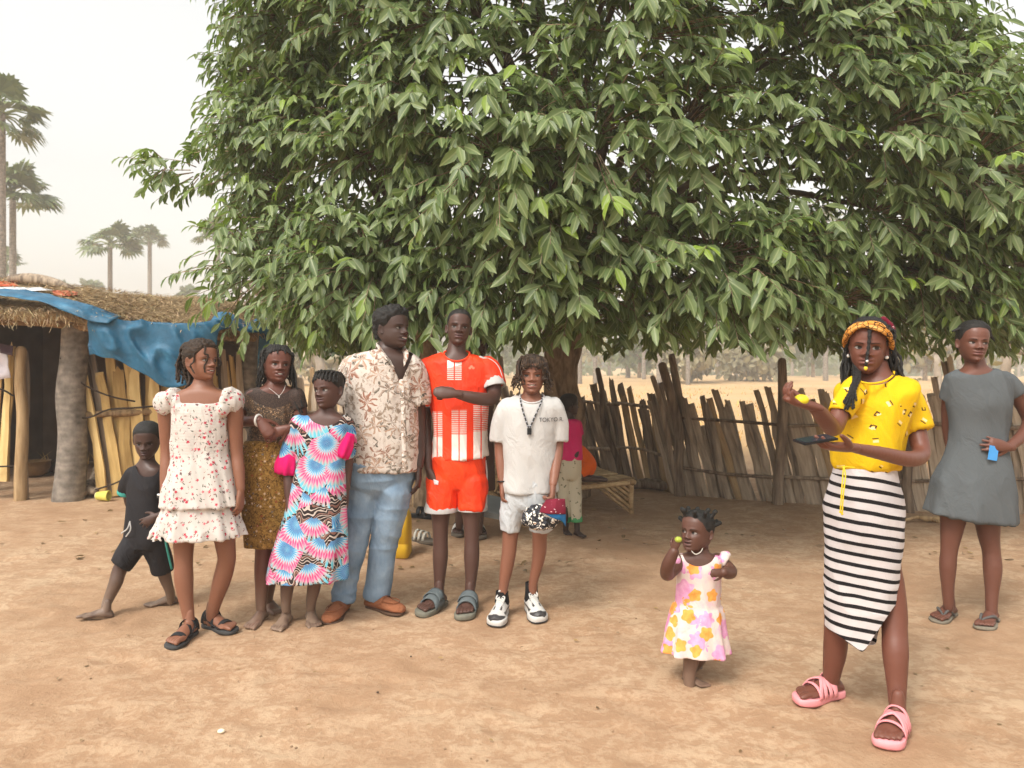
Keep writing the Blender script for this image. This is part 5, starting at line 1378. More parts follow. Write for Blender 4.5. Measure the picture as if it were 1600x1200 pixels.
# toddler's dress
M = Mat('pink_orange_flower_print', 0.85, 0.2)
r, a, r1, r2, r3, m1, _, _ = flowers(M, 15, 5, 0.50, None, 0.12); r_, a_, q1, q2, q3, m2, _, _ = flowers(M, 12, 6, 0.58, None, 0.12)
n = M.noise(30, 3)
c = M.mix(n.step(0.45, 0.7) * 0.5, lin(212, 194, 186), lin(214, 164, 182))
c = M.mix(m2 * (q2 > 0.15) * 0.9, c, M.ramp(n, [(0.3, lin(206, 120, 172)), (0.7, lin(226, 168, 200))]))
c = M.mix(m1 * (r2 > 0.5) * 0.95, c, M.ramp(n + r * 0.2, [(0.3, lin(222, 118, 22)), (0.7, lin(234, 168, 74))]))
M.color(c); cloth_bump(M); F_TODD = M.m
# yellow top and striped skirt
M = Mat('yellow_print_cotton', 0.8, 0.25)
r, a, r1, r2, r3, m1, dx, dz = flowers(M, 15, 4, 0.3)
rx_ = dx * (r1 * 6.28).cos() + dz * (r1 * 6.28).sin(); rz_ = dz * (r1 * 6.28).cos() - dx * (r1 * 6.28).sin()
bar = (rx_.abs() < 0.011) * ((rz_ - 0.005).abs() < 0.0022); bar2 = ((rx_.abs() - 0.008).abs() < 0.003) * ((rz_).abs() < 0.006); pale = (rx_.abs() < 0.010) * ((rz_ + 0.006).abs() < 0.005)
nn_ = M.noise(6, 3)
c = M.mix(pale * (r2 > 0.4) * 0.55, M.ramp(nn_, [(0.3, lin(206, 164, 6)), (0.7, lin(222, 182, 16))]), lin(236, 222, 190))
c = M.mix(bar.mx(bar2 * (r3 > 0.5)) * (r2 > 0.35), c, lin(72, 40, 22))
M.color(c); cloth_bump(M); F_YELLOW = M.m
M = Mat('striped_jersey', 0.8, 0.2); x, y, z = M.xyz()
st = (z + x * 0.13 + y * -0.05 + x * x * 0.55 + M.noise(3, 2) * 0.028)
M.color(M.mix(((st / 0.0435).mod(1.0)).step(0.62, 0.66) * (z < 0.985), lin(194, 188, 188), lin(24, 22, 24))); cloth_bump(M, s=0.3); F_STRIPE = M.m
# headband
M = Mat('orange_wax_band', 0.8, 0.2); v = M.vor(46, None, 'DISTANCE_TO_EDGE'); n = M.noise(40, 2)
M.color(M.mix(X(M, v.outputs['Distance']) < 0.06, M.ramp(n, [(0.4, lin(196, 132, 52)), (0.6, lin(214, 160, 88))]), lin(60, 34, 22))); F_BAND = M.m
# patchwork bag
M = Mat('patchwork_print', 0.8, 0.25); r, a, r1, r2, r3, m1, _, _ = flowers(M, 24, 3, 0.5); v = M.vor(13)
d = M.vor(40, None, 'DISTANCE_TO_EDGE'); x, y, z = M.xyz()
c = M.ramp(X(M, v.outputs['Color']) if False else M.noise(18, 3, None, 1.5), [(0.35, lin(60, 64, 72)), (0.5, lin(214, 208, 198)), (0.62, lin(160, 106, 62)), (0.7, lin(60, 118, 170))], True)
c = M.mix(X(M, d.outputs['Distance']) < 0.1, c, lin(26, 24, 24))
M.color(M.mix(m1 * (r2 > 0.45), c, lin(222, 216, 206))); F_PATCH = M.m
def scoop(uc, vc, ru, rv, back=0.35, yb=0.0):
    def f(u, v, V, N):
        e = ((u - uc) / ru) ** 2 + ((v - vc) / np.where(V[:, 1] < yb, rv, rv * back)) ** 2
        return e < 1
    return f
def band_ring(mb, c, n, r, thick, seg=24, beads=0, color=None):
    """bangle or bead string: ring of radius r round axis n"""
    n = nrm(n); s = nrm(np.cross(n, [0.3, 0.8, 0.2])); w = np.cross(n, s)
    a = np.linspace(0, 2 * PI, (beads or seg) + (0 if beads else 1))[:None if not beads else None]
    if beads:
        for q in np.linspace(0, 2 * PI, beads, endpoint=False): ball(mb, c + (s * math.cos(q) + w * math.sin(q)) * r, thick, color, 8, 5)
    else:
        tube(mb, [c + (s * math.cos(q) + w * math.sin(q)) * r for q in np.linspace(0, 2 * PI, seg)], thick, 8, 1, color=color)
BLACKP = plain('black_plastic', lin(24, 24, 26), 0.5, 0.1, 20, 0.1)
SILVER = plain('pale_metal', lin(206, 202, 196), 0.3, 0.05, 20, 0)
PEARL = plain('white_bead', lin(226, 222, 214), 0.35, 0.05, 20, 0)
GOLDB = plain('yellow_bead', lin(226, 196, 30), 0.35, 0.05, 20, 0)

# ------------------------------------------------------------------ girl in the white flowered dress
p = Person(3.98, 313, 'girl in white dress with small red flowers and black sandals, looking right', 5)
sk = (0.25, 0.113, 0.07)
p.rings(p.body, [(320, 578, 13, 13, .02), (318, 592, 14, 13.5, .015), (316, 603, 18, 15, .01), (315, 610, 32, 17), (315, 618, 46, 19), (314, 632, 48, 22), (314, 650, 41, 24), (314, 680, 36, 24), (313, 710, 36, 23), (312, 740, 41, 27), (312, 765, 42, 28), (312, 784, 30, 22)])
p.limb(p.body, [(270, 622, 0, 13), (260, 640, 0, 13), (260, 668, .01, 11.5), (261, 705, .02, 10), (260, 735, 0, 10), (257, 776, -.03, 7)])
p.limb(p.body, [(357, 620, 0, 13), (367, 640, 0, 12.5), (368, 668, .01, 11.5), (370, 708, .02, 10), (373, 735, 0, 9.5), (376, 765, -.02, 7)])
p.leg(p.body, [(291, 772, 23), (288, 820, 18.5), (287, 860, 15), (287, 880, 14), (287, 905, 14.6), (291, 940, 11), (295, 966, 9)], 0, -.04)
p.leg(p.body, [(332, 772, 23), (347, 820, 18.5), (353, 858, 15), (354, 876, 14.2), (347, 905, 14.4), (337, 938, 11), (331, 962, 9)], 0, .08)
p.hand(256, 777, -.03, (0.05, -0.1, -1), (1, 0.2, 0), .165, thumb=-1, curl=(.2, .35, .3))
p.hand(376, 766, -.02, (0, -0.1, -1), (-1, 0.2, 0), .16, thumb=1, curl=(.2, .35, .3))
fl = p.foot(295, 3.93, -6, .235, .031, -1, .022); fr = p.foot(331, 4.07, 62, .235, .031, 1, .022)
p.head = Head(p.J(313, 563, .0), .217, 60, 2, 3, mouth_w=.1, open=.018, teeth=(.055, .012), gaze=(.9, .1), lip=(.23, .085, .065))
p.finish(sk)
d = MB()
p.rings(d, [(314, 630, 41, 25, -.004), (314, 645, 42, 28), (314, 665, 42, 29), (313, 690, 42, 28), (313, 710, 43, 28), (314, 735, 49, 33, 0, 0, .01), (315, 765, 56, 38, 0, 0, .03), (316, 789, 61, 42, 0, 0, .06)], 84, 4, nr=12, hollow=.03)
p.rings(d, [(313, 752, 42, 29), (312, 785, 51, 34, 0, 0, .02), (311, 810, 60, 40, 0, 0, .045), (310, 838, 70, 46, 0, 0, .075)], 96, 5, nr=13, ph=.7, hollow=.03)
for (cu, cv, a, b, c_) in ((260, 630, 17, 22, 19), (366, 628, 12.5, 20, 18)):
    ball(d, p.J(cu, cv), np.array([a, b, c_]) * p.s, nu=24, nv=16)
for (cu, cv, dy_, a_, b_, c_) in ((272, 620, -.01, 10, 21, 13), (279, 628, -.035, 8.5, 15, 13), (282, 638, -.05, 8, 12, 12), (358, 618, -.01, 9, 20, 13), (353, 627, -.035, 7, 15, 13), (351, 638, -.05, 7, 12, 12), (280, 628, .05, 9, 10, 14), (353, 627, .05, 8, 10, 14)):
    ball(d, p.J(cu, cv, dy_), np.array([a_, b_, c_]) * p.s, nu=24, nv=16)
p.garment(d, 'dress', F_FLORET, wr=((.006, 16, (1, 1, .25)), (.004, 40, (1, 1, .5))), seed=2)
h = p.head; m = h.cap(.05, .03, 26, 3, front=.80, temple=.66, side=.5, nape=.2)
p.part(m, 'hair', HAIR_BR); hr = MB(); r = np.random.default_rng(5)
for k in range(34):
    ph = r.uniform(-.2, .9); zz = r.uniform(.72, .93); side = r.choice([-1, 1])
    ph0 = side * r.uniform(.7, 2.0); pts = [h.scalp(ph0, zz, .02)[0], h.scalp(side * 2.2, r.uniform(.75, .86), .06)[0], h.scalp(side * r.uniform(2.6, 3.1), r.uniform(.55, .72), .09)[0]]
    e = pts[-1] + np.array([r.uniform(-.02, .02), r.uniform(-.03, .03), -r.uniform(.04, .1)]); pts += [e, e + np.array([r.uniform(-.02, .03), 0, -r.uniform(.03, .08)])]
    twist(hr, pts, .0075)
for ph, zz, ln in ((.55, .8, .085), (-.5, .8, .09), (1.15, .66, .1), (-1.1, .66, .1), (1.3, .6, .08)): hang(h, hr, ph, zz, ln, .0055, .03, .55)
tube(hr, [p.J(294, 580, .03), p.J(296, 596, .0), p.J(288, 608, -.03)], [.007, .008, .004], 6, 3)
p.part(hr, 'braids', HAIR_BR)
m = MB(); c0 = p.J(257, 776, -.03); band_ring(m, c0, (0.05, -.1, -1), .031, .006, beads=16, color=np.array([.02, .02, .02])); band_ring(m, c0 + [0, 0, .012], (0.05, -.1, -1), .031, .006, beads=15, color=np.array([.7, .7, .68]))
Mb = Mat('beads', 0.4, 0.4); Mb.color(Mb.attr().outputs['Color']); BEADS = Mb.m
p.part(m, 'bracelet', BEADS, colors=True)
DKRUB = plain('dark_rubber', lin(58, 58, 58), 0.8, 0.15, 20); DKST = plain('black_webbing', lin(36, 36, 38), 0.85, 0.15, 40)
for f in (fl, fr):
    m = MB(); f.sole(m, -.09, -.01, .025); so = p.part(m, 'sandal', DKRUB)
    m = MB(); f.band(m, .40, .50, (.20, .205), (.175, .14), -.02); f.band(m, -.02, .07, .17, .34, .10, skew=.05); f.band(m, -.20, -.12, .15, .30, .02)
    f.band(m, .18, .26, .17, .26, -.02, slant=.1)
    for w in (-.155, .155): tube(m, [f.p(.44, w * 1.2, .03), f.p(.2, w * 1.02, .05), f.p(0, w * .98, .16), f.p(-.15, w * .9, .16)], .02 * f.L * 1.3, 8, 3, flat=.5)
    p.part(m, 'strap', DKST, so)

# ------------------------------------------------------------------ little boy walking behind her
p = Person(4.37, 225, 'small barefoot boy in black shirt and shorts walking behind the white dress girl', -22)
sk = (.075, .042, .034)
p.rings(p.body, [(231, 706, 10, 10, -.01), (230, 718, 11, 11), (230, 726, 20, 13), (230, 733, 29, 15), (229, 748, 29, 17), (228, 780, 27, 18), (227, 810, 27, 18), (226, 835, 27, 19), (225, 852, 22, 16)])
p.limb(p.body, [(206, 738, .0, 9), (200, 760, .04, 8), (202, 785, .1, 7.5), (212, 805, .14, 6.5), (222, 818, .14, 5)])
p.limb(p.body, [(256, 738, 0, 9), (264, 762, -.02, 8), (266, 790, -.08, 7.5), (256, 803, -.14, 7), (246, 806, -.17, 5.5)])
p.leg(p.body, [(212, 845, 17), (198, 872, 13.5), (186, 893, 11), (181, 910, 10.5), (170, 935, 8), (165, 948, 7)], 0, -.12)
p.leg(p.body, [(242, 845, 17), (250, 872, 13.5), (255, 890, 11), (259, 905, 9.5), (264, 920, 7.5), (266, 930, 7)], 0, .12)
p.hand(245, 806, -.17, (-.85, -.1, -.5), (.1, 1, .0), .125, thumb=-1, curl=(.15, .3, .2), spread=.2)
fl = p.foot(164, 4.25, -68, .185, .026, -1, 0.0, pitch=6); fr = p.foot(266, 4.5, -55, .185, .026, 1)
p.head = Head(p.J(230, 686, 0), .212, 14, -14, 0, jaw=1.05, wide=1.02, gaze=(0, -.8), lid=.016, mouth_w=.095, nose=1.05)
p.finish(sk, dust=.75)
d = MB(); p.rings(d, [(230, 727, 22, 15), (230, 734, 32, 18), (229, 750, 33, 21), (228, 785, 31, 22), (227, 815, 32, 22), (226, 838, 32, 22)], 36, hollow=.02)
p.limb(d, [(207, 740, 0, 12), (199, 755, .02, 12), (196, 770, .04, 11.5)], hollow=.008); p.limb(d, [(254, 740, 0, 12), (262, 755, -.01, 12), (265, 770, -.03, 11.5)], hollow=.008)
p.garment(d, 'shirt', F_BLACK, cut=scoop(231, 728, 17, 17, .5), wr=((.006, 12, (1, 1, .6)),), seed=4)
d = MB(); p.rings(d, [(226, 822, 31, 21), (226, 840, 33, 23), (225, 856, 28, 21)], 36)
p.leg(d, [(213, 848, 20), (199, 868, 18), (187, 884, 16)], 0, -.05, hollow=.01); p.leg(d, [(240, 848, 20), (250, 872, 18), (254, 892, 16)], 0, .05, hollow=.01)
p.garment(d, 'shorts', F_BLACK, wr=((.007, 12, (1, 1, .5)),), seed=5)
m = MB(); p.limb(m, [(196.4, 767, .036, 12.4), (196, 771, .041, 12.2)], hollow=.008); p.part(m, 'sleeve_trim', F_TEAL)
m = MB(); tube(m, [p.J(258, 840, -.075), p.J(262, 862, -.03), p.J(268, 888, .02)], .007, 6, 3); p.part(m, 'side_stripe', F_TEAL)
m = MB(); tube(m, [p.J(203, 815, -.1), p.J(199, 826, -.11), p.J(190, 833, -.10)], .004, 6, 3); tube(m, [p.J(203, 816, -.1), p.J(204, 828, -.11), p.J(197, 838, -.11)], .004, 6, 3); p.part(m, 'drawstring', F_WHITE)
p.part(p.head.cap(.016, .004, 40, 2, front=.80, temple=.7, side=.5), 'hair', HAIR)

# ------------------------------------------------------------------ girl with long braids in lace top and ochre skirt
p = Person(4.22, 422, 'barefoot girl with long black braids in bronze lace top and ochre skirt', 18)
sk = (.135, .05, .034)
p.rings(p.body, [(432, 584, 13, 13, .02), (430, 598, 14, 13.5, .01), (429, 606, 26, 16), (429, 613, 42, 18), (430, 630, 42, 20), (429, 660, 35, 22), (426, 690, 35, 22), (423, 720, 40, 26), (422, 750, 41, 27), (422, 775, 32, 22)])
p.limb(p.body, [(395, 620, 0, 12), (384, 634, -.01, 11), (374, 650, -.03, 9.5), (380, 658, -.09, 9), (394, 658, -.14, 8), (405, 657, -.17, 6.5)])
p.limb(p.body, [(464, 618, 0, 12), (470, 645, 0, 10.5), (468, 680, -.04, 9), (456, 676, -.1, 8), (448, 670, -.14, 6)])
p.leg(p.body, [(412, 770, 22), (414, 830, 16), (412, 865, 13.5), (411, 890, 13.5), (409, 920, 10.5), (408, 940, 9)], 0, -.02)
p.leg(p.body, [(435, 770, 22), (432, 830, 16), (428, 865, 13), (424, 890, 12.5), (421, 915, 10), (419, 932, 8.5)], 0, .18)
p.hand(406, 657, -.17, (.62, -.2, -.75), (-.2, 1, -.4), .165, thumb=1, curl=(.35, .5, .3), spread=.16)
p.hand(448, 669, -.14, (-.8, -.2, -.3), (0, 1, -.2), .15, thumb=1, curl=(.3, .4, .3), spread=.18)
p.foot(408, 4.2, -4, .225, .031, -1); p.foot(419, 4.42, 38, .225, .03, 1)
p.head = Head(p.J(433, 569, 0), .215, 30, 2, 4, jaw=1.1, wide=1.05, open=.02, teeth=(.06, .013), gaze=(.5, 0), nose=1.15, lip=(.17, .06, .05), mouth_w=.11)
p.finish(sk, dust=.75)
d = MB(); p.rings(d, [(429, 613, 44, 19), (430, 630, 44, 23), (429, 655, 38, 25), (427, 680, 38, 25), (425, 700, 41, 27)], 36)
p.garment(d, 'lace_top', F_LACE, cut=lambda u, v, V, N: (v < 632 + .012 * (u - 428) ** 2 * -1 + 4), wr=((.004, 18, (1, 1, 1)),), seed=6)
d = MB(); p.rings(d, [(429, 604, 24, 17), (429, 610, 36, 19), (430, 618, 44, 20), (430, 642, 43, 23)], 36); p.limb(d, [(396, 619, 0, 13.5), (385, 633, -.01, 12.5), (380, 641, -.02, 11.5)], hollow=.008); p.limb(d, [(463, 618, 0, 13.5), (470, 640, 0, 12)], hollow=.008)
p.garment(d, 'sheer_yoke', F_MESH, cut=scoop(431, 600, 26, 15, .4), seed=7)
d = MB(); p.rings(d, [(424, 688, 40, 27), (423, 715, 45, 31), (422, 745, 46, 32, 0, 0, .01), (422, 800, 43, 31, 0, 0, .015), (423, 852, 40, 29, 0, 0, .02)], 60, nr=7, hollow=.03)
p.garment(d, 'skirt', F_OCHRE, wr=((.006, 9, (1, 1, .35)),), seed=8)
h = p.head; p.part(h.cap(.03, .012, 30, 3, front=.84, temple=.72, side=.5, nape=.15), 'hair', HAIR); hr = MB(); r = np.random.default_rng(9)
for k in range(30):
    s_ = -1 if k < 19 else 1
    hang(h, hr, s_ * r.uniform(1.35, 3.1), r.uniform(.55, .9), r.uniform(.10, .22) if s_ < 0 else r.uniform(.06, .16), .0065, r.uniform(.04, .08), .42, (-.03 * (s_ < 0), .02, 0), seed=k)
for k in range(7): hang(h, hr, r.uniform(1.2, 1.7), r.uniform(.6, .85), r.uniform(.2, .34), .006, .05, .42, (.07, -.06, 0), seed=50 + k)
for k in range(12):
    ph = np.linspace(-1.1, 1.1, 12)[k]; twist(hr, [h.scalp(ph, .86 - .1 * abs(ph), .01)[0], h.scalp(ph * 1.25, .93, .03)[0], h.scalp(ph * 2.0, .93, .035)[0], h.scalp(ph * 2.5, .75, .035)[0]], .0065)
p.part(hr, 'braids', HAIR)
m = MB(); band_ring(m, p.J(404, 657, -.165), (1, -.35, 0), .030, .0065); p.part(m, 'bangle', SILVER)
m = MB(); tube(m, [p.J(417, 604, -.05), p.J(428, 612, -.085), p.J(436, 618, -.095), p.J(443, 610, -.08), p.J(446, 602, -.05)], .0011, 5, 3); ball(m, p.J(436, 620, -.1), (.004, .003, .007)); p.part(m, 'necklace', SILVER)

# ------------------------------------------------------------------ girl in the feather print dress
p = Person(4.12, 478, 'girl with cornrows in bright blue and pink feather print dress, looking left', -8)
sk = (.092, .045, .036)
p.rings(p.body, [(512, 628, 11.5, 11.5, .01), (510, 640, 12.5, 12), (508, 648, 26, 15), (506, 655, 40, 17), (504, 672, 40, 20), (502, 700, 34, 21), (500, 730, 33, 21), (496, 765, 38, 26), (492, 795, 36, 25), (490, 812, 26, 20)])
p.limb(p.body, [(468, 662, 0, 11), (461, 690, .01, 10), (453, 725, .02, 9), (451, 750, -.01, 8.5), (451, 778, -.03, 6.3)])
p.limb(p.body, [(541, 662, 0, 11), (545, 690, .02, 10), (543, 725, .04, 9), (541, 765, .02, 6.3)])
p.leg(p.body, [(478, 805, 19), (466, 850, 15), (455, 890, 11.5), (449, 915, 11), (447, 940, 8.5)], 0, .02)
p.leg(p.body, [(500, 805, 19), (497, 850, 15), (494, 890, 11.5), (491, 915, 11), (486, 941, 8.5)], 0, .08)
p.hand(451, 779, -.03, (.03, -.1, -1), (1, .2, 0), .155, thumb=-1, curl=(.25, .4, .3)); p.hand(541, 766, .02, (0, 0, -1), (-1, 0, 0), .155)
p.foot(447, 4.16, -3, .215, .029, -1); p.foot(486, 4.2, 22, .215, .029, 1)
p.head = Head(p.J(514, 608, 0), .214, -22, 0, -4, jaw=.98, gaze=(-1, .1), nose=1.05, lip=(.12, .055, .045), white=(.28, .25, .23))
p.finish(sk, dust=.85)
d = MB()
p.rings(d, [(508, 648, 29, 17), (506, 655, 42, 20), (504, 672, 43, 24), (502, 700, 39, 25), (501, 728, 38, 25), (499, 750, 42, 28, 0, 0, .01), (494, 800, 49, 33, 0, 0, .03), (486, 850, 57, 37, 0, 0, .05), (478, 905, 63, 40, 0, 4, .075)], 96, 4, nr=8, hollow=.03)
p.limb(d, [(468, 662, 0, 15), (460, 685, .01, 14.5), (453, 708, .015, 14.5), (450, 722, .02, 14)]); p.limb(d, [(540, 662, 0, 13), (545, 685, .01, 12.5), (544, 706, .02, 12)])
p.garment(d, 'dress', F_FEATHER, cut=scoop(509, 643, 27, 21, .4), wr=((.006, 10, (1, 1, .35)),), seed=9)
m = MB(); th = np.linspace(0, 2 * PI, 48, endpoint=False)
def ruffle(mb, c, ax, r0, r1, L, n=9, amp=.14):
    ax = nrm(ax); s = nrm(np.cross(ax, [.1, 1, .1])); w = np.cross(ax, s); R_ = []
    for t in np.linspace(0, 1, 8):
        rr = (r0 * (1 - t) + r1 * t + (r1 - r0) * .9 * math.sin(t * PI)) * (1 + amp * t * np.cos(n * th) + .05 * np.cos(4 * th + 1))
        R_.append(c + ax * L * t + s * (rr * np.cos(th))[:, None] + w * (rr * np.sin(th))[:, None])
    R_ += [c + (R_[-1] - c) * 1.0 + (c + ax * L - R_[-1]) * .12, c + ax * L * .4 + (R_[0] - c) * .6]
    rings_close(mb, np.array(R_))
ruffle(m, p.J(453, 708, .015), (-.12, 0, -1), .05, .062, .115); o = p.part(m, 'sleeve_ruffle', F_PINK)
m = MB(); ruffle(m, p.J(546, 676, -.02), (-.35, -.1, -1), .028, .04, .14, 6); p.part(m, 'sleeve_ruffle', F_PINK)
h = p.head; p.part(h.cap(.012, .003, 40, 4, front=.80, temple=.68, side=.52, nape=.18), 'hair', HAIR); hr = MB()
for k in range(11):
    ph = np.linspace(-1.35, 1.35, 11)[k]
    twist(hr, [h.scalp(ph, .80 - .11 * abs(ph), .008)[0], h.scalp(ph * 1.15, .90 - .05 * abs(ph), .022)[0], h.scalp(ph * 1.6, .95 - .1 * abs(ph) * .6, .026)[0], h.scalp(np.sign(ph + 1e-3) * (2.2 + .25 * abs(ph)), .80 - .12 * abs(ph) * .5, .026)[0], h.scalp(np.sign(ph + 1e-3) * 2.75, .55 - .1 * abs(ph) * .5, .024)[0]], .0085)
p.part(hr, 'cornrows', HAIR)

# ------------------------------------------------------------------ man in the tropical shirt
p = Person(4.36, 572, 'tall smiling man in cream tropical print shirt, faded jeans and brown loafers', 10)
sk = (.066, .038, .031)
p.rings(p.body, [(610, 528, 17, 17, .03), (606, 543, 18, 18, .02), (602, 553, 34, 22), (600, 561, 52, 26), (598, 580, 52, 28), (598, 620, 48, 30), (598, 670, 47, 31), (596, 705, 48, 30), (594, 740, 42, 25), (592, 770, 28, 16)])
p.limb(p.body, [(556, 578, .0, 16), (549, 605, .05, 14), (547, 640, .10, 12), (556, 672, .10, 11), (570, 690, .06, 8)])
p.limb(p.body, [(642, 578, 0, 16), (650, 612, .03, 14), (654, 660, .05, 12), (654, 700, .03, 11), (654, 728, .0, 8.5)])
p.leg(p.body, [(566, 765, 24), (558, 820, 19), (550, 870, 14.5), (540, 915, 13), (534, 935, 10)], 0, -.02)
p.leg(p.body, [(616, 765, 24), (606, 820, 19), (598, 870, 15), (592, 910, 13), (588, 930, 10)], 0, .06)
p.hand(570, 691, .06, (.5, .1, -1), (1, 0, 0), .17); p.hand(654, 729, 0, (0, -.1, -1), (-1, 0, 0), .19, thumb=1)
fl = p.foot(533, 4.32, -8, .26, .036, -1, .012, toes=False); fr = p.foot(588, 4.4, 58, .26, .036, 1, .012, toes=False)
p.head = Head(p.J(612, 513, .0), .238, 56, 2, 4, jaw=1.15, wide=1.06, nose=1.15, open=.022, smile=.012, teeth=(.085, .017), mouth_w=.125, lid=.018, gaze=(.6, 0), lip=(.10, .05, .045))
p.finish(sk)
d = MB()
p.rings(d, [(604, 552, 30, 22), (601, 559, 50, 28), (599, 575, 57, 33), (598, 610, 55, 36), (598, 660, 54, 38), (598, 700, 55, 38), (599, 735, 57, 38, 0, -1, .015)], 60, nr=7, hollow=.03)
p.limb(d, [(556, 576, 0, 21), (546, 600, .02, 20), (541, 625, .06, 19)], hollow=.012); p.limb(d, [(642, 576, 0, 21), (650, 605, .02, 20), (653, 632, .03, 19)], hollow=.012)
p.garment(d, 'shirt', F_TROPIC, cut=lambda u, v, V, N: (V[:, 1] < .02) & (v < 597 - 2.4 * np.abs(u - 626)) & (v > 540) | (((u - 609) / 15) ** 2 + ((v - 547) / 10) ** 2 < 1), wr=((.011, 7, (1, 1, .5)), (.005, 18, (1, 1, .7))), seed=11)
m = MB()                                                              # collar wings and button placket
for sgn, pts in ((-1, [(592, 541, -.02), (601, 556, -.10), (614, 572, -.145)]), (1, [(627, 545, .03), (634, 558, -.06), (632, 570, -.12)])):
    tube(m, [p.J(*q) for q in pts], [.026, .034, .012], 10, 4, flat=.28, side=(sgn * .6, -.6, .6))
tube(m, [p.J(590, 541, .05), p.J(596, 538, .11), p.J(612, 538, .13), p.J(625, 543, .08)], .026, 10, 4, flat=.3, side=(0, 0, 1))
tube(m, [p.J(627, 596, -.165), p.J(630, 640, -.18), p.J(631, 690, -.185), p.J(632, 735, -.185)], .014, 8, 4, flat=.25, side=(1, 0, 0))
p.part(m, 'collar', F_TROPIC)
m = MB()
for v_ in (612, 646, 680, 712): ball(m, p.J(629.5, v_, -.19), (.0055, .003, .0055))
p.part(m, 'button', PEARL)
d = MB(); p.rings(d, [(594, 722, 54, 36), (593, 745, 53, 33), (592, 762, 48, 27), (592, 775, 34, 20)], 36)
p.leg(d, [(567, 765, 28), (560, 810, 23.5), (553, 850, 19.5), (545, 890, 17), (538, 925, 16.5), (536, 940, 17)], 0, -.02, hollow=.012); p.leg(d, [(615, 765, 28), (608, 810, 24), (600, 850, 20.5), (594, 890, 18.5), (590, 920, 18.5), (588, 933, 19)], 0, .06, hollow=.012)
p.garment(d, 'jeans', F_DENIM, wr=((.009, 8, (.8, .8, 1.6)), (.004, 16, (.7, .7, 1.6))), seed=12)
h = p.head
p.part(h.cap(.085, .05, 16, 5, front=.80, temple=.72, side=.5, nape=.12, taper=.09), 'hair', HAIR)
for f in (fl, fr):
    m = MB(); th = np.linspace(0, 2 * PI, 22, endpoint=False); R_ = []
    for l, w, hh in ((-.30, .06, .10), (-.27, .13, .20), (-.16, .17, .27), (-.02, .175, .29), (.12, .175, .29), (.28, .19, .27), (.45, .215, .22), (.62, .21, .18), (.74, .16, .15), (.81, .08, .09)):
        R_.append(np.array([f.p(l, w * c * (1 - .2 * max(k, 0)), (hh * .4 + k * hh * .6) if k > 0 else hh * .4 * (1 + max(k * 1.4, -1))) for c, k in zip(np.cos(th), np.sin(th))]))
    rings_close(m, np.array(R_)); V, Q = remesh(m, .0045, 2); so = p.part(MB().add(V, Q), 'loafer', F_SUEDE)
    m = MB(); f.sole(m, -.045, .0, .03); p.part(m, 'sole', plain('loafer_sole', lin(84, 62, 48), .8, .1), so)
    m = MB(); tube(m, [f.p(.2, .15, .20), f.p(.4, .16, .21), f.p(.58, .12, .2), f.p(.64, 0, .19), f.p(.58, -.12, .2), f.p(.4, -.16, .21), f.p(.2, -.15, .20)], .0032, 6, 4); f.band(m, .24, .31, .186, .285, .12, .006); p.part(m, 'moccasin_seam', F_SUEDE, so)

# ------------------------------------------------------------------ tall boy in orange football kit
M = Mat('orange_football_kit', 0.6, 0.35); x, y, z = M.xyz(); s_ = 4.46 / FPX
U = x / s_ + 712; Vv = 575 - (z - CAMH) / s_
front = y < 0.03
def panel(u0, u1, v0, v1, vr):
    a = U.inside(u0, u1) * Vv.inside(v0, v1) * front
    rib = ((Vv / 2.9).mod(1.0) < 0.55)
    return a * ((Vv > vr).mx(rib * 0.85)) * (1 - ((U - (u0 + u1) / 2).abs() < 0.9))
w_ = panel(701, 723, 562, 594, 540)
w_ = (U.inside(701, 723) * Vv.inside(563, 594) * front) * ((Vv < 576 - (U - 701) * 0.3).mx(((Vv / 2.9).mod(1.0) < 0.55) * 0.8)) * (1 - ((U - 712).abs() < 0.9))
for q in ((676.5, 693.5, 642, 730, 681), (708, 731, 639, 730, 677), (741, 764, 632, 730, 672)): w_ = w_.mx(panel(*q))
n = M.noise(6, 3)
c = M.ramp(n, [(0.3, lin(222, 48, 14)), (0.7, lin(238, 66, 22))])
c = M.mix(w_, c, lin(226, 216, 208))
lg = ((U - 738).pw(2.0) + (Vv - 573).pw(2.0) * 1.3).sqrt() < 2.4
lg2 = (((U - 735.5).pw(2.0) + (Vv - 575).pw(2.0)).sqrt() < 2.0).mx(((U - 740.8).pw(2.0) + (Vv - 575).pw(2.0)).sqrt() < 2.0)
M.color(M.mix(lg.mx(lg2) * front * 0.6, c, lin(236, 150, 120))); cloth_bump(M, s=0.4, sc=10); F_KIT = M.m
M = Mat('orange_football_shorts', 0.6, 0.35); n = M.noise(6, 3); M.color(M.ramp(n, [(0.3, lin(222, 50, 12)), (0.7, lin(240, 70, 20))])); cloth_bump(M, s=0.5, sc=9); F_KITS = M.m
p = Person(4.46, 712, 'tall boy in orange football kit with grey slides, fist on chest', 2)
sk = (.09, .046, .036)
p.rings(p.body, [(715, 530, 13.5, 14, .02), (713, 545, 14.5, 15, .01), (713, 554, 18, 16), (713, 561, 31, 18), (714, 570, 46, 20), (715, 588, 47, 23), (716, 620, 44, 25), (717, 660, 38, 24), (717, 700, 36, 22), (716, 730, 33, 19), (715, 756, 24, 14)])
p.limb(p.body, [(674, 582, 0, 12), (664, 605, .02, 12), (663, 640, .03, 10.5), (666, 680, .02, 9.5), (667, 705, -.01, 9), (670, 733, -.04, 6.6)])
p.limb(p.body, [(758, 582, 0, 12), (770, 598, -.02, 12.5), (772, 618, -.06, 11), (762, 624, -.13, 10.5), (738, 621, -.19, 9.5), (712, 615, -.215, 7)])
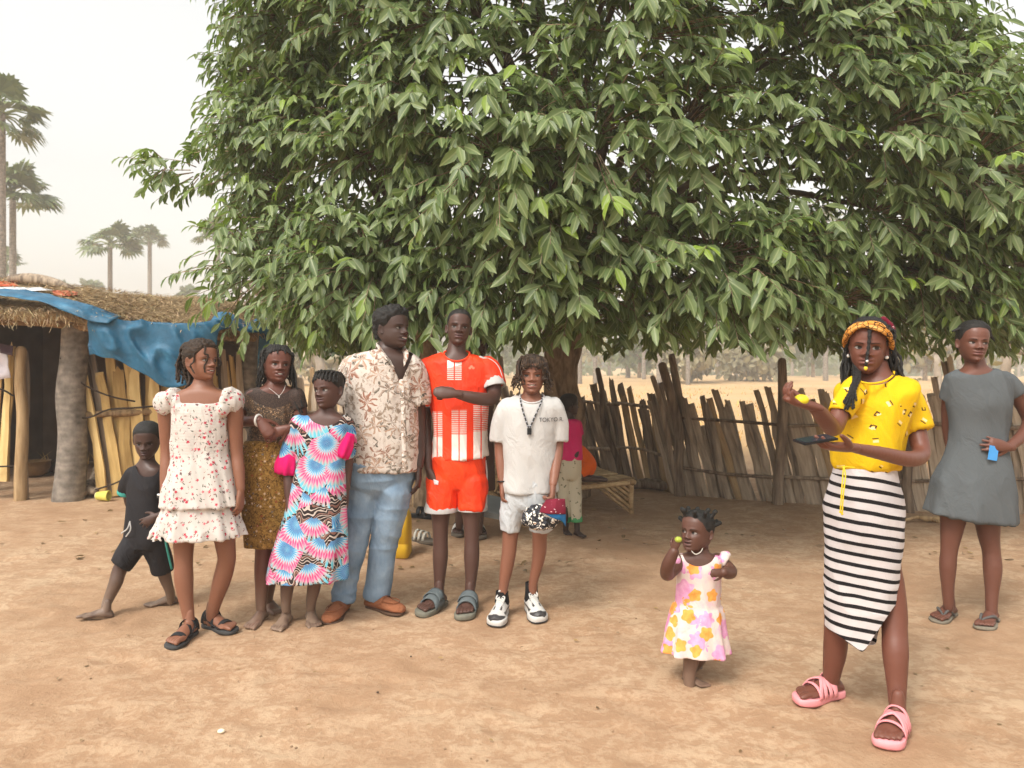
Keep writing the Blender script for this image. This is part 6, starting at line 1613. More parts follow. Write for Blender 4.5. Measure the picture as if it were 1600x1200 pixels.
p.leg(p.body, [(692, 755, 22), (689, 790, 17), (688, 820, 13.2), (688, 845, 12), (688, 870, 12.4), (687, 900, 9.5), (686, 920, 8.2)], 0, -.02)
p.leg(p.body, [(735, 755, 22), (736, 790, 17), (737, 820, 13.2), (737, 845, 12), (737, 872, 12.4), (736, 902, 9.5), (734, 924, 8.2)], 0, -.06)
p.hand(711, 615, -.235, (-1, -.1, .1), (-.25, 1, -.45), .185, thumb=-1, curl=(.75, 1.35, 1.0), thumb_curl=1.0, tdir=.35, spread=.06)
p.hand(670, 734, -.04, (.4, -.15, -1), (.6, .6, .1), .19, thumb=-1, curl=(.35, .55, .35), thumb_curl=.5)
fl = p.foot(685, 4.42, -28, .25, .034, -1, .03); fr = p.foot(734, 4.38, -8, .25, .034, 1, .03)
p.head = Head(p.J(717, 512, 0), .226, 7, 4, 5, jaw=.98, wide=.96, nose=1.1, gaze=(0, 0), lid=.02, lip=(.13, .06, .052), mouth_w=.1)
p.finish(sk)
d = MB()
p.rings(d, [(713, 554, 24, 18), (713, 560, 40, 22), (714, 569, 54, 26), (716, 585, 53, 28), (717, 620, 45, 29), (718, 660, 41, 28), (719, 695, 42, 28), (720, 716, 44, 30, 0, 3, .015)], 60, nr=6, hollow=.03)
p.limb(d, [(672, 578, 0, 17.5), (664, 602, .01, 16), (663.5, 632, .02, 15)], hollow=.012); p.limb(d, [(760, 576, 0, 17.5), (768, 588, -.01, 17), (772, 602, -.035, 16.5)], hollow=.012)
p.garment(d, 'jersey', F_KIT, cut=scoop(713, 551, 20, 14, .5), wr=((.011, 8, (1, 1, .55)), (.005, 18, (.6, 1, 1))), seed=13)
m = MB(); a = np.linspace(0, 2 * PI, 40)
tube(m, [p.J(713.5 + 20 * math.cos(q), 552 + (12.5 if math.sin(q) > 0 else 5) * math.sin(q), -.025 - .075 * math.sin(q)) for q in a], .0065, 8, 1); p.part(m, 'neck_band', F_KITS)
m = MB(); p.limb(m, [(663.6, 629.5, .02, 16.8), (663.5, 634.5, .021, 16.8)], hollow=.012); p.part(m, 'cuff_trim', F_WHITE)
m = MB(); p.limb(m, [(772.0, 601, -.034, 17.7), (772.9, 605.5, -.04, 17.7)], hollow=.012); p.part(m, 'cuff_trim', F_WHITE)
for du in (-3, 0, 3):
    m = MB(); tube(m, [p.J(750 + du * .3, 556.5 + abs(du) * .3, -.02), p.J(765 + du, 563 - du * .3, -.03), p.J(777 + du * .9, 577 - du, -.035), p.J(783 + du, 593, -.05)], .003, 6, 4); p.part(m, 'shoulder_stripe', F_WHITE)
d = MB(); p.rings(d, [(717, 712, 43, 29), (717, 735, 42, 27), (716, 752, 38, 23), (716, 762, 30, 19)], 36)
p.leg(d, [(693, 750, 25), (690, 778, 24.5), (689, 798, 24)], 0, 0, hollow=.014); p.leg(d, [(737, 750, 25), (738, 778, 22.5), (738, 796, 21.5)], 0, -.01, hollow=.014)
p.garment(d, 'shorts', F_KITS, wr=((.009, 9, (1, 1, .5)), (.004, 18, (1, 1, .6))), seed=14)
for (u_, v_, r_) in ((689, 798, 26.4), (738, 796, 23.9)):
    m = MB(); p.limb(m, [(u_, v_ - 4, 0, r_), (u_, v_ + .8, 0, r_)], hollow=.012, seg=24); p.part(m, 'hem_trim', F_WHITE)
m = MB(); tube(m, [p.J(759, 720, -.01), p.J(761, 745, -.01), p.J(760, 792, -.02)], .005, 6, 4); p.part(m, 'side_trim', F_WHITE)
p.part(p.head.cap(.012, .003, 40, 2, front=.83, temple=.74, side=.5, nape=.2), 'hair', HAIR)
SLIDE = plain('grey_slide', lin(88, 96, 98), 0.8, 0.15, 24); SLIDE_S = plain('olive_grey_sole', lin(110, 108, 96), 0.85, 0.15, 24)
for f in (fl, fr):
    m = MB(); f.sole(m, -.12, -.0, .045); so = p.part(m, 'slide', SLIDE_S)
    m = MB(); f.band(m, .06, .46, (.225, .24), (.36, .22), -.04, .03, slant=.05); p.part(m, 'strap', SLIDE, so)
    m = MB(); f.band(m, .1, .3, (.23, .235), (.37, .30), .12, .02, slant=.02); p.part(m, 'velcro_flap', SLIDE, so)
sh = sheet('paper_scrap', [p.J(677, 749, -.09), p.J(685, 752, -.1), p.J(684, 758, -.1), p.J(678, 757, -.09)], lin(220, 205, 205), 'small white scrap held in the orange boy\'s lowered hand', 'paper', amp=.006)

# ------------------------------------------------------------------ boy with locks in white t-shirt
p = Person(4.27, 812, 'boy with long brown locks in white shirt, bead necklace and black white sneakers', 0)
sk = (.24, .106, .068)
p.rings(p.body, [(831, 603, 13, 13, .02), (830, 616, 14, 14, .01), (829, 624, 26, 17), (829, 630, 40, 19), (828, 645, 42, 22), (827, 680, 36, 22), (827, 720, 35, 22), (827, 755, 37, 25), (826, 785, 30, 21)])
p.limb(p.body, [(792, 640, 0, 12), (785, 668, .01, 10.5), (782, 700, .02, 9.5), (783, 725, .0, 8.8), (785, 755, -.03, 6.3)])
p.limb(p.body, [(864, 640, 0, 12), (870, 668, .01, 10.5), (871, 700, .01, 9.5), (868, 728, -.05, 8.8), (864, 757, -.12, 6.3)])
p.leg(p.body, [(806, 775, 20), (800, 815, 15), (797, 840, 12.5), (795, 865, 11.8), (791, 890, 10.5), (787, 915, 8), (785, 930, 7.5)], 0, -.0)
p.leg(p.body, [(846, 775, 20), (844, 815, 15), (843, 840, 12), (843, 860, 11.5), (840, 880, 10), (834, 905, 7.8), (832, 920, 7.5)], 0, .06)
p.hand(785, 756, -.03, (.03, -.12, -1), (1, -.1, 0), .15, thumb=-1, curl=(.3, .45, .3)); p.hand(864, 758, -.12, (-.03, -.2, -1), (-1, .2, 0), .15, thumb=1, curl=(.9, 1.0, .6), thumb_curl=.6)
fl = p.foot(784, 4.27, -12, .23, .03, -1, .02, toes=False); fr = p.foot(831, 4.33, 14, .23, .03, 1, .02, toes=False)
p.head = Head(p.J(831.5, 585, 0), .225, -2, 0, 0, jaw=1.02, wide=1.0, open=.012, teeth=(.07, .012), lid=.016, nose=1.05, smile=.01, lip=(.26, .1, .075), mouth_w=.11)
p.finish(sk)
d = MB()
p.rings(d, [(830, 622, 24, 17), (829, 628, 40, 21), (829, 640, 47, 26), (828, 670, 43, 28), (827, 710, 41, 28), (827, 745, 42, 29), (827, 768, 43, 30, 0, 0, .02)], 60, nr=6, hollow=.03)
p.limb(d, [(794, 640, 0, 17), (785, 662, .01, 16), (781, 690, .02, 15.5)], hollow=.012); p.limb(d, [(863, 640, 0, 17), (870, 662, .01, 16), (872, 690, .01, 15)], hollow=.012)
tee = p.garment(d, 'tshirt', F_WHITE, cut=scoop(831, 618, 19, 13, .5), wr=((.009, 8, (1, 1, .5)), (.005, 17, (1, .7, .6))), seed=15)
m = MB(); tube(m, [p.J(831 + 19 * math.cos(q), 619 + (11 if math.sin(q) > 0 else 4) * math.sin(q), -.02 - .07 * math.sin(q)) for q in a], .006, 8, 1); p.part(m, 'neck_band', F_WHITE)
def print_text(pers, txt, garment_obj, u0, v0, hpx, mat, name='print', squeeze=1.0):
    cu = bpy.data.curves.new('t', 'FONT'); cu.body = txt; cu.size = 1.0
    o = bpy.data.objects.new('t', cu); TMP.collection.objects.link(o); dg = tmp_graph()
    me = bpy.data.meshes.new_from_object(o.evaluated_get(dg)); bpy.data.objects.remove(o); bpy.data.curves.remove(cu)
    import bmesh
    bm = bmesh.new(); bm.from_mesh(me); bmesh.ops.triangulate(bm, faces=bm.faces[:])
    V = np.array([v.co[:] for v in bm.verts]); T = np.array([[v.index for v in f.verts] for f in bm.faces]); bm.free(); bpy.data.meshes.remove(me)
    base = BASES[pers.root.name]
    bv = BVHTree.FromPolygons([Vector(v.co) for v in garment_obj.data.vertices], [tuple(f.vertices) for f in garment_obj.data.polygons])
    k = hpx / 0.72; out = []
    for x_, y_, _ in V:
        q = pers.J(u0 + x_ * k * squeeze, v0 - y_ * k) - base
        h_ = bv.ray_cast(Vector((q[0], -2.0, q[2])), Vector((0, 1, 0)))
        y = h_[0].y if h_[0] is not None else q[1]
        out.append([q[0], y - 0.006, q[2]])
    return sub(MB().add(np.array(out) + base, None, T), name, mat, pers.root, garment_obj, smooth=False)
INK = plain('dark_print_ink', lin(62, 62, 66), 0.8, 0.05, 20, 0)
print_text(p, 'TOKYO R.', tee, 841, 657, 6.6, INK, 'lettering', 0.92)
d = MB(); p.rings(d, [(827, 745, 40, 27), (827, 765, 41, 28), (826, 785, 36, 26), (826, 795, 28, 22)], 36)
p.leg(d, [(806, 778, 22.5), (800, 805, 19.5), (797, 830, 17)], 0, 0, hollow=.012); p.leg(d, [(846, 778, 22.5), (845, 805, 19), (844, 828, 17)], 0, .03, hollow=.012)
p.garment(d, 'shorts', F_WSHORT, wr=((.008, 10, (1, 1, .9)), (.004, 24, (1, 1, 1.2))), seed=16)
h = p.head; p.part(h.cap(.035, .02, 24, 6, front=.78, temple=.66, side=.45, nape=.12), 'hair', HAIR_BR); hr = MB(); r = np.random.default_rng(15)
for k in range(70):
    ph = r.uniform(-PI, PI)
    if abs(ph) < .22: continue
    if abs(ph) < .6: ln, lo, ro = r.uniform(.01, .03), .68, .9
    else: ln, lo, ro = r.uniform(.03, .085), .42, r.uniform(.7, .95)
    hang(h, hr, ph, ro, ln, r.uniform(.004, .006), r.uniform(.04, .085), lo, (math.sin(ph) * .03, -.0, 0), seed=k)
for ph in np.linspace(-.75, .75, 17): hang(h, hr, ph + r.normal(0, .03), .9, r.uniform(.0, .03), .0036, .04, .66, (math.sin(ph) * .012, 0, 0), seed=300 + int(ph * 90))
p.part(hr, 'locks', HAIR_LOC)
m = MB(); line = catmull(np.array([p.J(813, 618, -.0), p.J(814, 630, -.1), p.J(820, 652, -.118), p.J(827, 668, -.122), p.J(833, 652, -.118), p.J(848, 630, -.1), p.J(850, 618, .0)][:4] + [p.J(835, 652, -.118), p.J(845, 630, -.1), p.J(848, 618, 0)]), 9)
for i, q in enumerate(line): ball(m, q, .0052, np.array([.015, .015, .018]) if i % 3 else np.array([.35, .36, .4]), 7, 5)
p.part(m, 'necklace', BEADS, colors=True)
m = MB(); box(m, p.J(827, 674, -.127), (.024, .007, .036)); p.part(m, 'pendant', BLACKP, smooth=False)
m = MB(); band_ring(m, p.J(785, 752, -.028), (.05, -.1, -1), .028, .004); p.part(m, 'wristband', BLACKP)
SN_W = plain('white_leather', lin(192, 190, 185), 0.5, 0.05, 20, .05); SN_B = plain('dark_suede', lin(58, 56, 56), 0.85, 0.2, 40); SOCK = cloth_plain('black_sock', lin(26, 26, 28), .1)
for f in (fl, fr):
    m = MB(); th = np.linspace(0, 2 * PI, 24, endpoint=False); R_ = []
    for l, w, hh in ((-.30, .07, .22), (-.27, .13, .36), (-.16, .165, .40), (-.02, .17, .40), (.1, .17, .38), (.25, .185, .33), (.42, .21, .265), (.58, .215, .215), (.72, .175, .175), (.80, .1, .12)):
        R_.append(np.array([f.p(l, w * c * (1 - .28 * max(k, 0)), (hh * .4 + k * hh * .6) if k > 0 else hh * .4 * (1 + max(k * 1.4, -1))) for c, k in zip(np.cos(th), np.sin(th))]))
    rings_close(m, np.array(R_)); V, Q = remesh(m, .004, 2)
    rel = (V - f.o); l = rel @ f.d / f.L; w = rel @ f.s * f.side / f.L; z_ = rel[:, 2] / f.L
    dark = ((l > .56) & ((z_ < .1 + .10 * np.clip((l - .56) * 4, 0, 1)) & (np.abs(w) > .07) | (l > .70))) | ((np.abs(w) > .065) & (np.abs(w) < .105) & (z_ > .2) & (l < .5) & (l > .05)) | ((l < -.02) & (z_ > .22)) | ((np.abs(w) > .15) & (z_ > .1) & (z_ < .16) & (l < .5))
    C = np.where(dark[:, None], np.array(lin(56, 54, 54)[:3]), np.array(lin(196, 194, 189)[:3]))
    so = p.part(MB().add(V, Q, None, C), 'sneaker', BEADS, colors=True)
    m = MB(); f.sole(m, -.085, .06, .055); p.part(m, 'sole', SN_W, so)
    m = MB(); f.sole(m, -.09, -.055, .06); p.part(m, 'outsole', SN_B, so)
    m = MB()
    for k in range(6):
        l0 = .08 + k * .065; hh = .40 - k * .03
        tube(m, [f.p(l0, -.085, hh - .04), f.p(l0 + .02, 0, hh), f.p(l0 + .005, .085, hh - .04)], .0052, 6, 3)
        tube(m, [f.p(l0 + .05, -.085, hh - .055), f.p(l0 + .02, 0, hh + .005), f.p(l0 - .02, .085, hh - .03)], .0048, 6, 3)
    tube(m, [f.p(.06, .0, .43), f.p(.1, .09, .44), f.p(.16, .1, .36), f.p(.1, .0, .42), f.p(.12, -.1, .42), f.p(.2, -.09, .34)], .0045, 6, 3); p.part(m, 'laces', SN_W, so)
    m = MB(); tube(m, [f.p(-.02, 0, .36), f.p(.03, 0, .46), f.p(.06, 0, .52)], [.03, .026, .018], 10, 3, flat=.4, side=f.s); p.part(m, 'tongue', SN_W, so)
    m = MB(); tube(m, [f.p(-.03, 0, .25), f.p(-.035, 0, .42), f.p(-.04, 0, .52 if f is fl else .66)], [.043, .037, .036], 14, 3, hollow=.004); p.part(m, 'sock', SOCK, so)
# bundle of printed cloth in his hand
bg_ = thing('cloth_bag', p.J(850, 805, -.16), 'bundle of black, white and maroon patchwork cloth held by the locks boy', 'bag')
m = MB(); ball(m, p.J(846, 808, -.16), np.array([31, 22, 19]) * p.s, nu=30, nv=18, rot=ry(-.12)); ball(m, p.J(864, 802, -.17), np.array([20, 18, 16]) * p.s, nu=20, nv=12)
V, Q = remesh(m, .005, 3); N = normals(V, Q); V = V + N * (.010 * vnoise(V, 22, 4) + .007 * np.abs(vnoise(V, 45, 5)))[:, None]; sub(MB().add(V, Q), 'bundle', F_PATCH, bg_)
M = Mat('maroon_print', .8, .25); r, aa, r1, r2, r3, m1, _, _ = flowers(M, 60, 2, .3); M.color(M.mix(m1 * (r2 > .62), lin(112, 22, 44), lin(216, 190, 190))); cloth_bump(M); F_MAROON = M.m
sub(cloth([[p.J(853, 781, -.235), p.J(868, 780, -.22), p.J(882, 780, -.19)], [p.J(846, 792, -.245), p.J(865, 793, -.25), p.J(883, 794, -.21)], [p.J(843, 800, -.245), p.J(862, 803, -.262), p.J(883, 804, -.215)]], amp=.01, sc=14, seed=2), 'maroon_flap', F_MAROON, bg_)
sub(cloth([[p.J(850, 801, -.25), p.J(868, 803, -.255), p.J(884, 803, -.205)], [p.J(862, 807, -.258), p.J(874, 808, -.245), p.J(884, 811, -.20)], [p.J(872, 811, -.245), p.J(879, 815, -.22), p.J(884, 822, -.19)]], amp=.008, sc=14, seed=3), 'blue_lining', cloth_plain('blue_lining', lin(40, 110, 165), .1), bg_)

# ------------------------------------------------------------------ toddler
p = Person(3.36, 1088, 'barefoot toddler in pink and orange flowered dress eating from one hand', -12)
sk = (.105, .047, .033)
p.rings(p.body, [(1092, 850, 15, 15, .01), (1092, 862, 16, 15), (1092, 868, 27, 18), (1092, 876, 34, 20), (1092, 895, 31, 24), (1091, 925, 30, 25), (1090, 950, 32, 26), (1088, 975, 33, 26), (1087, 992, 26, 22)])
p.limb(p.body, [(1063, 876, -.0, 11), (1050, 890, -.04, 11), (1042, 897, -.09, 10.5), (1044, 882, -.14, 10), (1053, 862, -.16, 8)])
p.limb(p.body, [(1121, 874, 0, 11), (1134, 884, -.02, 10.5), (1142, 893, -.06, 10), (1137, 896, -.1, 9), (1131, 894, -.13, 7.5)])
p.leg(p.body, [(1078, 985, 19), (1080, 1015, 14.5), (1080, 1030, 12.5), (1078, 1045, 11), (1077, 1056, 10)], 0, -.02)
p.leg(p.body, [(1102, 985, 19), (1099, 1012, 14), (1094, 1026, 11.5), (1089, 1036, 10), (1086, 1040, 9)], 0, .2)
p.hand(1053, 860, -.16, (.28, -.2, 1), (.6, .6, .3), .095, thumb=1, curl=(.9, 1.0, .7), thumb_curl=.6); p.hand(1131, 894, -.13, (-1, -.25, .0), (0, 1, -.3), .09, thumb=1, curl=(.9, .9, .6), thumb_curl=.5)
p.foot(1076, 3.38, 42, .135, .028, -1); p.foot(1085, 3.57, 18, .13, .026, 1, .0, pitch=-18)
p.head = Head(p.J(1090, 829, 0), .187, -46, 6, 0, jaw=1.18, wide=1.06, nose=.95, gaze=(-.8, .3), lid=.033, open=.02, lip=(.15, .065, .05), white=(.26, .23, .21), mouth_w=.09)
p.finish(sk, voxel=.0055, dust=.55)
d = MB()
p.rings(d, [(1092, 867, 30, 20), (1092, 874, 36, 23), (1092, 890, 34, 27), (1091, 915, 33, 28), (1090, 942, 33, 28, 0, 0, .01), (1089, 952, 38, 31, 0, 0, .03), (1087, 985, 44, 36, 0, 0, .05), (1086, 1017, 50, 40, 0, 0, .08)], 84, 4, nr=9, hollow=.02)
p.garment(d, 'dress', F_TODD, voxel=.005, cut=scoop(1092, 862, 25, 22, .4), wr=((.005, 14, (1, 1, .35)),), seed=17)
for (u_, v_, ax_) in ((1060, 872, (-.8, -.2, -.35)), (1122, 870, (.75, -.25, -.5))):
    m = MB(); ruffle(m, p.J(u_, v_), ax_, .028, .038, .04, 7, .1); p.part(m, 'flutter_sleeve', F_TODD)
h = p.head; p.part(h.cap(.016, .006, 40, 7, front=.84, temple=.72, side=.5, nape=.2), 'hair', HAIR); hr = MB(); bd = MB(); r = np.random.default_rng(3)
k = 0
for ph in np.linspace(-PI, PI, 9, endpoint=False):
    for zz in (.86, .66):
        if zz < .7 and abs(ph) < 1.3: continue
        q = h.scalp(ph + (.3 if zz < .7 else 0), zz, .01)[0]; n_ = nrm(q - h.C); e = q + n_ * .022
        tube(hr, [q - n_ * .008, q + n_ * .012, e + [0, 0, .004]], [.012, .008, .011], 8, 3)
        if k % 2 == 0: ball(bd, q + n_ * .026, .0065, np.array([(.75, .73, .7), (.75, .25, .3), (.75, .73, .7)][k % 3]), 8, 6)
        k += 1
p.part(hr, 'hair_knots', HAIR); p.part(bd, 'hair_beads', BEADS, colors=True)
m = MB(); line = catmull(np.array([p.J(1077, 852, -.04), p.J(1080, 860, -.062), p.J(1087, 866, -.08), p.J(1095, 862, -.07), p.J(1100, 852, -.045)]), 8)
for q in line: ball(m, q, .0024, np.array([.55, .52, .45]), 6, 4)
p.part(m, 'necklace', BEADS, colors=True)
m = MB(); ball(m, p.J(1093.5, 847, -.045), (.004, .004, .011), np.array([.6, .5, .2])); p.part(m, 'earring', BEADS, colors=True)
m = MB(); ball(m, (0, 0, 0), (.016, .014, .013), nu=14, nv=10); o = m.obj('fruit', plain('green_fruit', lin(150, 160, 60), .5, .15, 30, .05)); o.location = p.J(1060, 843, -.175); tag(o, 'small green yellow fruit held at the toddler\'s mouth', 'fruit')

# ------------------------------------------------------------------ young woman in yellow top and striped skirt
p = Person(3.08, 1345, 'young woman in yellow top, striped skirt and pink slides holding a phone', -32)
sk = (.165, .062, .041)
p.rings(p.body, [(1366, 562, 19, 19, .02), (1369, 578, 20, 20, .01), (1369, 590, 30, 24), (1368, 600, 52, 28), (1366, 615, 52, 31), (1362, 650, 46, 36), (1356, 690, 40, 34), (1352, 725, 37, 32), (1350, 765, 43, 36), (1348, 800, 45, 39), (1348, 840, 40, 36)])
p.limb(p.body, [(1332, 614, -.05, 14), (1315, 640, -.10, 14), (1303, 668, -.15, 13.5), (1293, 660, -.22, 13), (1280, 644, -.28, 11), (1271, 636, -.32, 8.5)])
p.limb(p.body, [(1406, 622, .03, 16), (1423, 650, .02, 16), (1435, 685, -.02, 14.5), (1439, 711, -.07, 13), (1418, 717, -.17, 12), (1375, 708, -.27, 10.3), (1330, 699, -.36, 7.2)], sub=5)
p.leg(p.body, [(1328, 840, 27), (1313, 920, 23), (1307, 980, 19), (1305, 1015, 18.5), (1300, 1050, 14.5), (1298, 1074, 11.5)], 0, .14)
p.leg(p.body, [(1366, 840, 28), (1384, 900, 25), (1396, 950, 20), (1398, 990, 18.5), (1399, 1020, 19), (1401, 1070, 14.5), (1402, 1102, 12)], 0, -.18)
p.hand(1270, 635, -.32, (-1, -.1, .28), (-.1, -.15, 1), .175, thumb=1, curls=((.5, .8, .5), (.6, .9, .5), (.45, .8, .5), (.3, .6, .4)), thumb_curl=.5, spread=.16)
p.hand(1327, 699, -.365, (-1, -.25, .08), (.0, .1, 1), .175, thumb=-1, curl=(.15, .35, .3), thumb_curl=.25, tdir=.6)
fl = p.foot(1298, 3.2, -70, .24, .034, -1, .034); fr = p.foot(1402, 2.9, -40, .24, .034, 1, .034)
p.head = Head(p.J(1356, 541, 0), .228, -27, -2, 3, jaw=1.0, wide=.98, nose=1.08, gaze=(.55, .1), lip=(.19, .075, .06), white=(.26, .23, .21), lid=.027)
p.finish(sk)
d = MB()
p.rings(d, [(1369, 588, 32, 26), (1368, 598, 55, 31), (1366, 614, 60, 38), (1363, 645, 55, 44), (1358, 680, 51, 44), (1354, 705, 50, 43), (1352, 722, 49, 42), (1351, 731, 45, 39)], 48)
p.limb(d, [(1334, 610, -.05, 22), (1320, 632, -.09, 20), (1312, 648, -.11, 19)], hollow=.012); p.limb(d, [(1406, 614, .03, 26), (1422, 645, .02, 25), (1432, 672, -.0, 24)], hollow=.014)
p.garment(d, 'blouse', F_YELLOW, cut=scoop(1367, 583, 31, 17, .5), wr=((.010, 8, (1, 1, .7)), (.006, 17, (1, 1, .9))), seed=18)
m = MB(); tube(m, [p.J(1367 + 30 * math.cos(q), 584 + (15 if math.sin(q) > 0 else 7) * math.sin(q) - 3 * math.cos(q), -.03 - .09 * math.sin(q)) for q in a], .0045, 8, 1); p.part(m, 'neck_band', F_YELLOW)
d = MB()
p.rings(d, [(1350, 720, 41, 36), (1350, 740, 45, 40), (1350, 780, 55, 46), (1349, 815, 57, 48), (1348, 870, 54, 45), (1346, 930, 51, 43), (1345, 985, 50, 42), (1345, 1022, 49, 41)], 60, 5, hollow=.05)
def slit(u, v, V, N):
    hem = np.where(u < 1348, 980 + (u - 1290) * .72, 1022.0)
    return (v > hem) | ((V[:, 1] < .06) & (u > 1348) & (v > 1024 - (u - 1348) * 1.5)) | ((V[:, 1] >= .06) & (v > 1010))
p.garment(d, 'skirt', F_STRIPE, cut=slit, wr=((.006, 9, (.8, 1, 1.2)), (.003, 18, (.7, 1, 1.2))), seed=19)
m = MB(); tube(m, [p.J(1318, 729, -.14), p.J(1316, 755, -.165), p.J(1314, 785, -.175), p.J(1313, 800, -.175)], .0028, 6, 3); tube(m, [p.J(1319, 729, -.14), p.J(1321, 745, -.165), p.J(1318, 770, -.175), p.J(1316, 802, -.178)], .0028, 6, 3); tube(m, [p.J(1308, 731, -.1), p.J(1318, 729, -.14), p.J(1335, 731, -.15)], .003, 6, 3)
for q in ((1313, 800, -.176), (1316, 803, -.179)): ball(m, p.J(*q), .005)
p.part(m, 'waist_cord', GOLDB)
h = p.head; p.part(h.cap(.05, .018, 30, 8, front=.86, temple=.74, side=.5, nape=.12), 'hair', HAIR); hr = MB(); r = np.random.default_rng(21)
for k in range(46): hang(h, hr, r.uniform(1.6, 3.1), r.uniform(.5, .9), r.uniform(.12, .24), .0068, r.uniform(.05, .14), .40, (.02 + r.uniform(0, .07), -.01, 0), seed=k)
for k in range(14): twist(hr, [h.scalp(-1.7 - .05 * k, .45, .05)[0], p.J(1340 + r.normal(0, 3), 580, -.05), p.J(1333 + r.normal(0, 5), 605, -.135), p.J(1326 + r.normal(0, 6), 625 + r.uniform(0, 16), -.16)], .006)
for k in range(16): hang(h, hr, -r.uniform(1.5, 2.3), r.uniform(.5, .85), r.uniform(.17, .30), .006, r.uniform(.03, .06), .40, (-.03 - r.uniform(-.01, .02), -.05, 0), seed=90 + k)
p.part(hr, 'twists', HAIR)
m = MB(); q0 = h.scalp(.04, .84, .03)[0]; pts = [q0, h.T(np.array([[.03, -.46, .70]]))[0], h.T(np.array([[.025, -.50, .50]]))[0], h.T(np.array([[.01, -.535, .30]]))[0], h.T(np.array([[-.0, -.52, .12]]))[0]]
twist(m, pts, .0075); p.part(m, 'front_braid', HAIR)
m = MB(); ball(m, pts[-1], (.0075, .0075, .009), np.array([.75, .55, .03]), 10, 7); ball(m, pts[3] * .7 + pts[4] * .3 + [0, -.004, 0], .0055, np.array([.75, .74, .72]), 10, 7)
for sx in (-1, 1): ball(m, h.T(np.array([[sx * .318, .03, .31]]))[0], .0075, np.array([.8, .78, .75]), 10, 7)
p.part(m, 'beads', BEADS, colors=True)
m = MB()                                                              # twisted headband
ph = np.linspace(-PI, PI, 50)
tilt = lambda q: .80 - .10 * np.abs(q) ** 1.15 + .0
for off, sg in ((0.0, 1), (1.6, -1)):
    line = []
    for q in ph:
        zc = np.interp(abs(q), [0, .6, 1.2, 1.7, 2.4, PI], [.855, .81, .66, .52, .40, .34]); line.append(h.scalp(q, min(.97, zc + sg * .035 * math.sin(q * 2.2 + .5)), .062)[0])
    tube(m, line, .020, 8, 1, flat=.5, side=(0, 0, 1), round_ends=False)
p.part(m, 'headband', F_BAND)
m = MB(); tube(m, [h.scalp(1.9, .93, .08)[0], h.scalp(2.0, .75, .11)[0], h.scalp(2.05, .55, .11)[0]], [.012, .018, .012], 8, 3, flat=.5); p.part(m, 'hair_tie', F_MAROON)
PINKR = plain('pink_foam', lin(222, 146, 150), .6, .06, 20, .05)
for f in (fl, fr):
    m = MB(); f.sole(m, -.12, -.0, .03, toe_up=.12); so = p.part(m, 'slide', PINKR)
    m = MB()
    for sk_ in (-.16, -.06, .06, .16): f.band(m, .2, .27, (.22, .225), (.285, .27), -.03, .02, skew=sk_, slant=.0)
    f.band(m, .38, .44, .235, .205, -.03, .02); f.band(m, .02, .09, .205, .34, -.03, .02, slant=-.02)
    p.part(m, 'strap', PINKR, so)
ph_ = thing('phone', p.J(1274, 689, -.40), 'dark phone lying in the yellow topped woman\'s lower hand', 'phone')
Rp = rz(.25) @ rx(.12) @ ry(-.12); m = MB(); box(m, p.J(1274, 687, -.41), (.135, .07, .008), Rp); sub(m, 'case', BLACKP, ph_, smooth=False)
m = MB(); box(m, p.J(1274, 687, -.41) + Rp @ np.array([0, 0, .005]), (.125, .062, .002), Rp); sub(m, 'screen', plain('phone_glass', lin(40, 46, 52), .15, .05, 10, 0), ph_, smooth=False)
m = MB(); ball(m, (0, 0, 0), (.027, .024, .021), nu=16, nv=12); o = m.obj('fruit', plain('yellow_fruit', lin(214, 196, 40), .5, .12, 30, .05)); o.location = p.J(1252, 625, -.34); tag(o, 'yellow fruit in the raised hand of the woman in the yellow top', 'fruit')

# ------------------------------------------------------------------ girl in the grey dress
p = Person(4.2, 1515, 'girl in plain grey dress and flip flops with hand on hip', -4)
sk = (.15, .062, .043)
p.rings(p.body, [(1522, 556, 14, 14, .02), (1524, 570, 15, 15, .01), (1526, 579, 26, 18), (1528, 586, 46, 20), (1529, 600, 49, 23), (1529, 630, 43, 27), (1528, 665, 38, 26), (1526, 695, 40, 27), (1522, 740, 46, 32), (1518, 775, 44, 31), (1516, 795, 32, 24)])
p.limb(p.body, [(1488, 602, .02, 13), (1482, 640, .10, 11), (1484, 685, .16, 9.5), (1496, 720, .16, 8), (1506, 740, .14, 6)])
p.limb(p.body, [(1570, 597, 0, 13.5), (1590, 618, .0, 12.5), (1606, 648, .01, 11), (1608, 662, .0, 10.5), (1598, 680, -.04, 9.8), (1577, 699, -.12, 7)])
p.leg(p.body, [(1492, 785, 23), (1489, 815, 18), (1486, 835, 15.5), (1483, 860, 12.5), (1481, 885, 12.4), (1481, 918, 9.5), (1482, 938, 8.6)], 0, .0)
p.leg(p.body, [(1538, 785, 23), (1543, 815, 18.5), (1545, 838, 15.5), (1549, 862, 13), (1551, 890, 13.4), (1550, 922, 10), (1549, 946, 8.8)], 0, -.06)
p.hand(1576, 699, -.125, (-1, -.12, .2), (-.1, 1, -.1), .17, thumb=1, curl=(.15, .3, .2), spread=.16); p.hand(1506, 741, .14, (.2, 0, -1), (1, 0, 0), .16)
fl = p.foot(1483, 4.26, -52, .235, .032, -1, .016); fr = p.foot(1549, 4.16, -46, .235, .032, 1, .016)
p.head = Head(p.J(1520, 534, 0), .232, -12, -2, 4, jaw=.98, wide=.97, nose=1.08, gaze=(.9, -.2), lid=.018, lip=(.19, .08, .062), white=(.26, .23, .21))
p.finish(sk)
d = MB()
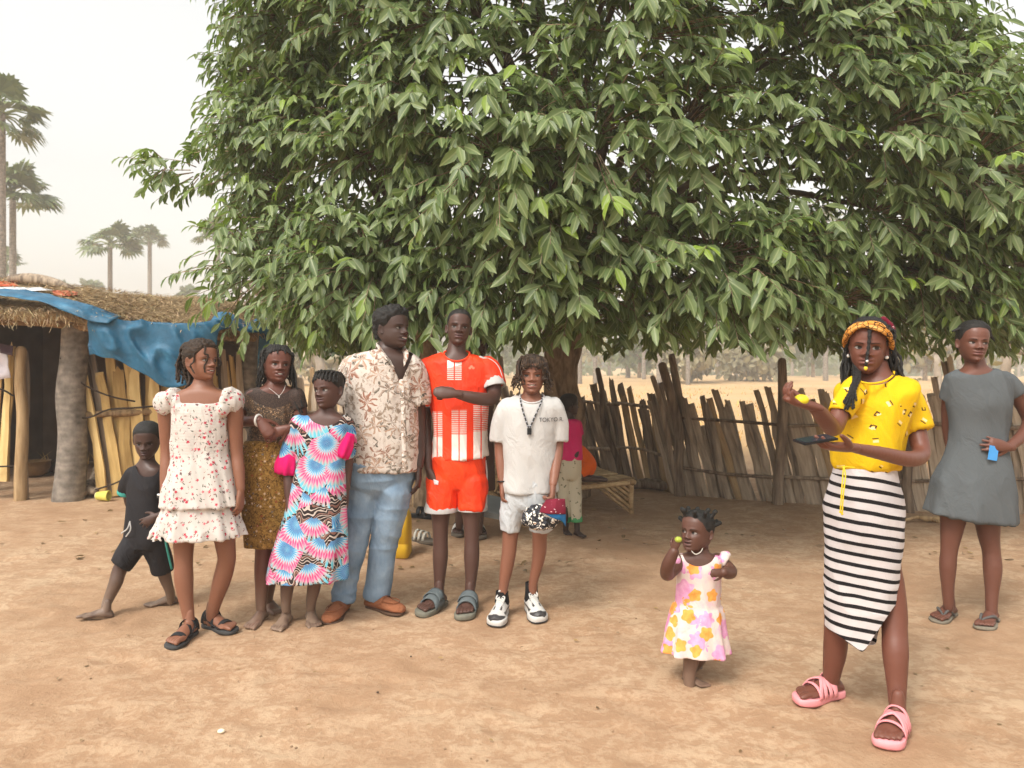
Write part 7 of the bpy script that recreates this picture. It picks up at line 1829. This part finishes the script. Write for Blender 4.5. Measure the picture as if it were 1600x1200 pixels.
p.rings(d, [(1526, 578, 30, 19), (1528, 586, 48, 23), (1529, 600, 52, 27), (1529, 630, 48, 32), (1529, 660, 43, 29), (1528, 688, 43, 29), (1524, 730, 52, 36, 0, 0, .015), (1519, 770, 61, 42, 0, 0, .03), (1514, 808, 65, 46, 0, -8, .05)], 72, nr=7, hollow=.03)
p.limb(d, [(1488, 602, .02, 16), (1482, 625, .05, 15)], hollow=.01); p.limb(d, [(1568, 597, 0, 18), (1580, 608, 0, 18), (1588, 616, 0, 17.5)], hollow=.012)
p.garment(d, 'dress', F_GREYD, cut=scoop(1524, 574, 27, 11, .5), wr=((.011, 6, (1, 1, .32)), (.004, 15, (1, 1, .45))), seed=20)
h = p.head; p.part(h.cap(.045, .008, 30, 3, front=.84, temple=.74, side=.52, nape=.18), 'hair', HAIR); m = MB()
tube(m, [p.J(1508, 512, 0), p.J(1499, 514, 0), p.J(1488, 517.5, 0)], [.018, .012, .004], 8, 3); tube(m, [p.J(1543, 518, .02), p.J(1548, 525, .02), p.J(1554, 533, .02)], [.016, .011, .003], 8, 3); p.part(m, 'hair_tufts', HAIR)
FLIP = plain('worn_rubber', lin(120, 112, 98), .85, .15, 20); FLIPS = plain('grey_strap', lin(84, 82, 80), .7, .1, 20)
for f in (fl, fr):
    m = MB(); f.sole(m, -.065, -.0, .03); so = p.part(m, 'flip_flop', FLIP)
    m = MB()
    for w in (-.17, .17): tube(m, [f.p(.56, -.09, .02), f.p(.5, -.07 + w * .2, .12), f.p(.32, w * .75, .17), f.p(.12, w * .98, .02)], [.005, .006, .008, .006], 7, 4)
    p.part(m, 'strap', FLIPS, so)
m = MB(); box(m, (0, 0, 0), (.052, .009, .078), rz(.2) @ ry(.18)); o = m.obj('blue_phone', plain('blue_plastic', lin(72, 150, 216), .4, .05, 20, 0), smooth=False); o.location = p.J(1552, 708, -.145); tag(o, 'bright blue phone in the hand of the girl in grey', 'phone')

# ------------------------------------------------------------------ children further back
p = Person(6.35, 893, 'small child in magenta shirt and pale trousers standing behind the white shirted boy', 150)
p.rings(p.body, [(889, 642, 7, 7), (889, 650, 7.5, 7.5), (889, 656, 12, 9), (890, 664, 15, 10), (890, 690, 14, 10), (890, 715, 14, 10), (889, 740, 14, 10)])
p.limb(p.body, [(902, 664, 0, 6), (905, 690, -.02, 5), (900, 712, -.08, 4)]); p.limb(p.body, [(876, 664, 0, 6), (873, 690, .02, 5), (874, 715, 0, 4)])
p.leg(p.body, [(882, 735, 9), (882, 780, 7), (884, 815, 5), (884, 826, 4.5)], 0, .05); p.leg(p.body, [(897, 735, 9), (899, 780, 7), (901, 812, 5), (902, 826, 4.5)], 0, -.02)
p.foot(884, 6.42, 10, .16, .024, -1); p.foot(902, 6.33, 30, .16, .024, 1); p.head = Head(p.J(889, 632, 0), .19, 120, 0, 0); p.finish((.05, .032, .028), .009)
d = MB(); p.rings(d, [(889, 655, 15, 12), (890, 663, 20, 14), (890, 690, 19.5, 14.5), (890, 718, 20, 15)], 30, hollow=.02); p.limb(d, [(902, 663, 0, 8), (905, 680, -.01, 7.5)], hollow=.008); p.limb(d, [(877, 663, 0, 8), (874, 680, .01, 7.5)], hollow=.008); p.garment(d, 'shirt', F_MAG, .008, wr=((.006, 12, (1, 1, .6)),))
d = MB(); p.rings(d, [(890, 714, 19, 14), (889, 735, 19, 15), (889, 748, 15, 12)], 30); p.leg(d, [(882, 738, 11), (882, 780, 10), (884, 812, 8.5)], 0, .05, hollow=.008); p.leg(d, [(897, 738, 11), (899, 780, 10), (901, 812, 8.5)], 0, -.02, hollow=.008); p.garment(d, 'trousers', F_LEAFP, .008, wr=((.006, 12, (1, 1, .8)),))
m = MB(); p.limb(m, [(901, 808, -.02, 9), (901.3, 815, -.02, 9)], hollow=.008); p.limb(m, [(884, 808, .05, 9), (884, 815, .05, 9)], hollow=.008); p.part(m, 'cuff', F_GREEN)
p.part(p.head.cap(.014, .004, 40, 2), 'hair', HAIR)
p = Person(6.95, 915, 'small child in orange clothes kneeling on the bamboo bed', 60)
zb_ = .335
p.rings(p.body, [(897, 690, 7, 7, 0), (900, 697, 11, 9), (905, 706, 13, 12), (910, 718, 14, 14), (914, 730, 13, 13), (914, 738, 10, 10)])
p.limb(p.body, [(916, 730, -.08, 9), (904, 742, -.12, 8), (902, 746, -.11, 6), (922, 748, -.09, 5), (940, 749, -.05, 4.2), (947, 750, -.03, 3.5)]); p.limb(p.body, [(916, 730, .08, 9), (906, 741, .06, 8), (905, 745, .06, 6), (925, 747, .09, 5), (941, 748, .13, 4.2)])
p.limb(p.body, [(898, 698, -.1, 5), (893, 712, -.14, 4.5), (890, 726, -.14, 4)]); p.limb(p.body, [(898, 698, .1, 5), (894, 712, .14, 4.5), (892, 726, .14, 4)])
p.head = Head(p.J(893, 680, 0), .18, -60, -10, 0); p.finish((.07, .04, .033), .009)
d = MB(); p.rings(d, [(900, 697, 13, 11), (905, 706, 16, 15), (911, 718, 18, 18), (915, 729, 17, 17), (914, 740, 12, 13)], 30); p.limb(d, [(916, 730, -.08, 11), (908, 738, -.1, 10)]); p.limb(d, [(916, 730, .08, 11), (909, 738, .07, 10)]); p.garment(d, 'outfit', F_ORANGE2, .008, wr=((.006, 12, (1, 1, .8)),))
p.part(p.head.cap(.014, .004, 40, 2), 'hair', HAIR)
p = Person(6.2, 738, 'dark haired person standing hidden behind the boy in orange', 0)
p.rings(p.body, [(744, 560, 9, 9), (744, 572, 9.5, 9.5), (743, 578, 18, 12), (742, 585, 30, 14), (742, 610, 30, 16), (741, 650, 26, 16), (740, 690, 28, 18), (739, 720, 26, 17)])
p.limb(p.body, [(716, 590, 0, 8), (712, 630, .02, 7), (713, 680, 0, 5)]); p.limb(p.body, [(767, 590, 0, 8), (765, 630, .02, 7), (760, 680, 0, 5)])
p.leg(p.body, [(726, 715, 14), (722, 770, 10), (718, 815, 7)], 0, .05); p.leg(p.body, [(752, 715, 14), (750, 770, 10), (748, 822, 7)], 0, 0)
f1 = p.foot(717, 6.42, 0, .24, .034, -1, .03); f2 = p.foot(748, 6.35, 8, .24, .034, 1, .03); p.head = Head(p.J(746, 546, 0), .22, 20, 0, 0); p.finish((.08, .045, .036), .009)
d = MB(); p.rings(d, [(743, 577, 20, 13), (742, 585, 32, 16), (742, 615, 32, 19), (741, 660, 28, 19), (740, 700, 31, 21), (739, 765, 33, 22)], 30, hollow=.03); p.garment(d, 'dress', F_BROWNC, .008, wr=((.008, 9, (1, 1, .5)),))
p.part(p.head.cap(.075, .03, 22, 3, front=.8), 'hair', HAIR)
STRIPE_S = Mat('striped_slide', .7, .3); x, y, z = STRIPE_S.xyz(); STRIPE_S.color(STRIPE_S.mix(((y * 38).sin() > 0.1), lin(206, 202, 196), lin(44, 42, 42))); STRIPE_S = STRIPE_S.m
for f in (f1, f2):
    m = MB(); f.sole(m, -.12, 0, .045); so = p.part(m, 'slide', F_SOLE); m = MB(); f.band(m, .1, .48, (.225, .24), (.34, .22), -.04, .03); p.part(m, 'strap', STRIPE_S, so)
bpy.data.scenes.remove(TMP)

# ------------------------------------------------------------------ small things on the ground
r = np.random.default_rng(77); N = 420
ly = np.concatenate([r.uniform(5.2, 8.6, 300), r.uniform(2.4, 6, 120)]); lx = np.concatenate([r.uniform(-4.2, 5.2, 300), r.uniform(-2.8, 2.8, 120)]) * np.where(ly < 4, ly / 4, 1)
L = np.where(np.arange(N) < 300, r.uniform(.02, .08, N), r.uniform(.008, .03, N)); an = r.uniform(0, 2 * PI, N)
V, Q, T, C = leaves_arrays(np.stack([lx, ly, np.full(N, .008)], 1), np.stack([np.cos(an), np.sin(an), r.normal(0, .12, N)], 1), r.normal(0, .25, (N, 3)) + [0, 0, 1.0], L, L * .25, r.random(N), np.zeros(N))
o = MB().add(V, Q, T, C).obj('leaf_litter', leaf_mat('fallen_leaf', lin(92, 70, 44), lin(150, 122, 80), lin(150, 130, 70), lin(150, 122, 80), .05), colors=True); tag(o, 'scattered dry fallen leaves and crumbs on the sand', 'leaf litter', kind='stuff')
m = MB(); k_ = 260; q = np.stack([r.uniform(-3.2, 3.2, k_), r.uniform(2.2, 8, k_), np.full(k_, .003)], 1)
for c_ in q: rr_ = r.uniform(.002, .007); ball(m, c_, (rr_, rr_ * r.uniform(.6, 1), rr_ * .6), nu=6, nv=3)
o = m.obj('grit', plain('grit', lin(150, 124, 98), .95, .4, 3)); tag(o, 'fine grit and tiny stones scattered over the sand', 'grit', kind='stuff')
jc = thing('jerrycan', G(622, 874), 'yellow plastic jerrycan standing behind the man\'s legs', 'jerrycan')
YEL = plain('jerrycan_plastic', lin(206, 164, 40), .5, .12, 8, .15)
g = G(620, 874) + [0, .12, 0]; m = MB(); R_ = []
th = np.linspace(0, 2 * PI, 32, endpoint=False); cx, cy = np.sign(np.cos(th)) * np.abs(np.cos(th)) ** .35, np.sign(np.sin(th)) * np.abs(np.sin(th)) ** .35
for z_, q in ((0, .92), (.012, 1), (.10, 1), (.105, .97), (.115, .97), (.12, 1), (.25, 1), (.30, .95), (.335, .78), (.35, .5)): R_.append(np.stack([g[0] + cx * .085 * q, g[1] + cy * .12 * q, np.full(32, z_)], -1))
rings_close(m, np.array(R_)); sub(m, 'body', YEL, jc)
m = MB(); tube(m, [g + [.01, -.05, .33], g + [.01, -.05, .375], g + [.01, .0, .39], g + [.01, .07, .385], g + [.01, .08, .33]], .014, 8, 4); sub(m, 'handle', YEL, jc)
m = MB(); tube(m, [g + [.0, -.085, .32], g + [0, -.085, .365]], .022, 12, 1); sub(m, 'cap', YEL, jc)
def loose_slide(u, v, yaw, label, mat_s, mat_b, bands):
    f = Foot(G(u, v)[0], G(u, v)[1], yaw, .25, .03); root = thing('sandal', f.o * [1, 1, 0], label, 'sandal')
    m = MB(); f.sole(m, -.12, 0, .045); so = sub(m, 'sole', mat_s, root)
    for b in bands: m = MB(); f.band(m, b[0], b[1], .23, b[2], -.03, .03); sub(m, 'strap', mat_b, root)
PALEB = plain('pale_strap', lin(176, 172, 160), .8, .1, 20)
loose_slide(650, 808, 70, 'black sandal lying on the sand by the yellow jerrycan', BLACKP, BLACKP, ((.1, .25, .3), (.35, .5, .24)))
loose_slide(648, 846, 65, 'sandal with pale stripes lying in front of the black sandal', F_SOLE, PALEB, ((.08, .16, .3), (.24, .32, .28), (.4, .48, .24)))
# grey stool beside the shorts of the white shirted boy
sg = thing('stool', G(770, 832), 'low stool with sloping grey top behind the orange boy', 'stool'); GREYP = plain('grey_board', lin(122, 126, 124), .6, .1, 9)
c = P(772, 792, 6.5); Rg = ry(.18) @ rx(.15)
m = MB(); box(m, c, (.36, .46, .045), Rg); sub(m, 'seat', GREYP, sg, smooth=False)
for dx, dy in ((-.13, -.16), (.13, -.16), (-.13, .16), (.13, .16)):
    m = MB(); q = c + Rg @ np.array([dx, dy, -.02]); tube(m, [q, (q[0] + dx * .15, q[1], -.02)], .018, 8, 2); sub(m, 'leg', W_DARK, sg)
def pebble(u, v, r, c, label, cat='pebble', name='pebble', sq=.6):
    m = MB(); ball(m, (0, 0, 0), (r, r * .8, r * sq), nu=10, nv=6); V = m.V[0]; V += V * .3 * vnoise(V, 60, int(u))[:, None]
    o = m.obj(name, plain(name + str(u), c, .9, .1, 40)); o.location = G(u, v) + [0, 0, r * sq * .5]; tag(o, label, cat)
pebble(345, 1144, .014, lin(226, 214, 188), 'small cream pebble on the bare sand at lower left')
pebble(642, 1026, .006, lin(60, 50, 44), 'tiny dark pebble on the sand below the man')
pebble(590, 1082, .005, lin(80, 66, 54), 'tiny brown pebble in the foreground sand')
tw = thing('stick', G(1440, 818), 'pale dry stick lying on the sand before the fence', 'stick')
m = MB(); tube(m, [G(1412, 817) + [0, 0, .02], G(1432, 814) + [0, 0, .035], G(1452, 816) + [0, 0, .03], G(1478, 815) + [0, 0, .03]], [.012, .02, .028, .02], 8, 4); sub(m, 'stem', W_POLE, tw)
m = MB(); tube(m, [G(1455, 816) + [0, 0, .03], G(1470, 820) + [0, 0, .02], G(1490, 819) + [0, 0, .015]], [.015, .012, .006], 7, 3); sub(m, 'twig', W_POLE, tw)
tw = thing('log', G(1020, 768), 'short log lying at the foot of the dark fence corner', 'log')
m = MB(); tube(m, [G(985, 766) + [0, 0, .06], G(1010, 765) + [0, 0, .07], G(1035, 767) + [0, 0, .06]], [.05, .065, .06], 9, 3); sub(m, 'bark', W_DARK, tw)
